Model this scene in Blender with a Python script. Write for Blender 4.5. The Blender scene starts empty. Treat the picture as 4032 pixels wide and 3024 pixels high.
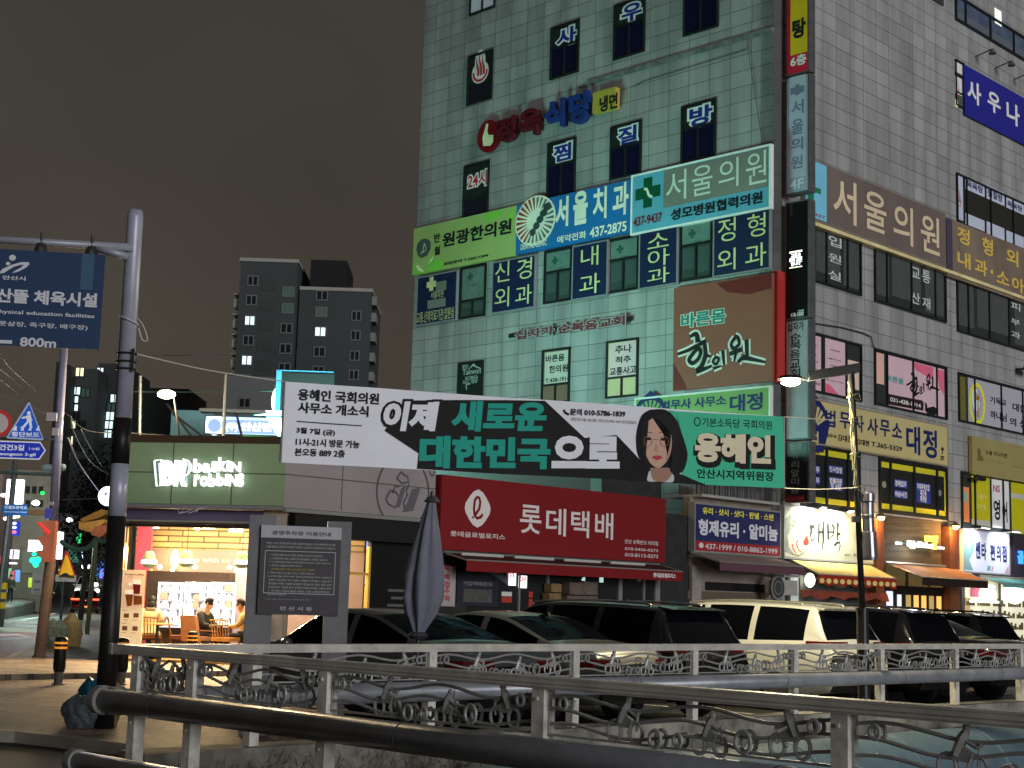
import bpy, bmesh, math, random
from mathutils import Vector, Matrix
random.seed(7)
SC = bpy.context.scene
COL = SC.collection
V = Vector

# ---------------------------------------------------------------- camera
FPX, PITCH, ROLL, YAW = 5891.8, .144429, .028277, .794156   # focal length in photo pixels (4032 wide), solved from the facade lines
EYE = V((0, 0, 1.6))
_f = V((0, math.cos(PITCH), math.sin(PITCH)))
_r0 = V((1, 0, 0)); _u0 = _r0.cross(_f)
_R = _r0*math.cos(ROLL) + _u0*math.sin(ROLL)
_U = _u0*math.cos(ROLL) - _r0*math.sin(ROLL)
cd = bpy.data.cameras.new('camera'); cam = bpy.data.objects.new('camera', cd); COL.objects.link(cam)
cd.sensor_width = 36; cd.lens = 36*FPX/4032; cd.clip_end = 2000; cd.clip_start = .1
cam.matrix_world = Matrix(((_R.x, _U.x, -_f.x, EYE.x), (_R.y, _U.y, -_f.y, EYE.y), (_R.z, _U.z, -_f.z, EYE.z), (0, 0, 0, 1)))
SC.camera = cam

# ---------------------------------------------------------------- night sky, street glow, exposure
w = bpy.data.worlds.new('World'); SC.world = w; w.use_nodes = True
nt = w.node_tree; bg = nt.nodes['Background']
tc = nt.nodes.new('ShaderNodeTexCoord'); sep = nt.nodes.new('ShaderNodeSeparateXYZ')
rmp = nt.nodes.new('ShaderNodeValToRGB')
nt.links.new(tc.outputs['Generated'], sep.inputs[0]); nt.links.new(sep.outputs['Z'], rmp.inputs[0]); 
cl = nt.nodes.new('ShaderNodeTexNoise'); cl.inputs['Scale'].default_value = 3.2; cl.inputs['Detail'].default_value = 5; cm = nt.nodes.new('ShaderNodeMapRange')
cm.inputs['From Min'].default_value = .3; cm.inputs['From Max'].default_value = .7; cm.inputs['To Min'].default_value = .86; cm.inputs['To Max'].default_value = 1.14
cs = nt.nodes.new('ShaderNodeVectorMath'); cs.operation = 'SCALE'      # thin uneven cloud lit by the town
nt.links.new(tc.outputs['Generated'], cl.inputs['Vector']); nt.links.new(cl.outputs['Fac'], cm.inputs['Value']); nt.links.new(rmp.outputs[0], cs.inputs[0]); nt.links.new(cm.outputs[0], cs.inputs['Scale']); nt.links.new(cs.outputs[0], bg.inputs[0])
e = rmp.color_ramp.elements
e[0].position = 0.0; e[0].color = (.070, .053, .039, 1)
e[1].position = .5; e[1].color = (.045, .043, .040, 1)
x = e.new(.16); x.color = (.060, .050, .040, 1)
bg.inputs[1].default_value = 1.0
sd = bpy.data.lights.new('street_glow', 'SUN'); sun = bpy.data.objects.new('street_glow', sd); COL.objects.link(sun)
sd.energy = 1.6; sd.angle = math.radians(24); sd.color = (.97, .98, 1)      # the lit avenue to the right, behind the camera
sun.rotation_euler = V((-.54, .79, -.14)).to_track_quat('-Z', 'Y').to_euler()
vs = SC.view_settings; vs.view_transform = 'Standard'; vs.look = 'None'; vs.exposure = 0; vs.gamma = 1
SC.cycles.use_denoising = True; SC.cycles.max_bounces = 6; SC.cycles.diffuse_bounces = 3; SC.cycles.glossy_bounces = 3
SC.cycles.transparent_max_bounces = 8; SC.cycles.sample_clamp_indirect = 4

# ---------------------------------------------------------------- measuring: a photo pixel seen on a real plane of the place
ZM = {'D': (0, 0, 1.8228), 'A1': (0, 700, .4973), 'A2': (0, 1525, .4973), 'A3': (0, 2199, .4973), 'A4': (1000, 2199, .4973), 'A5': (2000, 2199, .4973),
      'A6': (2932, 2199, .4973), 'A7': (1000, 1500, .4973), 'A8': (2000, 1500, .4973), 'B1': (2932, 1500, .4973), 'B2': (1600, 0, .4973),
      'B3': (2500, 0, .3617), 'B4': (3100, 0, .4219), 'B5': (1580, 750, .3707), 'B6': (2300, 600, .3617), 'B7': (3000, 600, .4665),
      'B8': (1580, 1200, .6872), 'C1': (0, 1900, .217), 'C2': (0, 2220, .217), 'C3': (440, 2000, .2532), 'C4': (440, 2200, .2532),
      'C5': (1000, 2020, .1989), 'C6': (3050, 1950, .226), 'C7': (3432, 1950, .2712), 'C8': (3100, 1280, .4213)}
def ray(k, x, y):
    a, b, s = ZM[k]; x = a + s*x; y = b + s*y
    return _f + _R*((x-2016)/FPX) + _U*((1512-y)/FPX)
def on_ground(k, x, y, z=0.0):
    d = ray(k, x, y); return EYE + d*((z-EYE.z)/d.z)
def at_depth(k, x, y, Y):
    d = ray(k, x, y); return EYE + d*(Y/d.y)
class Plane:
    """A vertical plane through p, u to the viewer's right, n towards the viewer."""
    def __init__(s, p, u):
        s.p = V((p[0], p[1], 0)); s.u = V((u[0], u[1], 0)).normalized(); s.n = s.u.cross(V((0, 0, 1)))
    def uz(s, k, x, y, off=0.0):
        d = ray(k, x, y); t = ((s.p + s.n*off - EYE).dot(s.n))/d.dot(s.n); q = EYE + d*t
        return (q - s.p).dot(s.u), q.z
    def pt(s, u, z, o=0.0):
        return s.p + s.u*u + s.n*o + V((0, 0, z))
    def off(s, o): return Plane(s.p + s.n*o, s.u)
DR = V((math.cos(YAW), math.sin(YAW), 0)); DL = V((-math.sin(YAW), math.cos(YAW), 0))
BC = V((-4.75, 32.4, 0))                       # corner of the ice cream shop
PR = Plane(BC, DR)                             # the street front: ice cream shop, parcel shop, glass shop, tower
_d = ray('B7', 95, 640); _t = (BC-EYE).dot(PR.n)/_d.dot(PR.n); TC = EYE + _d*_t; TC.z = 0   # corner of the tower
TU = (TC-BC).dot(DR)
PL = Plane(TC, -DL)                            # the tower's left face (u runs up to 0 at the corner)
PB = Plane(TC + DR*.42, -DL)                   # projecting signs at the corner
PG = Plane(BC, V((math.cos(math.radians(-8.6)), math.sin(math.radians(-8.6)), 0)))   # green face of the ice cream shop
Q = V((-3.35, 13.2, 0))                        # where the two railings meet
PN = Plane(Q, -DL)                             # near railing
PF = Plane(Q, DR)                              # far railing
POLE = on_ground('A3', 822, 1345); LAMP = V((5.02, 22.0, 0))
PBAN = Plane(POLE, LAMP-POLE)

# ---------------------------------------------------------------- materials
def lin(c):
    c /= 255.; return c/12.92 if c <= .04045 else ((c+.055)/1.055)**2.4
def rgb(r, g, b, k=1.0): return tuple(min(.92, lin(q)*k) for q in (r, g, b))
_M = {}
def mat(col, rough=.6, metal=0.0, em=0.0, dirt=0.0, coat=0.0, scale=3.0, bump=0.0, spec=.28, emcol=None):
    key = (tuple(round(c, 4) for c in col), rough, metal, em, dirt, coat, scale, bump, spec, emcol)
    if key in _M: return _M[key]
    m = bpy.data.materials.new('surface'); m.use_nodes = True; n = m.node_tree; p = n.nodes['Principled BSDF']
    p.inputs['Base Color'].default_value = (*col, 1); p.inputs['Roughness'].default_value = rough; p.inputs['Metallic'].default_value = metal
    p.inputs['Coat Weight'].default_value = coat; p.inputs['Specular IOR Level'].default_value = spec
    if em:
        p.inputs['Emission Color'].default_value = (*(emcol or col), 1); p.inputs['Emission Strength'].default_value = em
    if dirt or bump:
        t = n.nodes.new('ShaderNodeTexCoord'); ns = n.nodes.new('ShaderNodeTexNoise'); ns.inputs['Scale'].default_value = scale
        ns.inputs['Detail'].default_value = 8; ns.inputs['Roughness'].default_value = .65
        n.links.new(t.outputs['Object'], ns.inputs['Vector'])
        if dirt:
            r = n.nodes.new('ShaderNodeMapRange'); r.inputs['From Min'].default_value = .3; r.inputs['From Max'].default_value = .7
            r.inputs['To Min'].default_value = 1-dirt; r.inputs['To Max'].default_value = 1+dirt*.35
            mx = n.nodes.new('ShaderNodeVectorMath'); mx.operation = 'SCALE'; mx.inputs[0].default_value = col
            n.links.new(ns.outputs['Fac'], r.inputs['Value']); n.links.new(r.outputs['Result'], mx.inputs['Scale'])
            n.links.new(mx.outputs[0], p.inputs['Base Color'])
        if bump:
            bp = n.nodes.new('ShaderNodeBump'); bp.inputs['Strength'].default_value = bump; bp.inputs['Distance'].default_value = .02
            n.links.new(ns.outputs['Fac'], bp.inputs['Height']); n.links.new(bp.outputs[0], p.inputs['Normal'])
    _M[key] = m; return m
def emi(r, g, b, s): return mat(rgb(r, g, b), .5, em=s)
def clear_glass(refl=.06):
    m = bpy.data.materials.new('clear_glass'); m.use_nodes = True; n = m.node_tree; n.nodes.clear()
    o = n.nodes.new('ShaderNodeOutputMaterial'); t = n.nodes.new('ShaderNodeBsdfTransparent'); g = n.nodes.new('ShaderNodeBsdfGlossy'); mx = n.nodes.new('ShaderNodeMixShader')
    g.inputs['Roughness'].default_value = .03; mx.inputs[0].default_value = refl
    n.links.new(t.outputs[0], mx.inputs[1]); n.links.new(g.outputs[0], mx.inputs[2]); n.links.new(mx.outputs[0], o.inputs[0]); return m
GLASS = clear_glass()
def tiled(col, bw, bh, mortar, dark=.45, var=.12, streak=.3, rough=.55, axis='XZ', msize=.012, offset=0.0):
    """Stone or paver tiles laid on object coordinates, with joints, tone changes from tile to tile and rain streaks."""
    m = bpy.data.materials.new('tiles'); m.use_nodes = True; n = m.node_tree; p = n.nodes['Principled BSDF']; L = n.links.new
    t = n.nodes.new('ShaderNodeTexCoord'); s = n.nodes.new('ShaderNodeSeparateXYZ'); c = n.nodes.new('ShaderNodeCombineXYZ')
    L(t.outputs['Object'], s.inputs[0]); L(s.outputs['X'], c.inputs[0]); L(s.outputs['Z' if axis == 'XZ' else 'Y'], c.inputs[1])
    b = n.nodes.new('ShaderNodeTexBrick'); b.offset = offset; b.squash = 1; L(c.outputs[0], b.inputs['Vector'])
    b.inputs['Scale'].default_value = 1; b.inputs['Brick Width'].default_value = bw; b.inputs['Row Height'].default_value = bh
    b.inputs['Mortar Size'].default_value = msize; b.inputs['Mortar Smooth'].default_value = .3
    b.inputs['Color1'].default_value = (*[q*(1-var) for q in col], 1); b.inputs['Color2'].default_value = (*[min(1, q*(1+var)) for q in col], 1)
    b.inputs['Mortar'].default_value = (*[q*dark for q in mortar], 1)
    ns = n.nodes.new('ShaderNodeTexNoise'); ns.inputs['Detail'].default_value = 7; ns.inputs['Scale'].default_value = 1
    mp = n.nodes.new('ShaderNodeMapping'); mp.inputs['Scale'].default_value = (1.3, .16, 1) if axis == 'XZ' else (.8, .8, 1)
    L(c.outputs[0], mp.inputs[0]); L(mp.outputs[0], ns.inputs['Vector'])
    r = n.nodes.new('ShaderNodeMapRange'); r.inputs['From Min'].default_value = .32; r.inputs['From Max'].default_value = .62
    r.inputs['To Min'].default_value = 1-streak; r.inputs['To Max'].default_value = 1; L(ns.outputs['Fac'], r.inputs['Value'])
    x = n.nodes.new('ShaderNodeVectorMath'); x.operation = 'SCALE'; L(b.outputs['Color'], x.inputs[0]); L(r.outputs[0], x.inputs['Scale'])
    L(x.outputs[0], p.inputs['Base Color']); p.inputs['Roughness'].default_value = rough
    bp = n.nodes.new('ShaderNodeBump'); bp.inputs['Strength'].default_value = .35; bp.inputs['Distance'].default_value = .01; bp.invert = True
    L(b.outputs['Fac'], bp.inputs['Height']); L(bp.outputs[0], p.inputs['Normal'])
    return m

# ---------------------------------------------------------------- lettering
_T = {}
def glyphs(body, bold=0.0, ext=0.0, shear=0.0):
    key = (body, bold, ext, shear)
    if key in _T: return _T[key]
    c = bpy.data.curves.new('lettering', 'FONT'); c.body = body; c.extrude = .5 if ext else 0; c.resolution_u = 3; c.shear = shear
    if bold >= .03: c.bevel_depth = bold; c.bevel_resolution = 0
    else: c.offset = bold
    c.align_x = 'CENTER'; c.space_line = .9
    o = bpy.data.objects.new('lettering', c); m = o.to_mesh()
    vs_ = [v.co.copy() for v in m.vertices]; fs = [tuple(p.vertices) for p in m.polygons]; o.to_mesh_clear()
    bpy.data.objects.remove(o); bpy.data.curves.remove(c)
    if bold >= .03 and not ext:      # keep only the front of a fattened letter
        for v in vs_: v.z = v.z/bold*.5
    g_ = bold-.04 if bold >= .1 else 0     # a backing grows past its letters' box
    if vs_:
        x0 = min(v.x for v in vs_)+g_; x1 = max(v.x for v in vs_)-g_; y0 = min(v.y for v in vs_)+g_; y1 = max(v.y for v in vs_)-g_
        vs_ = [((v.x-x0)/max(x1-x0, 1e-6), (v.y-y0)/max(y1-y0, 1e-6), v.z) for v in vs_]
    _T[key] = (vs_, fs); return _T[key]

# ---------------------------------------------------------------- mesh builder
class B:
    def __init__(s): s.v = []; s.f = []
    def poly(s, pts):
        i = len(s.v); s.v += [V(p) for p in pts]; s.f.append(tuple(range(i, i+len(pts)))); return s
    def para(s, o, a, b, c):
        o = V(o); a = V(a); b = V(b); c = V(c); i = len(s.v)
        s.v += [o, o+a, o+a+b, o+b, o+c, o+a+c, o+a+b+c, o+b+c]
        fl = [(0, 3, 2, 1), (4, 5, 6, 7), (0, 1, 5, 4), (1, 2, 6, 5), (2, 3, 7, 6), (3, 0, 4, 7)]
        if a.cross(b).dot(c) < 0: fl = [q[::-1] for q in fl]
        s.f += [tuple(i+j for j in q) for q in fl]; return s
    def box(s, p, q):
        p = V(p); q = V(q); return s.para(p, (q.x-p.x, 0, 0), (0, q.y-p.y, 0), (0, 0, q.z-p.z))
    def slab(s, pl, u0, z0, u1, z1, o0, o1):
        return s.para(pl.pt(u0, z0, o0), pl.u*(u1-u0), V((0, 0, z1-z0)), pl.n*(o1-o0))
    def prism(s, pts, d):
        """Polygon pts pushed by vector d, closed."""
        d = V(d); i = len(s.v); n = len(pts); pts = [V(p) for p in pts]
        s.v += pts + [p+d for p in pts]; s.f.append(tuple(range(i+n-1, i-1, -1))); s.f.append(tuple(range(i+n, i+2*n)))
        for j in range(n):
            k = (j+1) % n; s.f.append((i+j, i+k, i+n+k, i+n+j))
        return s
    def tube(s, pts, r, seg=8, closed=False, caps=True):
        pts = [V(p) for p in pts]; n = len(pts); rr = r if isinstance(r, (list, tuple)) else [r]*n; base = len(s.v); up = None
        for j, p in enumerate(pts):
            if closed: t = pts[(j+1) % n]-pts[j-1]
            else: t = pts[min(j+1, n-1)]-pts[max(j-1, 0)]
            t.normalize()
            if up is None: up = V((0, 0, 1)) if abs(t.z) < .9 else V((1, 0, 0))
            a = t.cross(up)
            if a.length < 1e-4: a = t.cross(V((.3, 1, .2)))
            a.normalize(); b = a.cross(t); up = b
            for q in range(seg):
                g = 2*math.pi*q/seg; s.v.append(p + (a*math.cos(g) + b*math.sin(g))*rr[j])
        for j in range(n if closed else n-1):
            k = (j+1) % n
            for q in range(seg):
                z = (q+1) % seg; s.f.append((base+j*seg+q, base+j*seg+z, base+k*seg+z, base+k*seg+q))
        if caps and not closed:
            s.f.append(tuple(base+q for q in range(seg-1, -1, -1))); s.f.append(tuple(base+(n-1)*seg+q for q in range(seg)))
        return s
    def lathe(s, c, prof, seg=16, axis=(0, 0, 1)):
        """prof: (radius, height) pairs along axis from c."""
        ax = V(axis).normalized(); a = ax.cross(V((0, 0, 1)) if abs(ax.z) < .9 else V((1, 0, 0))).normalized(); b = ax.cross(a); c = V(c); base = len(s.v)
        for r, h in prof:
            for q in range(seg):
                g = 2*math.pi*q/seg; s.v.append(c + ax*h + (a*math.cos(g)+b*math.sin(g))*max(r, 1e-4))
        for j in range(len(prof)-1):
            for q in range(seg):
                z = (q+1) % seg; s.f.append((base+j*seg+q, base+j*seg+z, base+(j+1)*seg+z, base+(j+1)*seg+q))
        s.f.append(tuple(base+q for q in range(seg-1, -1, -1))); s.f.append(tuple(base+(len(prof)-1)*seg+q for q in range(seg))); return s
    def ball(s, c, rx, ry=None, rz=None, seg=12, rings=8):
        ry = rx if ry is None else ry; rz = rx if rz is None else rz; c = V(c); base = len(s.v)
        for j in range(rings+1):
            t = math.pi*j/rings
            for q in range(seg):
                g = 2*math.pi*q/seg; s.v.append(c + V((rx*math.sin(t)*math.cos(g), ry*math.sin(t)*math.sin(g), -rz*math.cos(t))))
        for j in range(rings):
            for q in range(seg):
                z = (q+1) % seg; s.f.append((base+j*seg+q, base+j*seg+z, base+(j+1)*seg+z, base+(j+1)*seg+q))
        return s
    # marks on a plane, in photo pixels of zoom k
    def text(s, pl, body, a, b, o, bold=0.0, ext=0.0, shear=0.0, hor=True):
        """Lettering stretched between its top-left pixel a and its bottom-right pixel b."""
        u0, z1 = pl.uz(*a, o); u1, z0 = pl.uz(*b, o); return s.text_uz(pl, body, u0, z0, u1, z1, o, bold, ext, shear)
    def text_uz(s, pl, body, u0, z0, u1, z1, o, bold=0.0, ext=0.0, shear=0.0):
        vv, ff = glyphs(body, bold, ext, shear); i = len(s.v)
        s.v += [pl.pt(u0+(u1-u0)*x, z0+(z1-z0)*y, o + (ext*(z+.5) if ext else .0016*z)) for x, y, z in vv]
        s.f += [tuple(i+j for j in f) for f in ff]; return s
    def rect(s, pl, a, b, o, d=.003):
        u0, z1 = pl.uz(*a, o); u1, z0 = pl.uz(*b, o); return s.slab(pl, u0, z0, u1, z1, o, o+d)
    def shape(s, pl, k, pts, o, d=.003):
        q = [pl.pt(*pl.uz(k, x, y, o), o) for x, y in pts]
        nrm = sum(((q[i]-q[0]).cross(q[i+1]-q[0]) for i in range(1, len(q)-1)), V())
        if nrm.dot(pl.n) < 0: q.reverse()
        return s.poly([p+pl.n*d for p in q])
    def oval_uz(s, pl, u, z, ru, rz, o, n=28):
        return s.poly([pl.pt(u+ru*math.cos(2*math.pi*i/n), z+rz*math.sin(2*math.pi*i/n), o) for i in range(n)])
    def oval(s, pl, a, b, o, n=28):
        u0, z1 = pl.uz(*a, o); u1, z0 = pl.uz(*b, o); return s.oval_uz(pl, (u0+u1)/2, (z0+z1)/2, (u1-u0)/2, (z1-z0)/2, o, n)
    def ring_uz(s, pl, u, z, ru, rz, wd, o, n=32, a0=0, a1=2*math.pi):
        i = len(s.v); N = n+1
        for j in range(N):
            g = a0+(a1-a0)*j/n
            s.v += [pl.pt(u+ru*math.cos(g), z+rz*math.sin(g), o), pl.pt(u+(ru-wd)*math.cos(g), z+(rz-wd)*math.sin(g), o)]
        for j in range(n): s.f.append((i+2*j, i+2*j+2, i+2*j+3, i+2*j+1))
        return s
    def stroke_uz(s, pl, pts, wd, o, w1=None):
        """A brush stroke of width wd (tapering to w1) along (u, z) points."""
        n = len(pts); i = len(s.v)
        for j, (u, z) in enumerate(pts):
            a = V(pts[max(j-1, 0)]); b = V(pts[min(j+1, n-1)]); t = (b-a).normalized(); q = V((-t.y, t.x))
            h = (wd + ((w1 if w1 is not None else wd)-wd)*j/max(1, n-1))/2
            s.v += [pl.pt(u+q.x*h, z+q.y*h, o), pl.pt(u-q.x*h, z-q.y*h, o)]
        for j in range(n-1): s.f.append((i+2*j, i+2*j+1, i+2*j+3, i+2*j+2))
        return s
    def stroke(s, pl, k, pts, wd, o, w1=None):
        return s.stroke_uz(pl, [pl.uz(k, x, y, o) for x, y in pts], wd, o, w1)

def tag(o, label=None, cat=None, group=None, kind=None):
    if label: o['label'] = label
    if cat: o['category'] = cat
    if group: o['group'] = group
    if kind: o['kind'] = kind
    return o
def root_of(o):
    while o.parent: o = o.parent
    return o
def thing(name, label, cat, loc=(0, 0, 0), group=None, rz=0.0):
    o = bpy.data.objects.new(name, None); COL.objects.link(o); o.location = V(loc); o.rotation_euler = (0, 0, rz); o.empty_display_size = .2
    return tag(o, label, cat, group)
def mk(name, b, m, parent=None, smooth=False, local=False, label=None, origin=None):
    """Link the builder b as ONE mesh object (points in world space unless local)."""
    me = bpy.data.meshes.new(name)
    off = V((0, 0, 0))
    if parent is not None and not local: off = root_of(parent).location
    elif origin is not None: off = V(origin)
    me.from_pydata([tuple(p-off) for p in b.v], [], b.f); me.update()
    if m is not None: me.materials.append(m)
    if smooth: me.polygons.foreach_set('use_smooth', [True]*len(me.polygons))
    o = bpy.data.objects.new(name, me); COL.objects.link(o)
    if parent is not None: o.parent = parent
    elif origin is not None: o.location = off
    if label: o['label'] = label
    return o
def struct(name, b, m, **kw): return tag(mk(name, b, m, **kw), kind='structure')
def single(name, label, cat, b, m, group=None, smooth=False):
    c = sum(b.v, V())/len(b.v); c.z = min(p.z for p in b.v)
    return tag(mk(name, b, m, smooth=smooth, origin=c), label, cat, group)
def dup(root, loc, rz=None, label=None):
    r = root.copy(); COL.objects.link(r); r.location = V(loc)
    if rz is not None: r.rotation_euler = (0, 0, rz)
    if label: r['label'] = label
    for ch in list(root.children):
        c = ch.copy(); COL.objects.link(c); c.parent = r
        for g in list(ch.children):
            h = g.copy(); COL.objects.link(h); h.parent = c
    return r
def lamp(name, kind, loc, power, col, parent=None, size=.1, spot=None, aim=None, blend=.5, sy=None):
    l = bpy.data.lights.new(name, kind); l.energy = power; l.color = col
    if kind in ('POINT', 'SPOT'): l.shadow_soft_size = size
    if kind == 'AREA':
        l.size = size
        if sy: l.shape = 'RECTANGLE'; l.size_y = sy
    if kind == 'SPOT': l.spot_size = math.radians(spot); l.spot_blend = blend
    o = bpy.data.objects.new(name, l); COL.objects.link(o)
    o.location = V(loc) - (root_of(parent).location if parent else V())
    if aim is not None: o.rotation_euler = (V(aim)-V(loc)).to_track_quat('-Z', 'Y').to_euler()
    if parent: o.parent = parent
    return o
def mountpt(pl, a, b):
    u0, z1 = pl.uz(*a); u1, z0 = pl.uz(*b); return pl.pt((u0+u1)/2, min(z0, z1), 0)
def sign(label, pl, a, b, face, items, depth=.14, off=.04, name='shop_sign', cat='sign', frame=None, group=None, panel='panel', side=None):
    """A sign panel between top-left pixel a and bottom-right pixel b with layers of marks: (part, material, fn(builder, offset))."""
    t = thing(name, label, cat, mountpt(pl, a, b), group)
    u0, z1 = pl.uz(*a, off+depth); u1, z0 = pl.uz(*b, off+depth)
    bb = B(); bb.slab(pl, u0, z0, u1, z1, off, off+depth); mk(panel, bb, face, t)
    if frame:
        f = B(); w_ = frame[1]; o0, o1 = off-.01, off+depth+.012
        f.slab(pl, u0-w_, z1, u1+w_, z1+w_, o0, o1).slab(pl, u0-w_, z0-w_, u1+w_, z0, o0, o1).slab(pl, u0-w_, z0, u0, z1, o0, o1).slab(pl, u1, z0, u1+w_, z1, o0, o1)
        mk('frame', f, frame[0], t)
    o = off+depth+.004; fp = pl.off(0)
    for i, (pn, m, fn) in enumerate(items):
        x_ = B(); fn(x_, o + .004*i); mk(pn, x_, m, t)
    return t
# ================================================================ ground
GZ = -.12
g = B()
def qd(a, b, z): return Q + DR*a + DL*b + V((0, 0, z))     # a along the far railing, b away behind it
g.poly([qd(-500, -500, GZ), qd(0, -500, GZ), qd(0, 700, GZ), qd(-500, 700, GZ)])
g.poly([qd(0, 0, GZ), qd(500, 0, GZ), qd(500, 700, GZ), qd(0, 700, GZ)])
asph = mat((.020, .0198, .0195), .62, dirt=.45, scale=1.4, bump=.25)
struct('ground', g, asph)
def flat(name, pts, z0, z1, m):
    b = B(); b.prism([V((p[0], p[1], z0)) for p in pts], (0, 0, z1-z0))
    return struct(name, b, m)
paver = tiled((.20, .155, .115), .62, .31, (.25, .2, .15), dark=.22, var=.42, streak=.4, rough=.7, axis='XY', msize=.022, offset=.5)
SW = [(-3.15, 14.6), (-3.7, 16.2), (-5.4, 17.35), (-7.6, 17.75), (-8.7, 19.2), (-9.26, 27), (-11.75, 36.8), (-18.4, 66), (-34, 120), (-24, 120), (-8, 46), (2, 46), (2, 30)]
flat('sidewalk', SW, GZ-.2, 0, paver)
kb = B()
for p, q in zip(SW[:8], SW[1:9]):
    p = V((*p, 0)); q = V((*q, 0)); d = (q-p).normalized(); s_ = d.cross(V((0, 0, 1)))*-1
    kb.para(p+V((0, 0, GZ-.1))+s_*.004, q-p, s_*.16, V((0, 0, .224+.002)))
struct('kerb', kb, mat((.42, .38, .31), .75, dirt=.4, scale=2.2))
# parking lot slab behind the far railing
pk = B(); pk.poly([qd(3.4, .28, .004), qd(70, .28, .004), qd(70, 13.2, .004), qd(18, 13.2, .004), qd(14, 6.8, .004), qd(4.7, 6.8, .004)]); struct('parking_lot', pk, mat((.03, .03, .03), .55, dirt=.5, scale=1.1, bump=.2))
pb = B()
for i in range(9):
    a = 4.7+2.5*i; pb.poly([qd(a, .9, .008), qd(a+.1, .9, .008), qd(a+.1, 5.9, .008), qd(a, 5.9, .008)])
struct('parking_bay_markings', pb, mat((.6, .6, .57), .7, dirt=.5, scale=4))
fp = B(); fp.prism([qd(3.5, 13.2, -.1), qd(70, 13.2, -.1), qd(70, 19, -.1), qd(3.5, 19, -.1)], (0, 0, .2)); struct('pavement', fp, paver)
# road to the left: red paint, stop line, crossing, lane lines
def gp(k, pts, z): return [on_ground(k, x, y, z) for x, y in pts]
def mark(name, polys, m, z=GZ+.004):
    b = B()
    for k, pts in polys: b.poly(gp(k, pts, z)[::-1])
    for i, f in enumerate(b.f):
        p = [b.v[j] for j in f]
        if (p[1]-p[0]).cross(p[2]-p[0]).z < 0: b.f[i] = f[::-1]
    return struct(name, b, m)
mark('red_road_surface', [('C2', [(-900, 1290), (680, 1240), (690, 1500), (300, 1650), (-200, 1800), (-1400, 1900)])], mat((.21, .055, .04), .7, dirt=.35, scale=2))
mark('red_road_patch', [('C2', [(860, 960), (1230, 950), (1800, 1020), (1800, 1000), (1900, 930), (1250, 925)]), ('C2', [(1250, 600), (880, 690), (400, 760), (330, 740), (760, 600)])], mat((.16, .05, .045), .7, dirt=.4, scale=2))
white = mat((.62, .62, .58), .7, dirt=.35, scale=5)
mark('crossing_band', [('C2', [(-500, 1145), (0, 1150), (700, 1185), (900, 1200), (900, 1245), (690, 1252), (0, 1228), (-500, 1220)])], mat((.36, .40, .30), .7, dirt=.3, scale=3), GZ+.008)
mark('road_lines', [('C2', [(0, 1100), (380, 1010), (720, 955), (1040, 880), (1060, 890), (720, 975), (390, 1035), (0, 1130)]),
                    ('C2', [(330, 1075), (1000, 1100), (1640, 1135), (1640, 1150), (1000, 1115), (330, 1090)]),
                    ('C2', [(-20, 1285), (335, 1275), (350, 1290), (-20, 1305)]), ('C2', [(335, 1275), (575, 1340), (545, 1350), (320, 1285)]), ('C2', [(575, 1338), (50, 1385), (20, 1365), (540, 1330)]), ('C2', [(-200, 1330), (50, 1385), (60, 1365), (-160, 1325)]),
                    ('C2', [(30, 915), (110, 905), (180, 935), (90, 935)]), ('C2', [(360, 900), (470, 900), (500, 925), (400, 930)]), ('C2', [(890, 975), (1060, 960), (1070, 975), (910, 985)]), ('C2', [(1420, 985), (1460, 975), (1480, 995), (1430, 1000)]),
                    ('A3', [(-600, 1312), (530, 1314), (530, 1326), (-600, 1324)])], white, GZ+.009)
mark('far_kerb_line', [('C2', [(370, 755), (500, 690), (765, 620), (765, 650), (560, 745), (400, 770)]), ('C2', [(880, 660), (1290, 655), (1290, 690), (880, 690)]), ('C2', [(1000, 705), (1280, 705), (1280, 740), (1000, 735)])], mat((.7, .7, .55), .7, dirt=.3, scale=2), GZ+.012)

# ================================================================ stream channel between the railings
ch = B()
ch.poly([qd(0, 0, -2.2), qd(0, -40, -2.2), qd(60, -40, -2.2), qd(60, 0, -2.2)])
struct('stream', ch, mat((.012, .016, .018), .12))
stain = mat((.30, .28, .24), .85, dirt=.85, scale=1.5, bump=.4)
rw = B()
rw.para(qd(0, .30, -2.2), DR*60, DL*-.06, V((0, 0, 2.1)))                 # far retaining wall
rw.para(qd(0.0, .0, -2.2), DL*-40, DR*-.3, V((0, 0, 2.06)))               # near retaining wall
struct('retaining_wall', rw, mat((.16, .145, .12), .9, dirt=.8, scale=.9, bump=.4))
cb = B(); cb.para(qd(.22, .25, -.12), DR*60, DL*-.42, V((0, 0, .33))); struct('kerb_wall', cb, stain)
nb = B(); nb.para(qd(-.28, .0, -.14), DL*-40, DR*.4, V((0, 0, .14))); struct('kerb_base', nb, mat((.2, .19, .17), .85, dirt=.7, scale=2))
# pale blue pipe lying in the channel
t = thing('water_pipe', 'long pale blue pipe lying in the channel below the far railing', 'pipe', qd(12, -1.0, -1.4))
pp = B(); n0 = qd(2.6, -1.0, -.72)
pp.tube([n0+DR*i for i in range(0, 40)], .72, 28); mk('body', pp, mat((.125, .19, .235), .5, dirt=.35, scale=1.2, emcol=None), t, smooth=True)
for i in range(0, 13):
    rg = B(); rg.tube([n0+DR*(1.4+2.3*i), n0+DR*(1.46+2.3*i)], .728, 28); mk('joint_seam', rg, mat((.14, .22, .26), .6), t, smooth=True)
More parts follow.
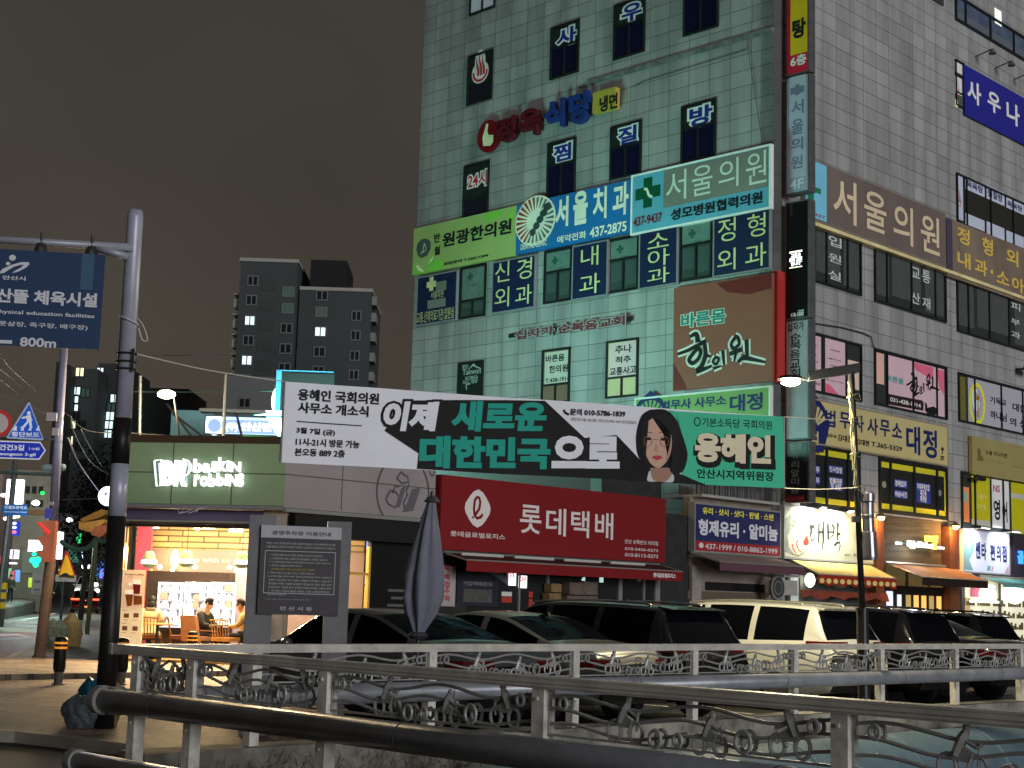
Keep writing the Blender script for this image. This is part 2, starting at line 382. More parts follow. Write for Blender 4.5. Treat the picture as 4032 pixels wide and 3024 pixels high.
# dry weeds on the left end of the ledge
wd = B(); rnd = random.Random(3)
for i in range(900):
    a = rnd.uniform(.1, 5.5)**1.0; b_ = rnd.uniform(-.45, .02); p = qd(a, b_-.12*(rnd.random()), -.12+rnd.random()*.2)
    if rnd.random() < .35: p = qd(rnd.uniform(.05, .4), rnd.uniform(-3.5, 0), -.02)
    d = V((rnd.uniform(-1, 1), rnd.uniform(-1, 1), rnd.uniform(.1, 1.1))).normalized()*rnd.uniform(.06, .24); s_ = d.cross(V((.3, .2, 1))).normalized()*.004
    q = p+d*.6+V((0, 0, .02)); r_ = p+d+V((d.x*.4, d.y*.4, -.05))
    wd.poly([p-s_, p+s_, q+s_, q-s_]); wd.poly([q-s_, q+s_, r_])
tag(mk('weeds', wd, mat((.12, .085, .05), .9)), 'dry brown weeds and stalks on the ledge under the railings', 'weeds', kind='stuff')
# ================================================================ the tower
def wall_obj(name, pl, u0, z0, u1, z1, o0, o1, m, parent=None):
    b = B(); b.box((u0, -o1, z0), (u1, -o0, z1))
    me = bpy.data.meshes.new(name); me.from_pydata([tuple(p) for p in b.v], [], b.f); me.materials.append(m); me.update()
    o = bpy.data.objects.new(name, me); COL.objects.link(o)
    o.location = pl.p - (root_of(parent).location if parent else V()); o.rotation_euler = (0, 0, math.atan2(pl.u.y, pl.u.x))
    if parent: o.parent = parent
    return o
def window(par, pl, a, b, vm=(.5,), hm=(), fw=.07, fm=None, gm=None, films=(), o=.0, depth=.07, name='window', uzr=None):
    """Frame ring with mullions (the part), pane and films on it (sub-parts)."""
    if uzr: u0, z0, u1, z1 = uzr
    else: u0, z1 = pl.uz(*a, o); u1, z0 = pl.uz(*b, o)
    f = B(); o0, o1 = o-.02, o+depth
    f.slab(pl, u0, z0, u0+fw, z1, o0, o1).slab(pl, u1-fw, z0, u1, z1, o0, o1).slab(pl, u0+fw, z1-fw, u1-fw, z1, o0, o1).slab(pl, u0+fw, z0, u1-fw, z0+fw, o0, o1)
    for h in hm:
        zz = z0+(z1-z0)*h; f.slab(pl, u0+fw, zz-fw/2, u1-fw, zz+fw/2, o0, o1-.01)
    lo = z0+fw if not hm or len(vm) > 1 else z0+fw
    for v_ in vm:
        top = z1-fw
        if isinstance(v_, tuple): v_, top = v_[0], z0+(z1-z0)*v_[1]
        uu = u0+(u1-u0)*v_; f.slab(pl, uu-fw/2, lo, uu+fw/2, top, o0, o1-.004)
    w_ = mk(name, f, fm or WFRAME, par)
    g_ = B(); g_.slab(pl, u0+fw*.5, z0+fw*.5, u1-fw*.5, z1-fw*.5, o-.015, o+.012); mk('pane', g_, gm or NIGHTGLASS, w_)
    for i, (pn, m, fn) in enumerate(films):
        x_ = B(); fn(x_, o+.016+.003*i, (u0, z0, u1, z1)); mk(pn, x_, m, w_)
    return w_
WFRAME = mat(rgb(28, 36, 38), .45, dirt=.3)
NIGHTGLASS = mat((.006, .009, .022), .08, spec=.6)
TILE = tiled((.385, .385, .385), .84, .52, (.3, .3, .3), dark=.46, var=.11, streak=.36, msize=.014)
LW_ = PL.uz('D', 900, 500)[0]
tower = thing('sauna_building', 'tall stone clad corner building covered in Korean clinic and sauna signs', 'building', TC)
wall_obj('wall', PL, LW_, 0, 0, 34, -.5, 0, TILE, tower)
wall_obj('wall', PR, TU, 0, TU+32, 34, -.5, 0, TILE, tower)
cb = B(); cb.slab(PL, LW_, 33.9, 0, 34.6, -12, .1); mk('roof', cb, mat((.2, .2, .2), .8), tower)
bk = B(); bk.slab(PL, LW_, 0, LW_+.3, 33.9, -20, -.5); mk('side_wall', bk, mat((.28, .28, .27), .8), tower)
# belt courses, darker than the wall, downpipe and cable
bl = B()
for k, x, y in (('B2', 1130, 758),):
    z = PL.uz(k, x, y)[1]; bl.slab(PL, -7.9, z-.05, 0, z+.09, 0, .10)
mk('ledge', bl, mat((.22, .225, .22), .8, dirt=.6), tower)
def cable(pl, k, pts, r=.015, o=.06): return [pl.pt(*pl.uz(k, x, y), o) for x, y in pts]
cw = B(); cw.tube(cable(PR, 'C8', [(205, -20), (500, 25), (690, 75), (770, 110), (785, 180), (803, 215)]), .022, 5)
cw.tube(cable(PL, 'B3', [(1230, 420), (1240, 520), (1290, 850), (1400, 1560)]), .012, 5).tube(cable(PL, 'B3', [(0, 945), (110, 890), (1230, 545)]), .012, 5)
mk('cable', cw, mat((.05, .05, .05), .7), tower)

NAVY = mat(rgb(30, 36, 110, 1.6), .5); WHT = mat((.85, .86, .86), .5); REDM = mat(rgb(190, 30, 36, 1.3), .5)
def sticker(body, k, a, b, fill, rim, bold=.035):
    A = (k, *a); Bq = (k, *b)
    return [('backing', rim, lambda x_, o, r, A=A, Bq=Bq: x_.text(PL, body, A, Bq, o, .125)), ('lettering', fill, lambda x_, o, r, A=A, Bq=Bq: x_.text(PL, body, A, Bq, o+.002, bold))]
FILM = mat(rgb(36, 48, 46), .35, dirt=.5, scale=6)
def top_film(frac):
    return ('film', FILM, lambda x_, o, r: x_.slab(PL, r[0]+.08, r[1]+(r[3]-r[1])*frac, r[2]-.08, r[3]-.08, o, o+.002))
WL = mat(rgb(215, 230, 232), .5, em=.06)
window(tower, PL, ('B2', 515, -215), ('B2', 707, 55), vm=(.5,), hm=(.55,), gm=mat((.2, .24, .26), .3, em=.22, emcol=(.5, .62, .68)))
# hot spring symbol
def spring(x_, o, r, ru, rz, cu, cz, part, pl=PL):
    if part == 'w': x_.oval_uz(pl, cu, cz-.1*rz, ru, rz*.72, o).oval_uz(pl, cu-.05*ru, cz+.62*rz, ru*.62, rz*.75, o)
    elif part == 'r':
        x_.ring_uz(pl, cu, cz-.14*rz, ru*.88, rz*.56, ru*.2, o, a0=math.pi*.93, a1=math.pi*2.06)
        for i in (-1, 0, 1):
            p = [(cu+i*ru*.34+.13*ru*math.sin(t*5.2+.6), cz+rz*(-.30+1.45*t*(1.0 if i == 0 else .86))) for t in [j/8 for j in range(9)]]
            x_.stroke_uz(pl, p, ru*.26, o, ru*.07)
c_ = PL.uz('B2', 588, 560)
window(tower, PL, ('B2', 495, 452), ('B2', 683, 782), vm=(), hm=(.36,), films=[top_film(.38),
    ('spring_backing', WHT, lambda x_, o, r: spring(x_, o, r, .46, .62, *c_, 'w')), ('spring_symbol', REDM, lambda x_, o, r: spring(x_, o+.002, r, .46, .62, *c_, 'r'))])
DB = mat((.004, .006, .03), .1)
for k, a, b, L in (('B2', (1150, 225), (1368, 570), ('사', (1190, 245), (1345, 330))), ('B2', (1650, 45), (1890, 408), ('우', (1706, 52), (1864, 138))), ('B3', (540, -290), (912, 290), ('나', (590, -200), (840, -62))),
                   ('B2', (1125, 1140), (1340, 1530), ('찜', (1165, 1158), (1303, 1258))), ('B2', (1622, 1010), (1862, 1375), ('질', (1676, 1020), (1826, 1127))), ('B3', (513, 1165), (885, 1700), ('방', (592, 1185), (840, 1335)))):
    window(tower, PL, (k, *a), (k, *b), vm=((.5, .58),), hm=(.58,), gm=DB, films=[top_film(.6)]+sticker(L[0], k, L[1], L[2], NAVY, WHT))
window(tower, PL, ('B2', 463, 1318), ('B2', 650, 1760), vm=(), hm=(.42,), films=[top_film(.44)]+sticker('24시', 'B2', (488, 1378), (636, 1462), REDM, WHT, .02))
# windows between the navy signs
FW = mat(rgb(120, 150, 140, .8), .4, dirt=.25)
for a, b, h in ((('B5', 640, 825), ('B5', 895, 1330), .34), (('B5', 1530, 650), ('B5', 1812, 1165), .58), (('B6', 275, 955), ('B6', 598, 1490), .6), (('B6', 1050, 780), ('B6', 1400, 1360), .6)):
    window(tower, PL, a, b, vm=((.5, h),), hm=(h,), gm=mat((.05, .075, .07), .25), films=[
        ('film', FW, lambda x_, o, r, h=h: x_.slab(PL, r[0]+.09, r[1]+(r[3]-r[1])*(h+.03), r[2]-.09, r[3]-.09, o, o+.002)),
        ('blind', mat(rgb(86, 108, 104, .6), .6), lambda x_, o, r, h=h: x_.slab(PL, r[0]+.12, r[1]+(r[3]-r[1])*.2, r[0]+(r[2]-r[0])*.46, r[1]+(r[3]-r[1])*(h-.05), o, o+.002).slab(PL, r[0]+(r[2]-r[0])*.56, r[1]+(r[3]-r[1])*.12, r[2]-.12, r[1]+(r[3]-r[1])*(h-.05), o, o+.002)),
        ('emblem', mat(rgb(45, 90, 80), .6), lambda x_, o, r: x_.slab(PL, r[0]+.33*(r[2]-r[0]), r[3]-.55, r[0]+.42*(r[2]-r[0]), r[3]-.25, o, o+.002).slab(PL, r[0]+.26*(r[2]-r[0]), r[3]-.45, r[0]+.49*(r[2]-r[0]), r[3]-.35, o+.002, o+.004).text_uz(PL, '서울의원', r[0]+.38*(r[2]-r[0]), r[3]-.82, r[0]+.66*(r[2]-r[0]), r[3]-.66, o+.004))])
# second and third floor windows, left face
def lines(x_, pl, k, rows, o, bold=.01):
    for body, a, b in rows: x_.text(pl, body, (k, *a), (k, *b), o, bold)
WPR = mat((.8, .82, .8), .5)
window(tower, PL, ('B8', 330, 335), ('B8', 468, 560), vm=(), hm=(), films=[top_film(.02), ('lettering', mat(rgb(170, 190, 186), .6), lambda x_, o, r: (lines(x_, PL, 'B8', [('Takwon', (352, 372), (455, 392)), ('KOREA', (368, 412), (440, 424)), ('태권도', (350, 345), (385, 368)), ('도장', (350, 436), (440, 446))], o), x_.shape(PL, 'B8', [(385, 372), (415, 333), (430, 352), (455, 362), (462, 372), (430, 360), (412, 350)], o).stroke(PL, 'B8', [(370, 462), (375, 490), (372, 458), (395, 452)], .05, o)))])
POST = mat(rgb(196, 186, 178, 1.1), .55); PINKP = mat(rgb(205, 175, 178, 1.2), .55); INK = mat((.02, .022, .025), .6)
window(tower, PL, ('B8', 812, 262), ('B8', 966, 560), vm=((.5, .33),), hm=(.35,), gm=mat((.12, .10, .08), .3, em=.10, emcol=(.5, .38, .22)), films=[('poster', POST, lambda x_, o, r: x_.rect(PL, ('B8', 824, 276), ('B8', 962, 440), o)),
    ('lettering', INK, lambda x_, o, r: lines(x_, PL, 'B8', [('바른몸', (828, 292), (934, 320)), ('한의원', (848, 350), (954, 382)), ('T.438-1914', (826, 424), (962, 434))], o+.004, .03))])
window(tower, PL, ('B8', 1180, 212), ('B8', 1358, 522), vm=((.5, .33),), hm=(.35,), gm=mat((.3, .34, .2), .4, em=.33, emcol=(.55, .62, .32)), films=[('poster', PINKP, lambda x_, o, r: x_.rect(PL, ('B8', 1192, 226), ('B8', 1352, 402), o)),
    ('lettering', INK, lambda x_, o, r: lines(x_, PL, 'B8', [('추나', (1226, 234), (1320, 270)), ('척추', (1226, 298), (1316, 328)), ('교통사고', (1194, 362), (1346, 392))], o+.004, .03))])
window(tower, PL, ('B8', 420, 610), ('B8', 560, 900), vm=((.5, .4),), hm=(.4,))

# ---------------------------------------------------------------- signs on the left face
K = 1.8
def P(r, g, b, k=K, **kw): return mat(rgb(r, g, b, k), .5, **{'dirt': .12, 'scale': .9, **kw})
GRN = P(140, 162, 96, 1.45, dirt=.12, scale=.6); BLK = mat((.012, .016, .018), .5)
sign('pale green herbal clinic sign with leaves and black lettering at the tower left edge', PL, ('B5', 135, 408), ('B5', 1212, 688), GRN, [
    ('leaf', P(92, 150, 52, 2.2), lambda x_, o: x_.shape(PL, 'B5', [(120, 800), (180, 790), (250, 860), (262, 880), (140, 895)], o).shape(PL, 'B5', [(265, 790), (300, 720), (372, 675), (345, 760), (290, 800)], o).shape(PL, 'B5', [(330, 760), (420, 720), (470, 800), (380, 850), (240, 880)], o).shape(PL, 'B5', [(890, 245), (1080, 200), (1060, 280), (960, 310), (900, 350)], o).shape(PL, 'B5', [(1120, 300), (1180, 180), (1205, 240), (1170, 340)], o)),
    ('leaf_highlight', P(165, 195, 140, 2.2), lambda x_, o: x_.shape(PL, 'B5', [(150, 790), (185, 795), (235, 850), (240, 868), (180, 850)], o).shape(PL, 'B5', [(280, 780), (345, 690), (330, 745)], o)),
    ('emblem', P(62, 70, 68, 1.6), lambda x_, o: x_.shape(PL, 'B5', [(160, 620), (175, 560), (215, 518), (270, 512), (312, 545), (312, 620), (275, 690), (215, 718), (175, 690)], o)),
    ('emblem_stroke', P(150, 175, 150), lambda x_, o: x_.stroke(PL, 'B5', [(245, 565), (232, 610), (232, 660), (262, 630), (258, 590), (240, 560)], .04, o).stroke(PL, 'B5', [(205, 675), (225, 650), (240, 640)], .04, o)),
    ('lettering', BLK, lambda x_, o: lines(x_, PL, 'B5', [('원광한의원', (440, 455), (1168, 455)), ('반', (350, 462), (412, 545)), ('월', (352, 600), (410, 680)), ('상담문의 T.502-7399', (447, 765), (925, 705))], o+.002, .03))], name='clinic_sign')
SB = P(22, 92, 148, 1.6); CRM = P(180, 186, 160, 2.2)
def dentist(x_, o):
    lines(x_, PL, 'B5', [('예약전화', (1655, 487), (1965, 505)), ('DENTAL CLINIC', (1270, 572), (1545, 580))], o, .02)
    lines(x_, PL, 'B5', [('서', (1640, 85), (1772, 375)), ('울', (1830, 20), (1978, 345))], o, .04)
    lines(x_, PL, 'B6', [('치', (98, 398), (243, 712)), ('과', (315, 350), (482, 668)), ('437-2875', (62, 822), (462, 855))], o, .03)
du, dz = PL.uz('B5', 1420, 318, .2)
def rays(x_, o, i0, i1, r0, r1):
    for i in range(i0, i1):
        a = 2*math.pi*i/26; d = .07
        x_.poly([PL.pt(du+1.0*q[0]*math.cos(q[1]), dz+.92*q[0]*math.sin(q[1]), o) for q in ((r0, a-d*.4), (r1, a-d), (r1, a+d), (r0, a+d*.4))])
sign('bright blue dental clinic sign with a round sunburst emblem, middle of the long row', PL, ('B5', 1225, 158), ('B6', 512, 868), SB, [
    ('disc', CRM, lambda x_, o: x_.oval_uz(PL, du, dz, 1.0, .92, o)), ('disc_rays', P(120, 56, 34), lambda x_, o: rays(x_, o, 7, 18, .42, .95)),
    ('disc_lines', P(88, 96, 90, 1.6), lambda x_, o: rays(x_, o, 18, 33, .5, .92)),
    ('implant_screw', P(44, 66, 66, 1.4), lambda x_, o: [x_.oval_uz(PL, du+.1+.17*i-.1*2, dz-.42+.21*i, .15+.012*i, .14, o) for i in range(5)]),
    ('lettering', CRM, dentist)], name='clinic_sign')
LB = P(84, 148, 172, 1.45); TP = P(96, 98, 92, 2.0, dirt=.2, scale=.8)
sign('wide light blue clinic sign with a green cross beside the tower corner', PL, ('B6', 530, 270), ('B6', 2012, 590), LB, [
    ('field', TP, lambda x_, o: x_.rect(PL, ('B6', 868, 198), ('B6', 2002, 372), o)),
    ('cross', P(0, 60, 40, 2), lambda x_, o: x_.rect(PL, ('B6', 648, 285), ('B6', 738, 590), o).rect(PL, ('B6', 560, 405), ('B6', 828, 470), o+.002)),
    ('cross_swirl', P(170, 180, 165), lambda x_, o: x_.stroke(PL, 'B6', [(652, 400), (680, 398), (692, 430), (705, 470), (742, 485)], .1, o+.004)),
    ('lettering', P(150, 158, 146, 2.4), lambda x_, o: lines(x_, PL, 'B6', [('서', (895, 225), (1110, 500)), ('울', (1175, 165), (1395, 440)), ('의', (1465, 95), (1680, 360)), ('원', (1762, 18), (1985, 320))], o, .0)),
    ('subtitle', BLK, lambda x_, o: lines(x_, PL, 'B6', [('성모병원협력의원', (940, 622), (1940, 548))], o, .03)),
    ('phone_number', P(110, 26, 34, 1.5), lambda x_, o: lines(x_, PL, 'B6', [('437-9437', (535, 712), (845, 752))], o, .02))], name='clinic_sign', frame=(P(170, 172, 170, 2.2), .07))
NV = P(16, 28, 58, 1.6); YL = P(158, 160, 112, 2.1)
def navy(label, a, b, rows, extra=()):
    sign(label, PL, a, b, NV, [('lettering', YL, lambda x_, o: [x_.text(PL, t_, p, q, o, .0) for t_, p, q in rows])]+list(extra), depth=.1, frame=(P(110, 112, 116, 1.6), .05), name='department_sign', group='navy department signs under the clinic signs')
def cross5(x_, o): x_.rect(PL, ('B5', 302, 922), ('B5', 338, 1062), o).rect(PL, ('B5', 272, 975), ('B5', 368, 1020), o+.002)
navy('navy sign with a small yellow cross and lines of small print', ('B5', 180, 935), ('B5', 572, 1362), [('교통.산재의료기관.입원실', ('B5', 168, 1298), ('B5', 556, 1352)), ('서울의원', ('B5', 315, 1075), ('B5', 445, 1130))], [('cross', YL, cross5),
     ('small_print', P(110, 118, 110, 1.4), lambda x_, o: [x_.rect(PL, ('B5', 370, y), ('B5', 478, y+2), o) for y in (975, 1000, 1025, 1050)]+[x_.rect(PL, ('B5', 280, y), ('B5', 470, y-16), o) for y in (1172, 1190, 1208, 1226, 1244)])])
navy('navy sign of four yellow characters in a square, second from the left of its row', ('B5', 980, 775), ('B5', 1405, 1228), [('신', ('B5', 1000, 772), ('B5', 1148, 955)), ('경', ('B5', 1232, 735), ('B5', 1385, 925)), ('외', ('B5', 995, 1045), ('B5', 1142, 1228)), ('과', ('B5', 1215, 1020), ('B5', 1382, 1195))])
navy('navy sign with two yellow characters one above the other', ('B5', 1830, 605), ('B6', 240, 1540), [('내', ('B5', 1910, 612), ('B5', 2092, 785)), ('과', ('B5', 1895, 905), ('B5', 2108, 1080))])
navy('navy sign with three yellow characters stacked vertically', ('B6', 612, 890), ('B6', 1003, 1415), [('소', ('B6', 692, 900), ('B6', 920, 1015)), ('아', ('B6', 695, 1075), ('B6', 928, 1215)), ('과', ('B6', 690, 1275), ('B6', 925, 1405))])
navy('navy sign of four yellow characters in a square, beside the tower corner', ('B6', 1418, 735), ('B6', 2012, 1250), [('정', ('B6', 1458, 735), ('B6', 1650, 950)), ('형', ('B6', 1775, 685), ('B6', 1975, 900)), ('외', ('B6', 1450, 1070), ('B6', 1648, 1270)), ('과', ('B6', 1755, 1010), ('B6', 1982, 1225))])
# channel letters: butcher restaurant
t = thing('channel_letter_sign', 'dark red and blue raised letters with a thumb up disc and yellow end box', 'sign', mountpt(PL, ('B2', 570, 1000), ('B2', 1690, 880)))
DRD = P(104, 26, 36, .75); BLU = P(28, 56, 124, 1.0)
tu, tz = PL.uz('B2', 642, 1075, .3)
x_ = B(); x_.prism([PL.pt(tu+.56*math.cos(i*math.pi/16), tz+.62*math.sin(i*math.pi/16), .12) for i in range(32)], PL.n*.16); mk('disc', x_, P(128, 16, 28, 1.0), t)
th = [(-.22, -.35), (.16, -.42), (.30, -.30), (.30, -.02), (.06, .02), (-.02, .16), (.02, .46), (-.10, .50), (-.16, .28), (-.28, -.02)]
x_ = B(); x_.poly([PL.pt(tu+a, tz+b, .29) for a, b in th]); mk('thumb_emblem', x_, P(205, 195, 150), t)
x_ = B(); x_.text(PL, '정', ('B2', 738, 960), ('B2', 888, 1110), .2, .04, .22).text(PL, '육', ('B2', 920, 895), ('B2', 1085, 1060), .2, .04, .22); mk('lettering', x_, DRD, t)
x_ = B(); x_.text(PL, '식', ('B2', 1120, 825), ('B2', 1280, 1000), .2, .04, .22).text(PL, '당', ('B2', 1318, 760), ('B2', 1482, 960), .2, .04, .22); mk('lettering', x_, BLU, t)
x_ = B(); x_.rect(PL, ('B2', 1512, 750), ('B2', 1688, 865), .1, .24); mk('end_box', x_, P(180, 160, 64, 1.1), t)
x_ = B(); x_.text(PL, '냉면', ('B2', 1530, 770), ('B2', 1672, 855), .345, .04); mk('lettering', x_, BLK, t)
# church letters
t = thing('church_sign', 'row of dull red raised church letters with grey rims on a dark bar', 'sign', mountpt(PL, ('B8', 650, 150), ('B8', 1285, 120)))
x_ = B(); x_.rect(PL, ('B8', 625, 170), ('B8', 1325, 92), .06, .1); mk('raceway', x_, BLK, t)
x_ = B(); x_.text(PL, '십자가 순복음교회', ('B8', 652, 150), ('B8', 1282, 116), .18, .11); mk('letter_rim', x_, P(150, 150, 150, 1.2), t)
x_ = B(); x_.text(PL, '십자가 순복음교회', ('B8', 654, 151), ('B8', 1280, 115), .20, .035); mk('lettering', x_, P(100, 40, 52, 1.5), t)
# brown herbal clinic sign, wrapping the corner
BRN = P(124, 74, 60, 1.4, dirt=.1, scale=.5); BRUSH = mat((.012, .012, .013), .5)
def brush(x_, pl, k, dx, dy, sx, sy, o, grow=0.0):
    def s_(pts, w0, w1=None):
        pts = [pl.uz(k, dx+sx*(a-1590), dy+sy*(b-230) , o) for a, b in pts]
        sm = []
        for i in range(len(pts)-1):
            for j in range(4):
                t_ = j/4; p0 = V(pts[max(i-1, 0)]); p1 = V(pts[i]); p2 = V(pts[i+1]); p3 = V(pts[min(i+2, len(pts)-1)])
                q = .5*((2*p1)+(p2-p0)*t_+(2*p0-5*p1+4*p2-p3)*t_*t_+(3*p1-p0-3*p2+p3)*t_**3); sm.append((q.x, q.y))
        sm.append(pts[-1]); x_.stroke_uz(pl, sm, w0+grow, o, (w0 if w1 is None else w1)+grow)
    g_ = abs(sx)*.72
    s_([(1655, 182), (1690, 168), (1700, 215)], .16*g_, .3*g_); s_([(1585, 282), (1640, 262), (1705, 228), (1745, 208)], .14*g_, .22*g_)
    s_([(1700, 245), (1668, 285), (1648, 315), (1668, 335), (1700, 312), (1716, 270), (1700, 245)], .2*g_)
    s_([(1738, 222), (1742, 290), (1720, 352), (1690, 382)], .2*g_, .28*g_); s_([(1742, 288), (1770, 296)], .22*g_, .1*g_); s_([(1690, 382), (1735, 368), (1780, 350)], .26*g_, .12*g_)
    s_([(1800, 300), (1785, 325), (1805, 340), (1820, 310), (1800, 298)], .13*g_); s_([(1842, 262), (1850, 345)], .2*g_, .12*g_); s_([(1790, 365), (1835, 350)], .15*g_, .08*g_)
    s_([(1912, 188), (1890, 225), (1905, 250), (1935, 225), (1930, 190), (1912, 180)], .17*g_); s_([(1882, 282), (1950, 255)], .2*g_); s_([(1918, 270), (1908, 325)], .17*g_, .1*g_)
    s_([(1978, 200), (1982, 300)], .24*g_, .16*g_); s_([(1955, 300), (2010, 312), (2085, 328)], .26*g_, .1*g_); s_([(1930, 330), (1955, 300)], .17*g_, .2*g_)
t = sign('large brown herbal clinic sign with brush lettering wrapping the tower corner', PL, ('B6', 978, 1480), ('B8', 2124, 438), BRN, [
    ('stain', P(92, 30, 28, 1.5), lambda x_, o: x_.shape(PL, 'B6', [(1440, 1425), (2040, 1312), (2040, 1480), (1800, 1545), (1560, 1520)], o).shape(PL, 'B8', [(1560, 330), (1620, 440), (1640, 484), (1560, 488)], o)),
    ('brush_rim', P(170, 170, 165, 1.9), lambda x_, o: (brush(x_, PL, 'B8', 1590, 230, 1, 1, o, .14), x_.text(PL, '바른몸', ('B8', 1600, 50), ('B8', 1862, 105), o, .085))),
    ('brush_lettering', BRUSH, lambda x_, o: brush(x_, PL, 'B8', 1590, 230, 1, 1, o+.003)),
    ('lettering', P(24, 96, 86, 2.0), lambda x_, o: lines(x_, PL, 'B8', [('바른몸', (1604, 53), (1858, 102))], o+.003, .03))], depth=.12, name='clinic_sign')
x_ = B(); r0 = PL.uz('B6', 978, 1480, .16); r1 = PL.uz('B8', 2124, 438, .16)
x_.slab(PR, TU+.0, r1[1], TU+.40, r0[1]+.1, .02, .17); mk('corner_return', x_, P(140, 40, 36, 1.9), t)
def emblem(x_, pl, u, z, r, o, part):
    if part == 0: x_.poly([pl.pt(u+r*a, z+r*b, o) for a, b in ((-.55, -.9), (.55, -.9), (.95, .1), (.62, .62), (0, 1.05), (-.62, .62), (-.95, .1))])
    else:
        for i in range(-3, 4):
            a = math.pi/2-i*.34; x_.stroke_uz(pl, [(u+r*.2*math.cos(a), z-r*.1+r*.2*math.sin(a)), (u+r*.74*math.cos(a), z-.1*r+r*.74*math.sin(a))], r*.07, o, r*.16)
        x_.text_uz(pl, '법', u-.24*r, z-.68*r, u+.24*r, z-.22*r, o, .03)
eu, ez = PL.uz('B8', 1425, 592, .2)
LG = P(122, 158, 92, 1.1); NVT = P(22, 34, 84, 1.5)
sign('green law office sign under the brown sign, half hidden by the banner', PL, ('B8', 1345, 545), ('B8', 2105, 640), LG, [
    ('emblem', NVT, lambda x_, o: emblem(x_, PL, eu, ez-.25, .8, o, 0)), ('emblem_rays', LG, lambda x_, o: emblem(x_, PL, eu, ez-.25, .8, o+.002, 1)),
    ('lettering', NVT, lambda x_, o: lines(x_, PL, 'B8', [('법무사 사무소', (1488, 550), (1862, 575)), ('대정', (1882, 518), (2070, 600))], o, .03))], name='law_office_sign', frame=(P(165, 170, 165, 2), .06))

# ---------------------------------------------------------------- projecting signs at the corner
def blade(label, za, zb, face, items, name='projecting_sign'):
    u0 = PB.uz('B3', 1648, 700)[0]; u1 = PB.uz('B3', 1888, 700)[0]
    z1 = PB.uz(*za)[1]; z0 = PB.uz(*zb)[1]
    t = thing(name, label, 'sign', PB.pt((u0+u1)/2, z0, -.2), 'signs projecting at the tower corner')
    x_ = B(); x_.slab(PB, u0-.03, z0, u1+.03, z1, -.34, 0); mk('case', x_, mat((.10, .10, .105), .5, dirt=.3), t)
    x_ = B(); x_.slab(PB, u0+.03, z0+.05, u1-.03, z1-.05, .001, .012); mk('face', x_, face, t)
    x_ = B(); x_.slab(PB, u0-.5, (z0*2+z1)/3, u0-.03, (z0*2+z1)/3+.06, -.2, -.14).slab(PB, u0-.5, (z0+z1*2)/3, u0-.03, (z0+z1*2)/3+.06, -.2, -.14); mk('bracket', x_, mat((.06, .06, .06), .5), t)
    for i, (pn, m, fn) in enumerate(items):
        x_ = B(); fn(x_, .016+.003*i); mk(pn, x_, m, t)
blade('tall projecting sign in yellow and red, topmost at the tower corner', ('B3', 1760, -900), ('B3', 1760, 808), P(150, 24, 44, 2.2), [
    ('panel', P(196, 164, 30, 1.5), lambda x_, o: x_.rect(PB, ('B3', 1695, -860), ('B3', 1876, 558), o)), ('lettering', BLK, lambda x_, o: x_.text(PB, '탕', ('B3', 1712, 222), ('B3', 1862, 392), o, .05).text(PB, '목', ('B3', 1712, -260), ('B3', 1862, -90), o, .05)),
    ('floor_number', P(210, 205, 210, 2.2), lambda x_, o: x_.text(PB, '6층', ('B3', 1692, 620), ('B3', 1866, 690), o, .03))])
blade('grey projecting clinic sign ending in a floor number, below the yellow one', ('B3', 1760, 826), ('B7', 300, 345), P(112, 116, 130, 2.2), [
    ('panel', P(128, 132, 146, 2.2), lambda x_, o: x_.rect(PB, ('B3', 1680, 850), ('B7', 370, 195), o)), ('cross', P(88, 90, 108, 2), lambda x_, o: x_.rect(PB, ('B3', 1745, 925), ('B3', 1790, 1030), o).rect(PB, ('B3', 1695, 962), ('B3', 1842, 1000), o+.002)),
    ('lettering', P(84, 88, 108, 2), lambda x_, o: x_.text(PB, '서', ('B3', 1700, 1105), ('B3', 1838, 1225), o, .02).text(PB, '울', ('B3', 1705, 1310), ('B3', 1835, 1445), o, .02).text(PB, '의', ('B3', 1700, 1515), ('B3', 1832, 1620), o, .02).text(PB, '원', ('B7', 245, 40), ('B7', 345, 125), o, .02)),
    ('floor_number', P(150, 156, 165, 2.2), lambda x_, o: x_.text(PB, '4F', ('B7', 232, 238), ('B7', 352, 295), o, .02))])
LED = emi(235, 240, 240, 2.6)
blade('black projecting sign with small glowing white lettering, at the tower corner', ('B7', 300, 408), ('B7', 300, 1405), mat((.008, .008, .01), .12), [
    ('lettering', LED, lambda x_, o: x_.text(PB, '교통은', ('B7', 245, 858), ('B7', 328, 884), o, .02).text(PB, '이런 저런', ('B7', 232, 892), ('B7', 338, 922), o, .02).text(PB, '입니다', ('B7', 245, 928), ('B7', 325, 950), o, .02)),
    ('light_bar', emi(235, 225, 190, 2.2), lambda x_, o: x_.rect(PB, ('B7', 232, 840), ('B7', 340, 836), o).rect(PB, ('B7', 232, 974), ('B7', 340, 964), o)),
    ('small_print', P(190, 190, 180, 2), lambda x_, o: x_.text(PB, '418-1000', ('B7', 240, 1358), ('B7', 352, 1378), o, .02).text(PB, '안산점', ('B7', 306, 1330), ('B7', 352, 1342), o, .02))])
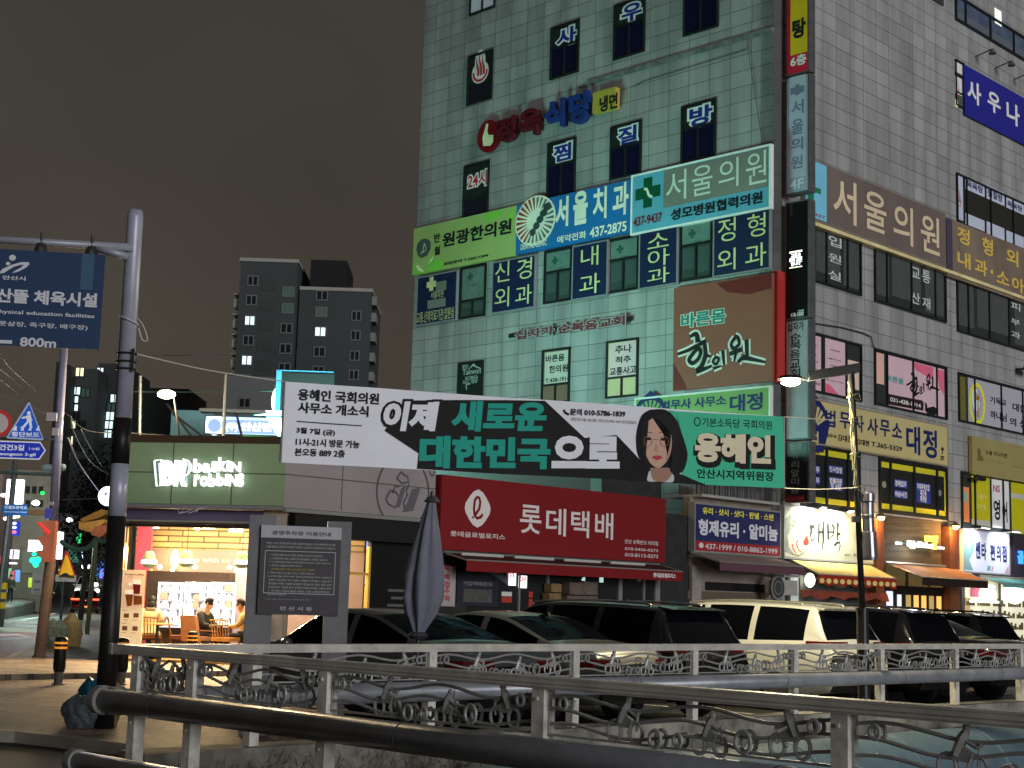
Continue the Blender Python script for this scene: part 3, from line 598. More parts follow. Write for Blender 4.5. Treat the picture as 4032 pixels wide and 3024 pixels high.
blade('grey projecting church sign with black vertical lettering, below the black one', ('B7', 300, 1412), ('D', 1722, 950), P(112, 112, 118, 2.2, dirt=.2), [
    ('lettering', BLK, lambda x_, o: x_.text(PB, '십자가', ('B7', 215, 1440), ('B7', 355, 1500), o, .03).text(PB, '순', ('B7', 238, 1530), ('B7', 330, 1585), o, .03).text(PB, '복', ('B7', 238, 1598), ('B7', 330, 1655), o, .03).text(PB, '음', ('C8', 26, 235), ('C8', 122, 300), o, .03).text(PB, '교', ('C8', 26, 320), ('C8', 122, 395), o, .03).text(PB, '회', ('C8', 28, 410), ('C8', 122, 480), o, .03))])
blade('black projecting glass shop sign with grey vertical lettering, lowest at the tower corner', ('B1', 400, 482), ('B1', 400, 962), mat((.014, .014, .016), .35), [
    ('lettering', P(104, 104, 100, 1.7), lambda x_, o: [x_.text(PB, c_2, ('B1', a, y0), ('B1', b, y1), o, .01) for c_2, a, b, y0, y1 in (('형제', 352, 448, 496, 548), ('유', 370, 430, 562, 618), ('리', 370, 430, 632, 690), ('알', 366, 432, 702, 758), ('미', 368, 430, 770, 822), ('늄', 364, 432, 838, 890))]),
    ('number_strip', P(96, 20, 26, 1.5), lambda x_, o: x_.rect(PB, ('B1', 328, 910), ('B1', 472, 952), o)), ('phone_number', P(140, 60, 60, 1.5), lambda x_, o: x_.text(PB, '437-1999', ('B1', 332, 922), ('B1', 470, 945), o+.002, .02))])
# ================================================================ right face of the tower
TAU = P(92, 82, 78, 1.9, dirt=.22, scale=.7)
sign('long dark brown clinic sign with big cream characters on the right face of the tower', PR, ('B7', 370, 40), ('B7', 1548, 965), TAU, [
    ('field', P(96, 158, 184, 2.0), lambda x_, o: x_.rect(PR, ('B7', 372, 45), ('B7', 547, 590), o)),
    ('cross', P(26, 98, 72, 2), lambda x_, o: x_.rect(PR, ('B7', 385, 150), ('B7', 438, 465), o).rect(PR, ('B7', 372, 262), ('B7', 498, 355), o+.002)),
    ('phone_number', P(120, 60, 70, 1.8), lambda x_, o: x_.text(PR, '437-9437', ('B7', 300, 455), ('B7', 535, 565), o+.002, .02)),
    ('lettering', P(176, 160, 134, 2.0), lambda x_, o: [x_.text(PR, c_, ('B7', *a), ('B7', *b), o, .012) for c_, a, b in (('서', (602, 185), (800, 625)), ('울', (862, 300), (1052, 700)), ('의', (1108, 410), (1278, 800)), ('원', (1338, 500), (1502, 880)))])], name='clinic_sign', frame=(P(120, 112, 104, 1.6), .04))
GLD = P(176, 150, 66, 2.0)
sign('brown clinic sign with rows of gold characters beside the long cream lettered sign', PR, ('B7', 1556, 545), ('B7', 2500, 1370), P(104, 92, 80, 1.9, dirt=.35, scale=.7), [
    ('end_stripe', P(60, 56, 72, 1.8), lambda x_, o: x_.rect(PR, ('B7', 1556, 548), ('B7', 1612, 1000), o)),
    ('lettering', GLD, lambda x_, o: [x_.text(PR, c_, ('B7', *a), ('B7', *b), o, .02) for c_, a, b in (('정', (1650, 618), (1755, 795)), ('형', (1858, 705), (1952, 885)), ('외', (2062, 800), (2165, 972)), ('과', (2262, 890), (2360, 1060)), ('내', (1650, 820), (1762, 995)), ('과', (1795, 885), (1905, 1055)), ('·', (1930, 985), (1952, 1030)), ('소', (1980, 985), (2088, 1130)), ('아', (2110, 1040), (2215, 1200)), ('과', (2240, 1080), (2340, 1240)))])], name='clinic_sign')
x_ = B(); u0, z0 = PR.uz('B7', 300, 520, .2); u1, z1 = PR.uz('B7', 1550, 978, .2); x_.slab(PR, u0, z1-.14, u0+17.5, z1-.02, .0, .24); mk('trim_strip', x_, P(190, 172, 128, 1.9, dirt=.3), tower)
GL2 = mat((.035, .042, .042), .2)
def glassfilm(frac=1.0): return ('film', mat(rgb(96, 102, 100, .75), .5, dirt=.2), lambda x_, o, r: [x_.slab(PR, r[0]+(r[2]-r[0])*a, r[1]+(r[3]-r[1])*c_, r[0]+(r[2]-r[0])*b, r[3]-.06, o, o+.002) for a, b, c_ in ((.02, .2, .14), (.24, .64, .2), (.70, .97, .1))])
GTX = P(150, 160, 156, 2.2)
def win3(a, b, vm, films): return window(tower, PR, ('B7', *a), ('B7', *b), vm=vm, hm=(), fw=.075, gm=GL2, films=films)
win3((330, 565), (832, 1215), (.40, .76), [glassfilm(), ('lettering', GTX, lambda x_, o, r: [x_.text(PR, c_, ('B7', *a), ('B7', *b), o, .01) for c_, a, b in (('입', (562, 692), (672, 815)), ('원', (562, 840), (670, 950)), ('실', (560, 985), (668, 1095)))])])
win3((940, 775), (1550, 1442), (.165, .5, .84), [glassfilm(), ('lettering', GTX, lambda x_, o, r: [x_.text(PR, c_, ('B7', *a), ('B7', *b), o, .01) for c_, a, b in (('교', (1260, 960), (1335, 1070)), ('통', (1352, 985), (1422, 1115)), ('산', (1260, 1170), (1335, 1290)), ('재', (1355, 1215), (1422, 1330)), ('서울의원', (1118, 1098), (1178, 1118)))])])
win3((1635, 1035), (2330, 1720), (.13, .38, .62), [glassfilm(), ('lettering', GTX, lambda x_, o, r: [x_.text(PR, c_, ('B7', *a), ('B7', *b), o, .01) for c_, a, b in (('피', (2102, 1255), (2182, 1345)), ('부', (2104, 1395), (2178, 1470)), ('과', (2104, 1500), (2182, 1580)))])])
# second floor: pink posters
PK = P(196, 166, 176, 1.5); WH2 = P(186, 182, 190, 2.1); PKD = P(178, 84, 108, 2.0)
def row(x_, k, rows, o, bold=.01): [x_.text(PR, c_, (k, *a), (k, *b), o, bold) for c_, a, b in rows]
window(tower, PR, ('C8', 150, 45), ('C8', 688, 722), vm=(.30, .72), gm=GL2, films=[
    ('poster', PK, lambda x_, o, r: x_.rect(PR, ('C8', 160, 72), ('C8', 338, 630), o).rect(PR, ('C8', 354, 118), ('C8', 550, 680), o)),
    ('poster_photo', P(190, 160, 148, 2), lambda x_, o, r: x_.rect(PR, ('C8', 565, 322), ('C8', 670, 610), o)), ('blush', PKD, lambda x_, o, r: x_.shape(PR, 'C8', [(354, 540), (400, 560), (470, 640), (500, 672), (354, 640)], o)),
    ('lettering', INK, lambda x_, o, r: row(x_, 'C8', [('진료과목', (200, 168), (275, 205)), ('추나요법', (200, 255), (272, 290)), ('목디스크', (200, 315), (285, 360)), ('허리디스크', (200, 380), (275, 415)), ('교통사고 후유증', (205, 520), (306, 568)), ('진료과목', (405, 222), (494, 258)), ('교통사고 추나', (380, 300), (506, 345)), ('비만클리닉', (400, 368), (486, 400)), ('산후 비만 다이어트', (356, 500), (530, 550))], o, .02))])
def nums(x_, o): x_.text(PR, '031-438-1914', ('C8', 962, 672), ('C8', 1248, 775), o, .02)
window(tower, PR, ('C8', 805, 215), ('C8', 1488, 888), vm=(.165, .515, .85), gm=GL2, films=[
    ('poster_photo', P(186, 148, 136, 1.9), lambda x_, o, r: x_.rect(PR, ('C8', 812, 248), ('C8', 905, 560), o)),
    ('poster', PK, lambda x_, o, r: x_.rect(PR, ('C8', 926, 275), ('C8', 1470, 870), o)),
    ('blush', PKD, lambda x_, o, r: x_.shape(PR, 'C8', [(1170, 345), (1365, 395), (1365, 520), (1290, 470), (1200, 420)], o).shape(PR, 'C8', [(1395, 410), (1465, 430), (1465, 660), (1420, 580)], o)),
    ('lettering', P(30, 120, 124, 2), lambda x_, o, r: row(x_, 'C8', [('바른몸', (928, 462), (1088, 560))], o, .03)),
    ('brush_lettering', BRUSH, lambda x_, o, r: brush(x_, PR, 'C8', 1118, 510, .62, .98, o+.003)),
    ('number_bar', mat(rgb(52, 34, 36), .5), lambda x_, o, r: x_.shape(PR, 'C8', [(932, 640), (1262, 705), (1275, 730), (1270, 800), (940, 740)], o)),
    ('phone_number', WH2, lambda x_, o, r: nums(x_, o+.002)),
    ('silhouette', BRUSH, lambda x_, o, r: x_.shape(PR, 'C8', [(1285, 790), (1320, 770), (1370, 760), (1405, 790), (1400, 830), (1360, 855), (1315, 830)], o).shape(PR, 'C8', [(1290, 720), (1305, 740), (1310, 780), (1290, 785)], o))])
cu, cz = PR.uz('C8', 1777, 733, .03)
window(tower, PR, ('C8', 1588, 438), ('C8', 2480, 1090), vm=(.16, .43, .66), gm=GL2, films=[
    ('poster', mat(rgb(205, 205, 215, .8), .5), lambda x_, o, r: x_.rect(PR, ('C8', 1686, 488), ('C8', 2440, 1060), o)),
    ('picture', P(96, 92, 40, 1.8, dirt=.5, scale=9), lambda x_, o, r: x_.rect(PR, ('C8', 1600, 475), ('C8', 1670, 900), o)),
    ('emblem_ring', P(206, 176, 40, 2.2), lambda x_, o, r: x_.ring_uz(PR, cu, cz, .62, .78, .15, o)), ('emblem_field', P(170, 182, 200, 2), lambda x_, o, r: x_.oval_uz(PR, cu-.12, cz+.12, .32, .42, o)),
    ('emblem_tree', P(150, 96, 40, 1.8), lambda x_, o, r: [x_.stroke_uz(PR, [(cu+.05, cz+.2), (cu+.05+.28*math.cos(a), cz+.2+.28*math.sin(a))], .07, o, .03) for a in (.2, .9, 1.57, 2.2, 2.9, 3.6, 5.8)]+[x_.stroke_uz(PR, [(cu+.05, cz+.2), (cu+.05, cz-.5)], .08, o)]),
    ('lettering', mat(rgb(22, 26, 56), .5), lambda x_, o, r: row(x_, 'C8', [('기독교', (1896, 662), (2048, 762)), ('하나님', (1898, 795), (2052, 905)), ('대한', (2106, 725), (2240, 830)), ('의 성회', (2080, 860), (2300, 985))], o, .02))])
eu2, ez2 = PR.uz('B1', 555, 330, .2)
CRY = P(188, 176, 124, 1.2, dirt=.08, scale=.6)
sign('long cream law office sign with navy lettering on the right face of the tower', PR, ('B1', 440, 128), ('B1', 1608, 668), CRY, [
    ('emblem', NVT, lambda x_, o: emblem(x_, PR, eu2, ez2-.05, .95, o, 0)), ('emblem_rays', CRY, lambda x_, o: emblem(x_, PR, eu2, ez2-.05, .95, o+.002, 1)),
    ('lettering', NVT, lambda x_, o: [x_.text(PR, c_, ('B1', *a), ('B1', *b), o, .025) for c_, a, b in (('법', (642, 222), (720, 370)), ('무', (752, 240), (842, 385)), ('사', (868, 262), (945, 412)), ('사', (972, 285), (1058, 435)), ('무', (1072, 300), (1152, 448)), ('소', (1168, 325), (1246, 455)), ('대', (1280, 345), (1392, 590)), ('정', (1412, 372), (1525, 620)))]),
    ('subtitle', mat(rgb(36, 34, 30), .6), lambda x_, o: [x_.text(PR, c_, ('B1', *a), ('B1', *b), o, .02) for c_, a, b in (('법무사', (646, 412), (728, 458)), ('김대건', (738, 420), (850, 490)), ('김대현', (884, 455), (988, 520)), ('T.365-5329', (1005, 478), (1248, 560)), ('2F', (1552, 590), (1582, 630)))]+[x_.stroke(PR, 'B1', [(1567, 580), (1567, 528)], .05, o), x_.stroke(PR, 'B1', [(1558, 545), (1567, 525), (1578, 548)], .05, o)])],
    name='law_office_sign', frame=(P(120, 112, 96, 1.7), .05))
YF = P(190, 184, 44, 1.3); BLS = P(36, 52, 128, 1.5)
def ywin(a, b, vm, stick):
    w_ = window(tower, PR, ('B1', *a), ('B1', *b), vm=vm, fw=.11, gm=mat((.018, .02, .022), .15), films=[
        ('yellow_band', YF, lambda x_, o, r: x_.slab(PR, r[0]+.1, r[3]-.33, r[2]-.1, r[3]-.14, o, o+.002).slab(PR, r[0]+.1, r[1]+.14, r[2]-.1, r[1]+.32, o, o+.002).slab(PR, r[2]-.2, r[1]+.14, r[2]-.1, r[3]-.14, o, o+.002).slab(PR, r[0]+.1, r[1]+.14, r[0]+.2, r[3]-.14, o, o+.002)),
        ('sticker', BLS, lambda x_, o, r: [x_.rect(PR, ('B1', *p), ('B1', *q), o) for _, p, q in stick if _ != '*']),
        ('lettering', WH2, lambda x_, o, r: [x_.text(PR, c_, ('B1', p[0]+6, p[1]+8), ('B1', q[0]-6, q[1]-8), o+.003, .02) for c_, p, q in stick if c_ != '*']),
        ('emblem', P(120, 116, 108, 1.5), lambda x_, o, r: [x_.oval(PR, ('B1', *p), ('B1', *q), o) for c_, p, q in stick if c_ == '*'])])
ywin((440, 478), (908, 1040), (.42, .79), [('경기업무', (470, 655), (598, 740)), ('소송업무', (470, 742), (598, 822)), ('민사집행', (666, 665), (778, 742)), ('법률자문\n및 상담', (668, 755), (778, 875))])
ywin((1055, 600), (1602, 1105), (.16, .5, .84), [('경매업무', (1184, 775), (1288, 852)), ('비송사건', (1186, 860), (1290, 935)), ('지역주택조합\n재건축\n재개발', (1358, 800), (1472, 975)), ('*', (1088, 790), (1122, 850)), ('*', (1532, 860), (1560, 915))])
OLV = P(150, 140, 90, 1.2, dirt=.1)
sign('olive yellow language school sign at the right end of the tower', PR, ('B1', 1800, 432), ('B1', 2500, 850), OLV, [
    ('logo', P(92, 84, 40, 1.7), lambda x_, o: x_.shape(PR, 'B1', [(1845, 535), (1868, 538), (1870, 595), (1890, 600), (1890, 636), (1845, 630)], o)),
    ('lettering', P(70, 62, 34, 1.6), lambda x_, o: [x_.text(PR, c_, ('B1', *a), ('B1', *b), o, .02) for c_, a, b in (('능률 주니어랩', (1908, 545), (2078, 612)), ('ENGLISH SCHOOL', (1912, 628), (2075, 660)), ('JUNIOR LAB', (2118, 672), (2240, 700)))])], name='school_sign')
YG = P(172, 168, 26, 1.5)
window(tower, PR, ('B1', 1706, 712), ('B1', 2480, 1345), vm=(.13, .41, .66), fw=.09, gm=GL2, films=[
    ('poster', YG, lambda x_, o, r: x_.rect(PR, ('B1', 1795, 745), ('B1', 1945, 1150), o).rect(PR, ('B1', 2108, 800), ('B1', 2440, 1240), o)),
    ('poster_base', P(150, 150, 140, 2.0), lambda x_, o, r: x_.rect(PR, ('B1', 1797, 1092), ('B1', 1945, 1152), o).rect(PR, ('B1', 2108, 885), ('B1', 2440, 975), o)),
    ('white_poster', P(188, 188, 194, 2.0), lambda x_, o, r: x_.rect(PR, ('B1', 1955, 775), ('B1', 2098, 1175), o)),
    ('orange_poster', P(196, 110, 70, 2.0), lambda x_, o, r: x_.rect(PR, ('B1', 1716, 835), ('B1', 1780, 1120), o)), ('badge', P(120, 150, 130, 1.8), lambda x_, o, r: x_.oval(PR, ('B1', 1726, 870), ('B1', 1766, 965), o)),
    ('lettering', mat(rgb(30, 30, 34), .6), lambda x_, o, r: row(x_, 'B1', [('영', (1970, 935), (2025, 1105)), ('어', (2038, 955), (2082, 1120))], o, .03)), ('red_lettering', P(150, 70, 90, 1.7), lambda x_, o, r: row(x_, 'B1', [('NS', (1968, 820), (2022, 885))], o, .02)),
    ('faint_lettering', P(190, 188, 90, 2.1), lambda x_, o, r: row(x_, 'B1', [('NS영어', (1825, 885), (1912, 945)), ('수학전문', (1825, 970), (1915, 1030))], o, .02))])
x_ = B(); p = PR.pt(*PR.uz('B1', 1790, 775), .35); x_.lathe(p-PR.u*.35, [(.06, 0), (.09, .05), (.09, .55), (.07, .75)], 12, axis=PR.u); x_.tube([p, p-PR.n*.35], .03, 6); tag(mk('security_camera', x_, mat((.02, .02, .02), .4), smooth=True), 'black security camera on the wall under the olive school sign', 'camera')
x_ = B(); p = PR.pt(*PR.uz('C8', 2140, 415), .5); x_.lathe(p-PR.u*.2, [(.13, 0), (.16, .1), (.16, .6), (.1, .7)], 12, axis=PR.u); x_.tube([p, p-PR.n*.5], .04, 6); tag(mk('floodlight', x_, mat((.03, .03, .03), .5), smooth=True), 'dark unlit floodlight between the third floor windows and the church posters', 'light')
# upper bands
window(tower, PR, ('B4', 1558, -60), ('B4', 2400, 690), vm=(.105, .37, .63, .86), fw=.1, gm=mat((.12, .14, .17), .2, em=.02, emcol=(.4, .5, .65)), films=[
    ('film', mat(rgb(120, 140, 170, .55), .4, dirt=.4, scale=1.5), lambda x_, o, r: [x_.slab(PR, r[0]+(r[2]-r[0])*a, r[1]+.45, r[0]+(r[2]-r[0])*b, r[3]-.1, o, o+.002) for a, b in ((.02, .10), (.12, .36), (.38, .62), (.64, .85), (.87, .98))]),
    ('lit_pane', emi(214, 224, 205, 1.1), lambda x_, o, r: x_.rect(PR, ('B4', 1935, 70), ('B4', 2000, 250), o))])
x_ = B(); x_.slab(PR, PR.uz('B4', 1340, 10)[0], PR.uz('B4', 1455, 60)[1]-.02, PR.uz('B4', 1450, 70)[0], 33, .0, .05); mk('window_strip', x_, mat((.05, .055, .06), .3), tower)
window(tower, PR, ('B4', 1560, 550), ('B4', 1648, 1025), vm=(), hm=(.68, .3), fw=.05, gm=mat((.10, .11, .11), .3, em=.05), films=[('poster', P(196, 192, 190, 2.1), lambda x_, o, r: x_.rect(PR, ('B4', 1563, 570), ('B4', 1632, 700), o).rect(PR, ('B4', 1563, 705), ('B4', 1630, 900), o)),
    ('spring_symbol', REDM, lambda x_, o, r: spring(x_, o, r, .19, .36, *PR.uz('B4', 1592, 838, .02), 'r', PR)), ('lit_pane', emi(220, 215, 150, .9), lambda x_, o, r: x_.rect(PR, ('B4', 1568, 925), ('B4', 1590, 1000), o))])
sign('deep blue sauna banner with huge white letters on the right face of the tower', PR, ('B4', 1652, 600), ('B4', 2400, 1450), P(28, 30, 110, 2.0), [
    ('lettering', P(196, 196, 216, 2.3), lambda x_, o: [x_.text(PR, c_, ('B4', *a), ('B4', *b), o, .03) for c_, a, b in (('사', (1678, 725), (1810, 1000)), ('우', (1868, 830), (1992, 1085)), ('나', (2045, 930), (2170, 1195)))])], depth=.06, name='sauna_banner')
for i, (x0, y0) in enumerate(((1755, 530), (1935, 640), (2110, 745))):
    x_ = B(); p = PR.pt(*PR.uz('B4', x0, y0), .0); x_.tube([p, p+PR.n*.7+V((0, 0, .15))], .025, 6); x_.lathe(p+PR.n*.7+V((0, 0, .15)), [(.05, 0), (.14, -.16), (.15, -.2)], 12, axis=(0, 0, 1)); single('sign_lamp', 'small unlit arm lamp on the wall above the blue sauna banner', 'lamp', x_, mat((.12, .12, .12), .5), 'arm lamps above the sauna banner')
NV2 = mat(rgb(30, 34, 92), .5)
su, sz = PR.uz('B7', 1668, 395, .03)
window(tower, PR, ('B7', 1634, 170), ('B7', 2460, 960), vm=(.095, .33, .56, .78), fw=.07, gm=mat((.03, .03, .026), .3), films=[
    ('film', P(150, 156, 172, 2.1), lambda x_, o, r: (x_.rect(PR, ('B7', 1640, 185), ('B7', 1700, 580), o), [x_.rect(PR, ('B7', *a), ('B7', *b), o) for a, b in (((1716, 205), (1880, 380)), ((1895, 275), (2048, 455)), ((2062, 370), (2212, 530)), ((1718, 510), (1880, 670)), ((1896, 580), (2048, 745)), ((2062, 655), (2212, 810)))])),
    ('spring_symbol', REDM, lambda x_, o, r: spring(x_, o, r, .19, .40, su, sz, 'r', PR)),
    ('lettering', NV2, lambda x_, o, r: row(x_, 'B7', [('목욕탕', (1728, 230), (1868, 352)), ('찜질방', (1904, 305), (2032, 425)), ('목욕탕', (2070, 400), (2200, 510))], o, .03))])

# ================================================================ ground floor shops of the tower
WOOD = mat(rgb(120, 72, 46), .6, dirt=.35, scale=4)
def pill(a, b, lab):
    u0, z1 = PR.uz(*a, .3); u1, _ = PR.uz(*b, .3); x_ = B(); x_.slab(PR, u0, 0, u1, z1, 0, .34); return single('wooden_pillar', lab, 'pillar', x_, WOOD, 'wooden pillars of the restaurant')
pill(('C7', 45, 330), ('C7', 163, 330), 'reddish wooden pillar lit from above, between the noodle sign and the dark restaurant front')
pill(('C7', 1118, 450), ('C7', 1255, 450), 'reddish wooden pillar lit from above, between the restaurant and the convenience store')
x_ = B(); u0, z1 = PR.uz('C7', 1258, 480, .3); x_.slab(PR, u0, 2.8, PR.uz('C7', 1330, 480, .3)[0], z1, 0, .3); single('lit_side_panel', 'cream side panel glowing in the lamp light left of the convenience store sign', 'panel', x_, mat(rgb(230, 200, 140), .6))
# noodle shop
FAD = mat(rgb(216, 220, 190, .9), .5, dirt=.18, scale=1.2)
t = sign('flood lit white noodle shop sign with dark brush letters and a bowl of noodles', PR, ('C6', 180, 185), ('C6', 1742, 1185), FAD, [
    ('bowl_photo', mat(rgb(150, 158, 140), .6, dirt=.5, scale=4), lambda x_, o: x_.shape(PR, 'C6', [(182, 420), (300, 300), (420, 330), (520, 560), (600, 760), (590, 900), (500, 1030), (400, 1075), (182, 1050)], o)),
    ('noodles', mat(rgb(226, 218, 190), .6, dirt=.3, scale=9), lambda x_, o: (x_.shape(PR, 'C6', [(230, 700), (330, 560), (450, 540), (560, 700), (600, 830), (560, 950), (430, 1040), (330, 1020), (250, 900)], o), x_.shape(PR, 'C6', [(182, 990), (300, 1040), (420, 1072), (300, 1068), (182, 1055)], o))),
    ('garnish', mat(rgb(96, 130, 92), .6), lambda x_, o: [x_.oval(PR, ('C6', a, b), ('C6', a+c_, b+c_), o) for a, b, c_ in ((310, 420, 70), (380, 380, 60), (290, 500, 50), (400, 280, 60), (350, 610, 28), (480, 630, 26))]),
    ('chili', mat(rgb(190, 66, 48), .5), lambda x_, o: (x_.shape(PR, 'C6', [(500, 800), (560, 690), (600, 820), (580, 870), (510, 870)], o), x_.stroke(PR, 'C6', [(400, 780), (380, 850), (420, 950), (470, 1000)], .07, o, .03), x_.stroke(PR, 'C6', [(310, 850), (320, 930), (380, 1010)], .07, o, .03), x_.stroke(PR, 'C6', [(540, 600), (565, 680)], .06, o, .03))),
    ('brush_lettering', mat(rgb(26, 46, 46), .5), lambda x_, o: (x_.stroke(PR, 'C6', [(615, 550), (700, 545)], .14, o, .09), x_.stroke(PR, 'C6', [(650, 560), (632, 700), (645, 800), (715, 735)], .10, o, .03), x_.stroke(PR, 'C6', [(775, 490), (770, 840)], .12, o, .06), x_.stroke(PR, 'C6', [(855, 450), (850, 800), (830, 955)], .12, o, .03), x_.stroke(PR, 'C6', [(775, 645), (850, 640)], .07, o),
        x_.stroke(PR, 'C6', [(930, 490), (940, 765)], .11, o, .08), x_.stroke(PR, 'C6', [(1000, 510), (1045, 570), (1020, 690), (960, 765)], .11, o, .04), x_.stroke(PR, 'C6', [(935, 640), (1030, 640)], .06, o), x_.stroke(PR, 'C6', [(1105, 475), (1095, 790)], .14, o, .06), x_.stroke(PR, 'C6', [(1095, 670), (1152, 675)], .08, o), x_.stroke(PR, 'C6', [(1045, 880), (1085, 825), (1140, 820), (1145, 880), (1115, 995)], .09, o, .03))),
    ('small_print', mat(rgb(84, 92, 84), .6), lambda x_, o: [x_.text(PR, c_, ('C6', *a), ('C6', *b), o, .01) for c_, a, b in (('영업문의', (1218, 1018), (1330, 1065)), ('418-6264', (1370, 1005), (1690, 1095)))])], depth=.2, name='noodle_shop_sign', frame=(mat((.35, .35, .33), .5), .05))
for x0, y0 in ((850, 240), (1330, 300)):
    p = PR.pt(*PR.uz('C6', x0, y0, .9), .9); h = thing('sign_floodlight', 'small floodlight on an arm shining down on the white noodle sign', 'light', p, 'floodlights over the noodle sign')
    x_ = B(); x_.para(p-PR.u*.16-PR.n*.05, PR.u*.32, PR.n*.12+V((0, 0, .07)), V((0, 0, .06))); x_.tube([p, p-PR.n*.7+V((0, 0, .12))], .02, 6); mk('body', x_, mat((.05, .05, .06), .4), h)
    x_ = B(); x_.para(p-PR.u*.14-PR.n*.06+V((0, 0, -.012)), PR.u*.28, PR.n*.1+V((0, 0, .06)), V((0, 0, .01))); mk('lens', x_, emi(255, 255, 240, 6), h)
    lamp('glow', 'SPOT', p-V((0, 0, .05)), 240, (1, .97, .86), h, .06, 130, p-PR.n*1.0-V((0, 0, .75)), .6)
def awning(name, lab, k, pl, tl, tr, out, drop, val, m, vm, scallop=None, vtext=None, grp=None, o0=.25):
    """Sloping awning cloth from the wall edge tl-tr, reaching out and down, with a valance."""
    u0, z0 = pl.uz(*tl, o0); u1, z1 = pl.uz(*tr, o0); z0 = (z0+z1)/2
    t = thing(name, lab, 'awning', pl.pt((u0+u1)/2, z0-drop-val, o0), grp)
    x_ = B(); n = 14
    for i in range(n):
        a = u0+(u1-u0)*i/n; b = u0+(u1-u0)*(i+1)/n; s0 = .025*math.sin(i*1.9)*min(1, i); s1 = .025*math.sin((i+1)*1.9)
        x_.poly([pl.pt(a, z0, o0), pl.pt(a+(.0), z0-drop, o0+out), pl.pt(b, z0-drop, o0+out), pl.pt(b, z0, o0)][::1])
        x_.poly([pl.pt(b, z0-.03, o0), pl.pt(b, z0-drop-.03, o0+out), pl.pt(a, z0-drop-.03, o0+out), pl.pt(a, z0-.03, o0)])
    x_.poly([pl.pt(u0, z0, o0), pl.pt(u0, z0-.03, o0), pl.pt(u0, z0-drop-.03, o0+out), pl.pt(u0, z0-drop, o0+out)])
    x_.poly([pl.pt(u1, z0, o0), pl.pt(u1, z0-.03, o0), pl.pt(u1, z0-drop-.03, o0+out), pl.pt(u1, z0-drop, o0+out)])
    mk('cloth', x_, m, t)
    x_ = B(); N = 40
    for i in range(N):
        a = u0+(u1-u0)*i/N; b = u0+(u1-u0)*(i+1)/N
        w_ = [(.04*math.sin(6*math.pi*j/N*2) if scallop else 0) for j in (i, i+1)]
        x_.prism([pl.pt(a, z0-drop+.01, o0+out), pl.pt(a, z0-drop-val+w_[0], o0+out), pl.pt(b, z0-drop-val+w_[1], o0+out), pl.pt(b, z0-drop+.01, o0+out)], pl.n*.012)
    mk('valance', x_, vm, t)
    x_ = B(); x_.tube([pl.pt(u0, z0, o0), pl.pt(u0, z0-drop, o0+out), pl.pt(u1, z0-drop, o0+out), pl.pt(u1, z0, o0)], .022, 6); x_.tube([pl.pt(u0, z0+.05, o0-.1), pl.pt(u1, z0+.05, o0-.1)], .05, 8); mk('frame', x_, mat((.4, .4, .38), .4, metal=.6), t)
    if scallop:
        x_ = B()
        for i in range(12): x_.oval_uz(pl, u0+(u1-u0)*(i+.5)/12, z0-drop-val*.62, (u1-u0)/12*.36, val*.26, o0+out+.016, 14)
        mk('valance_print', x_, scallop, t)
    if vtext: x_ = B(); vtext(x_, u0, u1, z0-drop, o0+out+.016); mk('lettering', x_, WHT, t)
    return t, (u0, u1, z0)
YA = mat(rgb(238, 214, 130, .95), .7, dirt=.12)
awning('awning', 'pale yellow awning with a red scalloped valance under the noodle sign', 'C6', PR, ('C6', 290, 1120), ('C6', 1660, 1230), .95, .42, .30, YA, mat(rgb(150, 44, 24), .7), scallop=mat(rgb(236, 206, 130), .7))
def shopfront(lab, pl, ua, ub, ztop, items, m, o=0.0, name='noodle_shop'):
    t = thing(name, lab, 'shop', pl.pt((ua+ub)/2, 0, 0)); x_ = B(); x_.slab(pl, ua, 0, ub, ztop, -.25+o, o); mk('wall', x_, m, t)
    for pn, mm, fn in items: x_ = B(); fn(x_); mk(pn, x_, mm, t)
    return t
U = lambda k, x, y, o=0.0: PR.uz(k, x, y, o)[0]
Zf = lambda k, x, y, o=0.0: PR.uz(k, x, y, o)[1]
ua, ub = U('C6', 180, 1600), U('C6', 1745, 1600)
shopfront('noodle shop front with dark steamed glass and a bright doorway', PR, ua, ub, 3.6, [
    ('window', mat((.10, .12, .12), .15), lambda x_: x_.slab(PR, U('C6', 460, 1500), 1.65, U('C6', 925, 1500), 2.62, .0, .03).slab(PR, U('C6', 960, 1500), 1.65, U('C6', 1390, 1500), 2.62, .0, .03)),
    ('door', mat((.5, .55, .55), .4, em=.35, emcol=(.75, .85, .85)), lambda x_: x_.slab(PR, U('C6', 240, 1500), .1, U('C6', 405, 1500), 2.7, .0, .03)),
    ('mullion', mat((.16, .16, .15), .4), lambda x_: x_.slab(PR, U('C6', 925, 1500), 0, U('C6', 960, 1500), 2.7, .0, .06).slab(PR, U('C6', 405, 1500), 0, U('C6', 460, 1500), 2.7, .0, .08).slab(PR, U('C6', 200, 1500), 0, U('C6', 240, 1500), 2.7, .0, .08)),
    ('lit_panel', emi(200, 220, 225, .9), lambda x_: [x_.slab(PR, ua+.55+.62*i, .75, ua+.98+.62*i, 1.25, .02, .05) for i in range(8)]),
    ('lettering', mat(rgb(190, 170, 150), .5), lambda x_: x_.text(PR, '숯불막창', ('C6', 680, 1430), ('C6', 800, 1480), .04, .01))], mat(rgb(96, 84, 74), .7, dirt=.4))
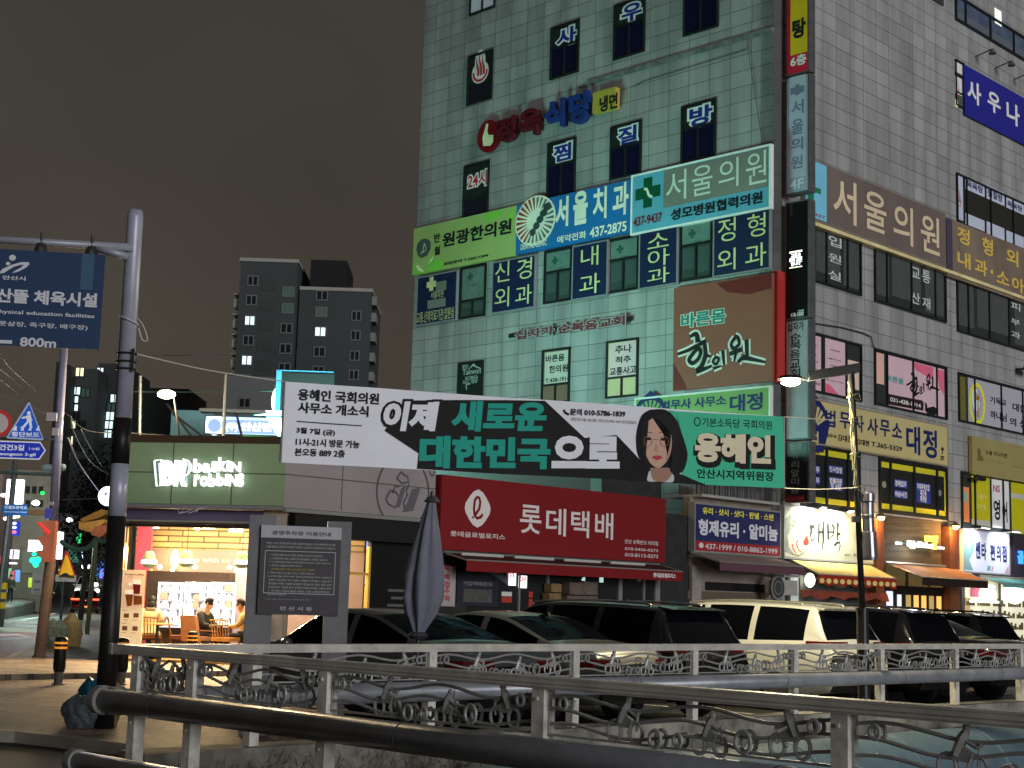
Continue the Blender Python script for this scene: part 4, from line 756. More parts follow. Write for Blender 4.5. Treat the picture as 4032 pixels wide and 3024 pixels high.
# red apron awning, lantern and glowing bulb
x_ = B(); n = 30; u0 = U('A6', 442, 300, .6); u1 = U('A6', 1125, 300, .6); zt = Zf('A6', 780, 262, .6); zb = Zf('A6', 780, 318, .6)
for i in range(n):
    a = u0+(u1-u0)*i/n; b = u0+(u1-u0)*(i+1)/n; f_ = lambda q: .07*math.sin(q*7)
    x_.prism([PR.pt(a, zt, .6), PR.pt(a, zb+.05*math.sin(a*5), .68+f_(a)), PR.pt(b, zb+.05*math.sin(b*5), .68+f_(b)), PR.pt(b, zt, .6)], PR.n*.01)
tag(mk('apron_curtain', x_, mat(rgb(140, 66, 48), .8, dirt=.3)), 'faded red apron curtain strung across the noodle shop front', 'curtain')
t = thing('window_lamp', 'bright white bulb glowing in the noodle shop window', 'lamp', PR.pt(*PR.uz('C6', 615, 1480, .3), .3)); x_ = B(); x_.ball(PR.pt(*PR.uz('C6', 615, 1480, .3), .3), .16, .16, .22, 16, 10); mk('bulb', x_, emi(255, 244, 225, 5), t, smooth=True)
x_ = B(); p = PR.pt(*PR.uz('C6', 1120, 1480, .3), .3); x_.ball(p, .34, .34, .26, 16, 10); x_.lathe(p+PR.u*.3, [(.1, 0), (.05, .2), (.01, .28)], 10, axis=PR.u); single('hanging_lantern', 'round brownish paper lantern hanging in the noodle shop window', 'lantern', x_, mat(rgb(180, 160, 130), .7, dirt=.3), smooth=True)
# restaurant front
ua, ub = U('C7', 163, 700), U('C7', 1120, 700)
t = shopfront('dark brown restaurant front with slim glowing door panes', PR, ua, ub, Zf('C7', 600, 330), [
    ('upper_glass', mat(rgb(120, 104, 62), .3, em=.12, emcol=(.5, .38, .15)), lambda x_: [x_.slab(PR, ua+.15+(ub-ua)*i/3, 2.5, ua+(ub-ua)*(i+1)/3-.12, 3.15, .0, .03) for i in range(3)]),
    ('door_frame', mat((.02, .018, .015), .4), lambda x_: x_.slab(PR, ua, 0, ub-.1, 2.35, .0, .02).slab(PR, ua, 2.3, ub-.1, 2.48, .0, .1)),
    ('door_pane', mat((.5, .3, .1), .4, em=1.1, emcol=(1, .5, .12)), lambda x_: [x_.slab(PR, ua+.9+i*.52, .3, ua+.9+i*.52+.3, 2.2, .02, .04) for i in (2, 3, 5, 6)]),
    ('dim_pane', mat((.3, .22, .1), .4, em=.5, emcol=(.8, .5, .16)), lambda x_: [x_.slab(PR, ua+.9+i*.52, .3, ua+.9+i*.52+.3, 2.2, .02, .04) for i in (1, 4, 7, 8, 9)]),
    ('bright_pane', emi(225, 230, 255, .9), lambda x_: x_.slab(PR, ua+.15, .3, ua+.55, 2.3, .02, .04).slab(PR, ua+.85, .3, ua+1.1, 2.2, .02, .04))], mat(rgb(96, 80, 58), .7, dirt=.15), name='restaurant')
t = thing('restaurant_sign', 'small glowing white and yellow restaurant lettering on a dark brown wall', 'sign', PR.pt(*PR.uz('C7', 680, 800), 0))
x_ = B(); x_.rect(PR, ('C7', 415, 690), ('C7', 520, 720), .02, .1); mk('bar', x_, mat((.02, .025, .03), .5), t)
x_ = B(); x_.rect(PR, ('C7', 340, 675), ('C7', 418, 718), .06, .06).rect(PR, ('C7', 940, 745), ('C7', 985, 780), .06, .06).rect(PR, ('C7', 995, 750), ('C7', 1048, 785), .06, .06); mk('end_light', x_, emi(235, 240, 255, 2), t)
x_ = B(); x_.text(PR, 'Ugly Kitchen', ('C7', 505, 655), ('C7', 872, 800), .12, .05, .06, .2); mk('lettering', x_, emi(235, 245, 250, 1.4), t)
x_ = B(); x_.text(PR, '1983년', ('C7', 760, 565), ('C7', 945, 690), .12, .05, .06, .1).text(PR, '집', ('C7', 868, 690), ('C7', 925, 790), .12, .03, .06); mk('accent_lettering', x_, emi(255, 225, 90, 1.3), t)
lamp('glow', 'POINT', PR.pt(*PR.uz('C7', 690, 760, .5), .5), 42, (.85, .95, 1), t, .25)
for x0, y0, lb in ((138, 315, 'orange lit wall lamp above the pillar by the noodle sign'), (1222, 450, 'orange lit wall lamp above the pillar by the convenience store')):
    p = PR.pt(*PR.uz('C7', x0, y0, .62), .62); h = thing('wall_lamp', lb, 'lamp', p, 'orange wall lamps over the wooden pillars')
    x_ = B(); x_.lathe(p+V((0, 0, .16)), [(.03, 0), (.06, -.03), (.17, -.13), (.19, -.15)], 14); x_.tube([p+V((0, 0, .15)), p-PR.n*.3+V((0, 0, .18))], .02, 6); mk('shade', x_, mat((.2, .12, .05), .4), h, smooth=True)
    x_ = B(); x_.ball(p, .12, seg=10, rings=8); mk('bulb', x_, emi(255, 190, 90, 14), h, smooth=True)
    lamp('glow', 'POINT', p-V((0, 0, .12)), 190, (1, .56, .2), h, .12)
BA = mat(rgb(186, 128, 84, .8), .75, dirt=.15)
awning('awning', 'tan brown awning with a dark valance over the restaurant doors', 'C7', PR, ('C7', 235, 985), ('C7', 1200, 1075), 1.25, .42, .26, BA, mat(rgb(38, 26, 20), .8))
# convenience store
t = sign('white convenience store sign with dark blue letters, lit from above', PR, ('C7', 1338, 500), ('C7', 2000, 1145), mat(rgb(205, 208, 225), .5, em=.16), [
    ('tint', mat(rgb(120, 160, 160), .5), lambda x_, o: (x_.shape(PR, 'C7', [(1340, 510), (1480, 530), (1500, 760), (1420, 940), (1470, 1090), (1340, 1075)], o), x_.shape(PR, 'C7', [(1670, 1090), (1690, 1020), (1730, 1030), (1715, 1100)], o))),
    ('tint_mark', mat(rgb(200, 150, 170), .5), lambda x_, o: (x_.shape(PR, 'C7', [(1735, 1100), (1755, 1030), (1770, 1035), (1755, 1105)], o), x_.shape(PR, 'C7', [(1930, 1130), (1985, 1020), (1995, 1140)], o), x_.shape(PR, 'C7', [(1390, 720), (1410, 660), (1430, 760), (1405, 780)], o))),
    ('lettering', mat(rgb(34, 40, 92), .5), lambda x_, o: [x_.text(PR, c_, ('C7', *a), ('C7', *b), o, .04) for c_, a, b in (('쎈', (1505, 668), (1580, 925)), ('타', (1592, 690), (1668, 945)), ('편', (1722, 705), (1795, 950)), ('의', (1812, 712), (1880, 965)), ('점', (1890, 718), (1965, 975)))])], name='convenience_store_sign', frame=(mat((.3, .3, .33), .5), .05))
for x0, y0 in ((1640, 480), (2090, 535)):
    p = PR.pt(*PR.uz('C7', x0, y0, .8), .8); h = thing('sign_floodlight', 'white floodlight bar shining on the convenience store sign', 'light', p, 'floodlights over the convenience store sign')
    x_ = B(); x_.para(p-PR.u*.25, PR.u*.5, PR.n*.1, V((0, 0, .07))); x_.tube([p, p-PR.n*.6], .02, 6); mk('body', x_, mat((.4, .4, .4), .4), h)
    x_ = B(); x_.para(p-PR.u*.24+V((0, 0, -.012)), PR.u*.48, PR.n*.09, V((0, 0, .01))); mk('lens', x_, emi(245, 248, 255, 8), h)
    lamp('glow', 'SPOT', p-V((0, 0, .05)), 150, (.9, .95, 1), h, .06, 130, p-PR.n*1.0-V((0, 0, .8)), .6)
t = thing('neon_sign', 'glowing blue neon character on the dark wall at the right edge', 'sign', PR.pt(*PR.uz('C7', 2155, 1000), 0)); x_ = B(); x_.text(PR, '곱', ('C7', 2115, 805), ('C7', 2192, 1000), .15, .05, .06); mk('lettering', x_, emi(50, 120, 255, 2.5), t)
x_ = B(); x_.text(PR, '곱', ('C7', 2100, 790), ('C7', 2207, 1015), .05, .10, .06); mk('backing', x_, mat(rgb(10, 20, 90), .5, em=.8, emcol=(.02, .05, .9)), t)
ua, ub = U('C7', 1262, 1400), U('C7', 2600, 1400); zT = Zf('C7', 1700, 1200)
# store interior behind glass
t = shopfront('brightly lit convenience store front with shelves and paper lanterns behind glass', PR, ua, ub, zT+.25, [
    ('backlight', mat((.6, .58, .46), .5, em=.5, emcol=(.95, .9, .66)), lambda x_: x_.slab(PR, U('C7', 1325, 1400), .2, ub, zT-.08, .0, .02)),
    ('shelf_goods', mat(rgb(120, 104, 70), .6, dirt=.6, scale=7), lambda x_: [x_.slab(PR, U('C7', 1325, 1400)+.17*i, .25+.42*j, U('C7', 1325, 1400)+.17*i+.07+.012*((i*5+j*3) % 6), .36+.42*j+.04*((i*7+j) % 5), .02, .06) for i in range(40) for j in range(5) if (i*3+j*5) % 7]),
    ('red_poster', mat(rgb(170, 60, 96), .5, em=.3, emcol=(.6, .1, .2)), lambda x_: x_.rect(PR, ('C7', 1432, 1335), ('C7', 1605, 1480), .05)),
    ('mullion', mat((.10, .09, .08), .4), lambda x_: [x_.slab(PR, U('C7', a, 1400), .0, U('C7', b, 1400), zT-.05, .05, .12) for a, b in ((1262, 1310), (1820, 1838), (2300, 2320))]),
    ('light_strip', emi(245, 245, 235, 3), lambda x_: x_.rect(PR, ('C7', 1420, 1520), ('C7', 1850, 1568), .08)),
    ('bead_light', emi(255, 250, 230, 3), lambda x_: [x_.oval(PR, ('C7', 1442+62*i, 1275+6*i), ('C7', 1490+62*i, 1325+6*i), .1, 12) for i in range(6)])], mat(rgb(60, 54, 50), .7), name='convenience_store')
for (x0, y0, r_) in ((1680, 1435, .3), (2075, 1440, .36)):
    x_ = B(); x_.ball(PR.pt(*PR.uz('C7', x0, y0, .3), .3), r_, seg=16, rings=10); h = single('paper_lantern', 'round glowing white paper lantern at the convenience store window', 'lantern', x_, emi(255, 250, 225, 3), 'paper lanterns at the store window', smooth=True)
lamp('store_glow', 'AREA', PR.pt((ua+ub)/2, 1.9, 1.2), 55, (1, .93, .75), t, 3, aim=PR.pt((ua+ub)/2, 0, 4))
TA = mat(rgb(96, 160, 155), .7)
awning('awning', 'teal awning edge over the convenience store at the right edge', 'C7', PR, ('C7', 1600, 1165), ('C7', 2500, 1275), .8, .22, .12, TA, TA)
x_ = B(); x_.slab(PR, U('C7', 2010, 700), Zf('C7', 2100, 1180), ub, Zf('C7', 2100, 600), 0, .12); tag(mk('fascia_board', x_, mat(rgb(58, 50, 60), .6), origin=PR.pt(ub-2, 3, 0)), 'dark fascia board behind the blue neon character', 'board')
# ================================================================ ice cream shop on the corner
shop = thing('ice_cream_shop', 'single storey ice cream shop with a green and grey fascia and a bright interior', 'shop', BC)
GF = mat(rgb(128, 150, 116, 1.05), .55, dirt=.12, scale=.8); GY = mat(rgb(128, 122, 126, 1.25), .55, dirt=.12, scale=.8); DKF = mat((.022, .022, .024), .4)
gl = PG.uz('D', 256, 1000)[0]; FO = .35
zt = PG.uz('A2', 1500, 440, FO)[1]; zb = PG.uz('A2', 1500, 925, FO)[1]
rr_ = PR.uz('A7', 1438, 800, 0)[0]; zt2, zb2 = zt, PR.uz('A7', 800, 1015, .0)[1]
x_ = B(); x_.prism([PG.pt(gl, zb, 0), PG.pt(gl, zb, FO), PG.pt(.0, zb, FO), PG.pt(0, zb, 0)], V((0, 0, zt-zb))); mk('green_fascia', x_, GF, shop)
x_ = B(); x_.prism([PG.pt(0, zb, 0), PG.pt(0, zb, FO), PR.pt(rr_, zb, .0), PR.pt(rr_, zb, -.4)], V((0, 0, zt-zb)))
x_ = B(); c0 = PG.pt(0, 0, FO); PRB = Plane(c0, DR); rr_ = PRB.uz('A7', 1438, 800)[0]
x_.slab(PRB, 0, zb-.03, rr_, zt, -.3, 0); mk('grey_fascia', x_, GY, shop)
x_ = B(); x_.slab(PG, gl, zt+.002, 0, zt+.16, 0, FO+.02).slab(PRB, 0.02, zt+.002, rr_, zt+.16, -.3, .02); mk('coping', x_, mat(rgb(62, 48, 34), .6), shop)
x_ = B()
for k, x0 in (('A2', 1370), ('A2', 1845)):
    u = PG.uz(k, x0, 600, FO)[0]; x_.slab(PG, u-.012, zb, u+.012, zt, FO, FO+.004)
z = PG.uz('A2', 1100, 670, FO)[1]; x_.slab(PG, gl, z-.012, 0, z+.012, FO+.001, FO+.006)
u = PRB.uz('A7', 695, 900)[0]; x_.slab(PRB, u-.012, zb, u+.012, zt, 0, .004).slab(PRB, 0, z-.012, rr_, z+.012, .001, .006); mk('panel_joint', x_, mat((.07, .08, .06), .7), shop)
x_ = B(); x_.slab(PG, gl, zb-.09, 0, zb-.01, 0, FO+.03).slab(PRB, 0.03, zb-.12, rr_, zb-.04, -.3, .03); mk('drip_edge', x_, mat((.32, .33, .34), .4, metal=.5), shop)
# floor, ceiling, walls of the room
PI = PG.off(-3.3); WR0, WR1 = gl+.05, -.25
x_ = B(); x_.slab(PG, gl, 0, 0.0, .16, -6, 0.05); x_.slab(PR, 0.0, 0, rr_, .16, -6, 0); mk('plinth', x_, mat(rgb(150, 120, 80), .7, dirt=.3, scale=2), shop)
x_ = B(); x_.slab(PG, gl, zb-.06, 0, zt-.3, -6, -.01); mk('ceiling', x_, mat((.35, .27, .18), .8), shop)
x_ = B(); x_.slab(PR, .3, zb-.055, rr_-.1, zt-.31, -6, -.31); mk('ceiling', x_, mat((.35, .27, .18), .8), shop)
bz0 = PI.uz('C3', 1000, 640)[1]; bz1 = 3.9
x_ = B(); x_.slab(PI, gl-.85, .1, .9, bz0, -.12, 0); mk('back_wall', x_, mat(rgb(150, 128, 122), .7), shop)
tim = tiled((.50, .36, .15), .9, .14, (.3, .2, .08), dark=.3, var=.3, streak=.2, offset=.4, msize=.02)
wall_obj('timber_wall', PI, gl-.85, bz0, .9, bz1, -.14, .01, tim, shop)
x_ = B(); ul = PI.uz('C3', 500, 900)[0]; x_.para(PG.pt(gl+.08, .1, -.1), PI.pt(ul-.62, 0, 0)-PG.pt(gl+.08, 0, -.1), PI.u*-.1, V((0, 0, 3.6))); mk('left_wall', x_, mat(rgb(200, 160, 90), .7), shop); x_ = B(); x_.para(PG.pt(gl-.05, 0, -.02), PG.n*-6-PG.u*1.7, PG.u*.05, V((0, 0, zt))); mk('side_wall', x_, DKF, shop)
x_ = B(); u0 = PI.uz('C3', 385, 600, .6)[0]; x_.slab(PI, u0, .1, u0+.35, 3.3, .5, .6); mk('red_post', x_, mat(rgb(215, 70, 90), .5, em=.25, emcol=(.9, .15, .2)), shop)
x_ = B(); x_.slab(PI, PI.uz('C4', 500, 400)[0], .1, PI.uz('C4', 632, 400)[0], PI.uz('C4', 560, 160)[1], .05, .3); mk('lit_cabinet', x_, mat(rgb(245, 200, 60), .5, em=.7, emcol=(1, .72, .12)), shop)
x_ = B(); ur = PI.uz('C3', 1965, 1200)[0]; x_.slab(PI, ur, .1, ur+.6, PI.uz('C3', 1960, 900)[1], .0, .35); mk('side_panel', x_, mat(rgb(190, 170, 170), .6), shop)
x_ = B(); x_.text(PI, 'taste with us', ('C3', 1080, 760), ('C3', 1835, 860), .02, .01); mk('lettering', x_, mat(rgb(240, 215, 170), .5, em=.5), shop)
# window frames and panes, dark header and doors
wz0 = .18; wz1 = PG.uz('C3', 1000, 300)[1]; wl = PG.uz('C3', 165, 320)[0]; wr = PG.uz('C3', 2160, 320)[0]; hz = PG.uz('C3', 1000, 160)[1]
x_ = B(); x_.slab(PG, gl, wz1, 0, max(hz, wz1+.3), -.1, .04).slab(PG, wr, 0.16, wr+.30, wz1, -.1, .05); x_.slab(PG, gl, .16, wl, wz1, -.1, .03); mk('window_frame', x_, DKF, shop)
x_ = B(); x_.slab(PG, wl, .16, wl+.06, wz1, -.06, .02).slab(PG, PG.uz('C3', 235, 320)[0], .16, PG.uz('C3', 235, 320)[0]+.03, wz1, -.05, .015); mk('window_jamb', x_, mat(rgb(205, 170, 110), .5), shop)
x_ = B(); x_.slab(PG, wl, .18, wr, wz1, -.005, .0); mk('window_pane', x_, GLASS, shop)
x_ = B(); cu0 = wr+.30; x_.slab(PG, cu0, 0.16, 0, zb, -.35, .1); mk('corner_column', x_, mat(rgb(150, 146, 140), .6, dirt=.2), shop)
x_ = B(); du0 = PRB.uz('A7', 925, 1300, -.35)[0]; du1 = PRB.uz('A7', 1300, 1300, -.35)[0]; x_.slab(PRB, du0, .16, rr_, zb-.5, -.45, -.33); mk('black_panel', x_, mat((.012, .012, .014), .3), shop)
x_ = B(); x_.slab(PRB, .35, zb-.62, rr_, zb-.12, -.5, -.03); mk('black_header', x_, mat((.012, .012, .013), .5), shop)
x_ = B(); a0 = PRB.uz('A7', 715, 1300, -.35)[0]
for i, w_ in enumerate((.9, .55, .75, .5, .8)):
    x_.slab(PRB, du0-.42, 2.08-.11*i-(0 if i < 3 else .4), du0-.42+w_*0, 2.1, -.32, -.31) if False else x_.slab(PRB, du0+.55+.1*(i % 2), 1.75-.17*i, du0+.55+w_, 1.81-.17*i, -.329, -.326)
mk('small_print', x_, mat((.10, .10, .11), .6), shop)
x_ = B(); x_.slab(PRB, a0-.02, .16, a0+.02, 2.75, -.42, -.33).slab(PRB, du0-.06, .16, du0, 2.75, -.42, -.32).slab(PRB, a0, 2.1, du0, 2.16, -.4, -.34); mk('door_frame', x_, mat(rgb(220, 180, 90), .4, metal=.3), shop)
x_ = B(); x_.slab(PRB, .4, .16, du0, 2.75, -.38, -.375); mk('door_pane', x_, GLASS, shop)
# right hand room seen through the door: warm wall, posters, machine
PI2 = PRB.off(-2.6)
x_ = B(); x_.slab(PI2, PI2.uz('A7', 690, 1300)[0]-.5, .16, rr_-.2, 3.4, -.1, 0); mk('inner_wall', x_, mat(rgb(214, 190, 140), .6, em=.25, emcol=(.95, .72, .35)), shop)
sign('red glowing poster inside the ice cream shop beside the black door panel', PI2, ('A7', 722, 1318), ('A7', 885, 1500), mat(rgb(200, 40, 50), .5, em=.75, emcol=(.85, .07, .09)), [('print', mat(rgb(235, 200, 190), .5, em=.6), lambda x2, o: x2.shape(PI2, 'A7', [(770, 1440), (785, 1370), (805, 1400), (800, 1480), (780, 1480)], o).rect(PI2, ('A7', 735, 1330), ('A7', 800, 1340), o))], depth=.02, name='poster')
sign('blue white glowing poster inside the ice cream shop right of the red poster', PI2, ('A7', 850, 1230), ('A7', 905, 1470), emi(150, 170, 255, 1.1), [('print', emi(80, 90, 230, 1), lambda x2, o: x2.shape(PI2, 'A7', [(860, 1300), (880, 1290), (900, 1400), (890, 1450), (865, 1430)], o))], depth=.02, name='poster', off=.02)
t = thing('coffee_machine', 'cream and black coffee machine with a bright yellow frame behind the glass door', 'machine', PI2.pt(*PI2.uz('A4', 800, 390), .6))
x_ = B(); x_.rect(PI2, ('A4', 712, 215), ('A4', 872, 400), .5, .3); mk('body', x_, mat(rgb(240, 200, 90), .5, em=.9, emcol=(1, .68, .2)), t)
x_ = B(); x_.rect(PI2, ('A4', 722, 225), ('A4', 800, 360), .81, .02); mk('front', x_, mat(rgb(90, 70, 40), .5), t)
uq, zq = PI2.uz('A4', 798, 300, .83); x_ = B(); x_.ring_uz(PI2, uq, zq, .30, .30, .09, .835, a0=math.pi*.5, a1=math.pi*1.5); mk('dial', x_, mat(rgb(230, 200, 130), .5, em=.5), t)
x_ = B(); x_.rect(PI2, ('A4', 735, 120), ('A4', 870, 205), .5, .2); mk('tray', x_, mat(rgb(235, 215, 180), .5, em=.7), t); x_ = B(); x_.oval(PI2, ('A4', 745, 130), ('A4', 865, 175), .705); mk('cake', x_, mat(rgb(120, 40, 30), .5), t)
# signs on the fascia
t = thing('shop_sign', 'glowing white raised logo letters on the green fascia', 'sign', PG.pt(*PG.uz('A2', 1580, 780, FO), FO))
LW = mat((.95, .95, 1), .4, em=1.15, emcol=(.95, .97, 1))
x_ = B(); o = FO+.06
x_.text(PG, 'B', ('A2', 1290, 578), ('A2', 1378, 782), o, .06, .06).text(PG, 'R', ('A2', 1388, 578), ('A2', 1484, 786), o, .06, .06)
mk('logo', x_, LW, t)
x_ = B()
def ol(pts, w_=.03):
    x_.stroke_uz(PG, [PG.uz('A2', a, b, o) for a, b in pts], w_, o+.07)
ol([(1232, 585), (1250, 785), (1280, 782), (1285, 575), (1232, 585)], .045); ol([(1455, 572), (1500, 585), (1524, 620), (1520, 660), (1495, 690), (1475, 700), (1462, 720), (1478, 640), (1480, 600), (1455, 572)], .04)
mk('logo_outline', x_, LW, t)
x_ = B(); x_.shape(PG, 'A2', [(1250, 600), (1278, 595), (1268, 700), (1262, 730)], o+.05).shape(PG, 'A2', [(1475, 590), (1510, 620), (1508, 655), (1480, 685), (1490, 640)], o+.05).shape(PG, 'A2', [(1470, 705), (1480, 710), (1488, 775), (1478, 770)], o+.05); mk('logo_fill', x_, mat((.5, .6, .7), .4, em=.75, emcol=(.55, .68, .8)), t)
x_ = B(); hs = [('b', 1538, 1600, 568, 680, 0), ('a', 1612, 1665, 600, 680, 0), ('s', 1678, 1725, 585, 675, 0), ('k', 1735, 1792, 555, 665, 0), ('i', 1800, 1822, 580, 665, 0), ('N', 1830, 1908, 590, 672, 0), ('r', 1543, 1580, 692, 785, 0), ('o', 1592, 1645, 702, 788, 0), ('b', 1655, 1708, 685, 790, 0), ('b', 1720, 1775, 678, 785, 0), ('i', 1788, 1812, 685, 780, 0), ('N', 1818, 1880, 690, 785, 0), ('s', 1888, 1930, 680, 790, 0)]
for c_, a, b, y0, y1, _ in hs: x_.text(PG, c_, ('A2', a, y0), ('A2', b, y1), o, .035, .06)
mk('lettering', x_, LW, t)
lamp('glow', 'AREA', PG.pt(*PG.uz('A2', 1580, 680, FO), FO+.5), 1.2, (.9, .95, 1), t, 3, aim=PG.pt(*PG.uz('A2', 1580, 680, FO), 0), sy=.8)
t = thing('wall_emblem', 'faint grey round emblem painted on the grey fascia', 'sign', PRB.pt(*PRB.uz('A7', 1180, 1040), .01))
eu_, ez_ = PRB.uz('A7', 1180, 880); x_ = B(); x_.ring_uz(PRB, eu_, ez_-.0, .82, .86, .05, .006, 40, a0=math.pi*1.72-6.28, a1=math.pi*1.28)
x_.stroke(PRB, 'A7', [(1130, 770), (1165, 720), (1190, 745), (1215, 755), (1225, 800), (1170, 810), (1130, 770)], .05, .008).stroke(PRB, 'A7', [(1045, 935), (1080, 865), (1125, 880), (1150, 920), (1120, 1005), (1065, 975), (1045, 935)], .05, .008)
x_.stroke(PRB, 'A7', [(1150, 840), (1120, 830), (1095, 890)], .05, .008).stroke(PRB, 'A7', [(1230, 815), (1205, 870), (1215, 900), (1185, 960), (1190, 1010)], .05, .008)
mk('outline', x_, mat(rgb(78, 74, 82), .6), t)
x_ = B(); x_.shape(PRB, 'A7', [(1165, 850), (1205, 830), (1155, 1000), (1120, 1000)], .007).shape(PRB, 'A7', [(1250, 855), (1320, 845), (1260, 1030), (1170, 1040), (1215, 960)], .007); mk('fill', x_, mat(rgb(92, 88, 98), .6), t)
x_ = B()
for i, c_ in enumerate('ROBBIN'):
    g_ = math.radians(48-17*i); uu = eu_+1.03*math.cos(g_); zz = ez_+1.06*math.sin(g_)
    if uu < rr_-.12: x_.text_uz(PRB, c_, uu-.09, zz-.12, uu+.09, zz+.12, .008, .02)
x_.text_uz(PRB, 'B', eu_-.98, ez_+.72, eu_-.8, ez_+.94, .008, .02); mk('lettering', x_, mat(rgb(78, 74, 82), .6), t)
# awnings over the windows
awning('awning', 'dark purple awning with a faint script logo over the ice cream shop window', 'A2', PG, ('A2', 985, 962), ('A2', 2115, 975), .75, .30, .05, mat(rgb(84, 74, 100, 1.5), .6, dirt=.15), mat((.02, .02, .022), .6), o0=.1)
x_ = B(); ap = Plane(PG.pt(0, 0, .55), PG.u); 
for pts in ([(1410, 990), (1415, 965), (1470, 955), (1440, 985), (1410, 1000), (1480, 985), (1530, 960)], [(1490, 1000), (1560, 970), (1640, 945)], [(1560, 955), (1590, 945), (1550, 990)]): x_.stroke(PG, 'A2', pts, .02, .72)
tag(mk('script_logo', x_, mat(rgb(190, 180, 200), .6), origin=PG.pt(-2.2, 2.9, .7)), 'faint pale script logo on the purple awning front', 'logo')
# room furniture: showcase fridge, lamps, tables, chairs
t = thing('display_fridge', 'tall dark display fridge with three bright white glass doors full of cakes', 'fridge', PI.pt(PI.uz('C4', 1330, 900)[0], .16, .4)); FD = .7
PIf = PI.off(FD)
x_ = B(); x_.rect(PI, ('C3', 720, 985), ('C4', 1945, 1160), .02, FD); mk('case', x_, mat(rgb(58, 46, 42), .5), t)
cake = mat(rgb(235, 232, 228), .6, em=.85); cak2 = mat(rgb(225, 160, 140), .6, em=.6); rn = random.Random(5)
for x0, x1 in ((735, 1090), (1145, 1510), (1552, 1915)):
    dr = B(); o = FD+.025; dr.rect(PI, ('C4', x0, 362), ('C4', x1-12, 1072), o, .03); dd = mk('door', dr, emi(240, 248, 255, 1.6), t)
    a = PI.uz('C4', x0+35, 400, o); b = PI.uz('C4', x1-50, 1060, o); s_ = B(); c2 = B(); c3 = B()
    s_.slab(PI, a[0], b[1], b[0], a[1], o+.03, o+.034); mk('interior', s_, mat(rgb(96, 104, 124), .6, em=.22, emcol=(.3, .35, .5)), dd); s_ = B()
    for r_ in range(5):
        zz = b[1]+(a[1]-b[1])*r_/5+.02; s_.slab(PI, a[0]-.05, zz-.02, b[0]+.05, zz+.025, o+.035, o+.06); n = rn.choice((2, 3, 3))
        for i in range(n):
            cu_ = a[0]+(b[0]-a[0])*(i+.5)/n+rn.uniform(-.03, .03); wd_ = (b[0]-a[0])/n*.42; hh = rn.uniform(.12, .22); q = c3 if rn.random() < .14 else c2
            q.prism([PI.pt(cu_-wd_, zz+.03, o+.04), PI.pt(cu_+wd_, zz+.03, o+.04), PI.pt(cu_+wd_*.85, zz+.03+hh*.6, o+.04), PI.pt(cu_+wd_*.25, zz+.03+hh, o+.04), PI.pt(cu_-wd_*.3, zz+.03+hh*.95, o+.04), PI.pt(cu_-wd_*.9, zz+.03+hh*.55, o+.04)], PI.n*.05)
    mk('shelf', s_, emi(200, 215, 235, .5), dd); mk('cake', c2, cake, dd); mk('cake', c3, cak2, dd) if c3.v else None
PZ = PG.off(-1.5)
for x0, y0 in ((585, 810), (1165, 800), (2025, 815)):
    p = PZ.pt(*PZ.uz('C3', x0, y0)); h = thing('pendant_lamp', ('glowing green glass pendant lamp, leftmost in the shop window' if x0 < 700 else 'glowing green glass pendant lamp hanging in the middle of the shop window' if x0 < 1500 else 'glowing green glass pendant lamp, rightmost in the shop window'), 'lamp', p, 'pendant lamps in the ice cream shop')
    x_ = B(); x_.lathe(p, [(.08, .20), (.12, .14), (.155, -.02), (.18, -.10), (.10, -.17), (.04, -.18)], 14); mk('shade', x_, mat(rgb(110, 130, 96), .3, em=.14, emcol=(.4, .55, .3)), h, smooth=True)
    x_ = B(); x_.lathe(p, [(.172, .0), (.184, -.05), (.184, -.08), (.15, -.12)], 14); mk('lit_band', x_, emi(255, 255, 235, 4), h, smooth=True)
    x_ = B(); x_.tube([p+V((0, 0, .2)), V((p.x, p.y, zb))], .008, 5); mk('cord', x_, mat((.03, .02, .01), .6), h)
for i, (x0, y0) in enumerate(((1460, 312), (1560, 310), (1872, 362), (1990, 362), (690, 308), (1325, 328))):
    p = PG.off(-2.4).pt(*PG.off(-2.4).uz('C3', x0, y0)); x_ = B(); x_.lathe(p, [(.05, .08), (.075, .03), (.08, -.02), (.01, -.03)], 12); tag(mk('track_spot', x_, emi(255, 246, 220, 5 if i < 4 else 1.6), smooth=True, origin=p), 'small bright track spotlight under the ice cream shop ceiling', 'light', 'track spotlights in the ice cream shop')
p = PI.pt(*PI.uz('C3', 985, 800, .1), .12); x_ = B(); x_.ball(p, .10, .07, .24, 14, 10); lamp('wall_glow', 'POINT', p+PI.n*.35, 26, (1, .75, .3), None, .15); tag(mk('wall_light', x_, emi(255, 225, 130, 9), smooth=True, origin=p), 'very bright yellow light on the back wall of the ice cream shop', 'lamp')
for x0 in (750, 945, 1300, 1830): 
    p = PI.pt(*PI.uz('C3', x0, 920 if x0 != 945 else 965, .5), .5); x_ = B(); x_.ball(p, .055, seg=10, rings=6); tag(mk('counter_bulb', x_, emi(255, 245, 225, 5), smooth=True, origin=p), 'small round bulb in the row above the display fridge', 'bulb', 'bulbs above the display fridge')
lamp('room_glow', 'AREA', PG.pt((wl+wr)/2, zb-.1, -1.6), 500, (1, .80, .52), shop, 3.4, aim=PG.pt((wl+wr)/2, 0, -1.6), sy=2.2)
lamp('room_glow', 'AREA', PRB.pt(1.6, zb-.2, -1.6), 120, (1, .74, .4), shop, 1.6, aim=PRB.pt(1.6, 0, -1.6))
lamp('window_spill', 'AREA', PG.pt((wl+wr)/2, 2.5, .12), 760, (1, .68, .34), shop, 3.2, aim=PG.pt((wl+wr)/2-.6, -.3, 4.5), sy=.4)
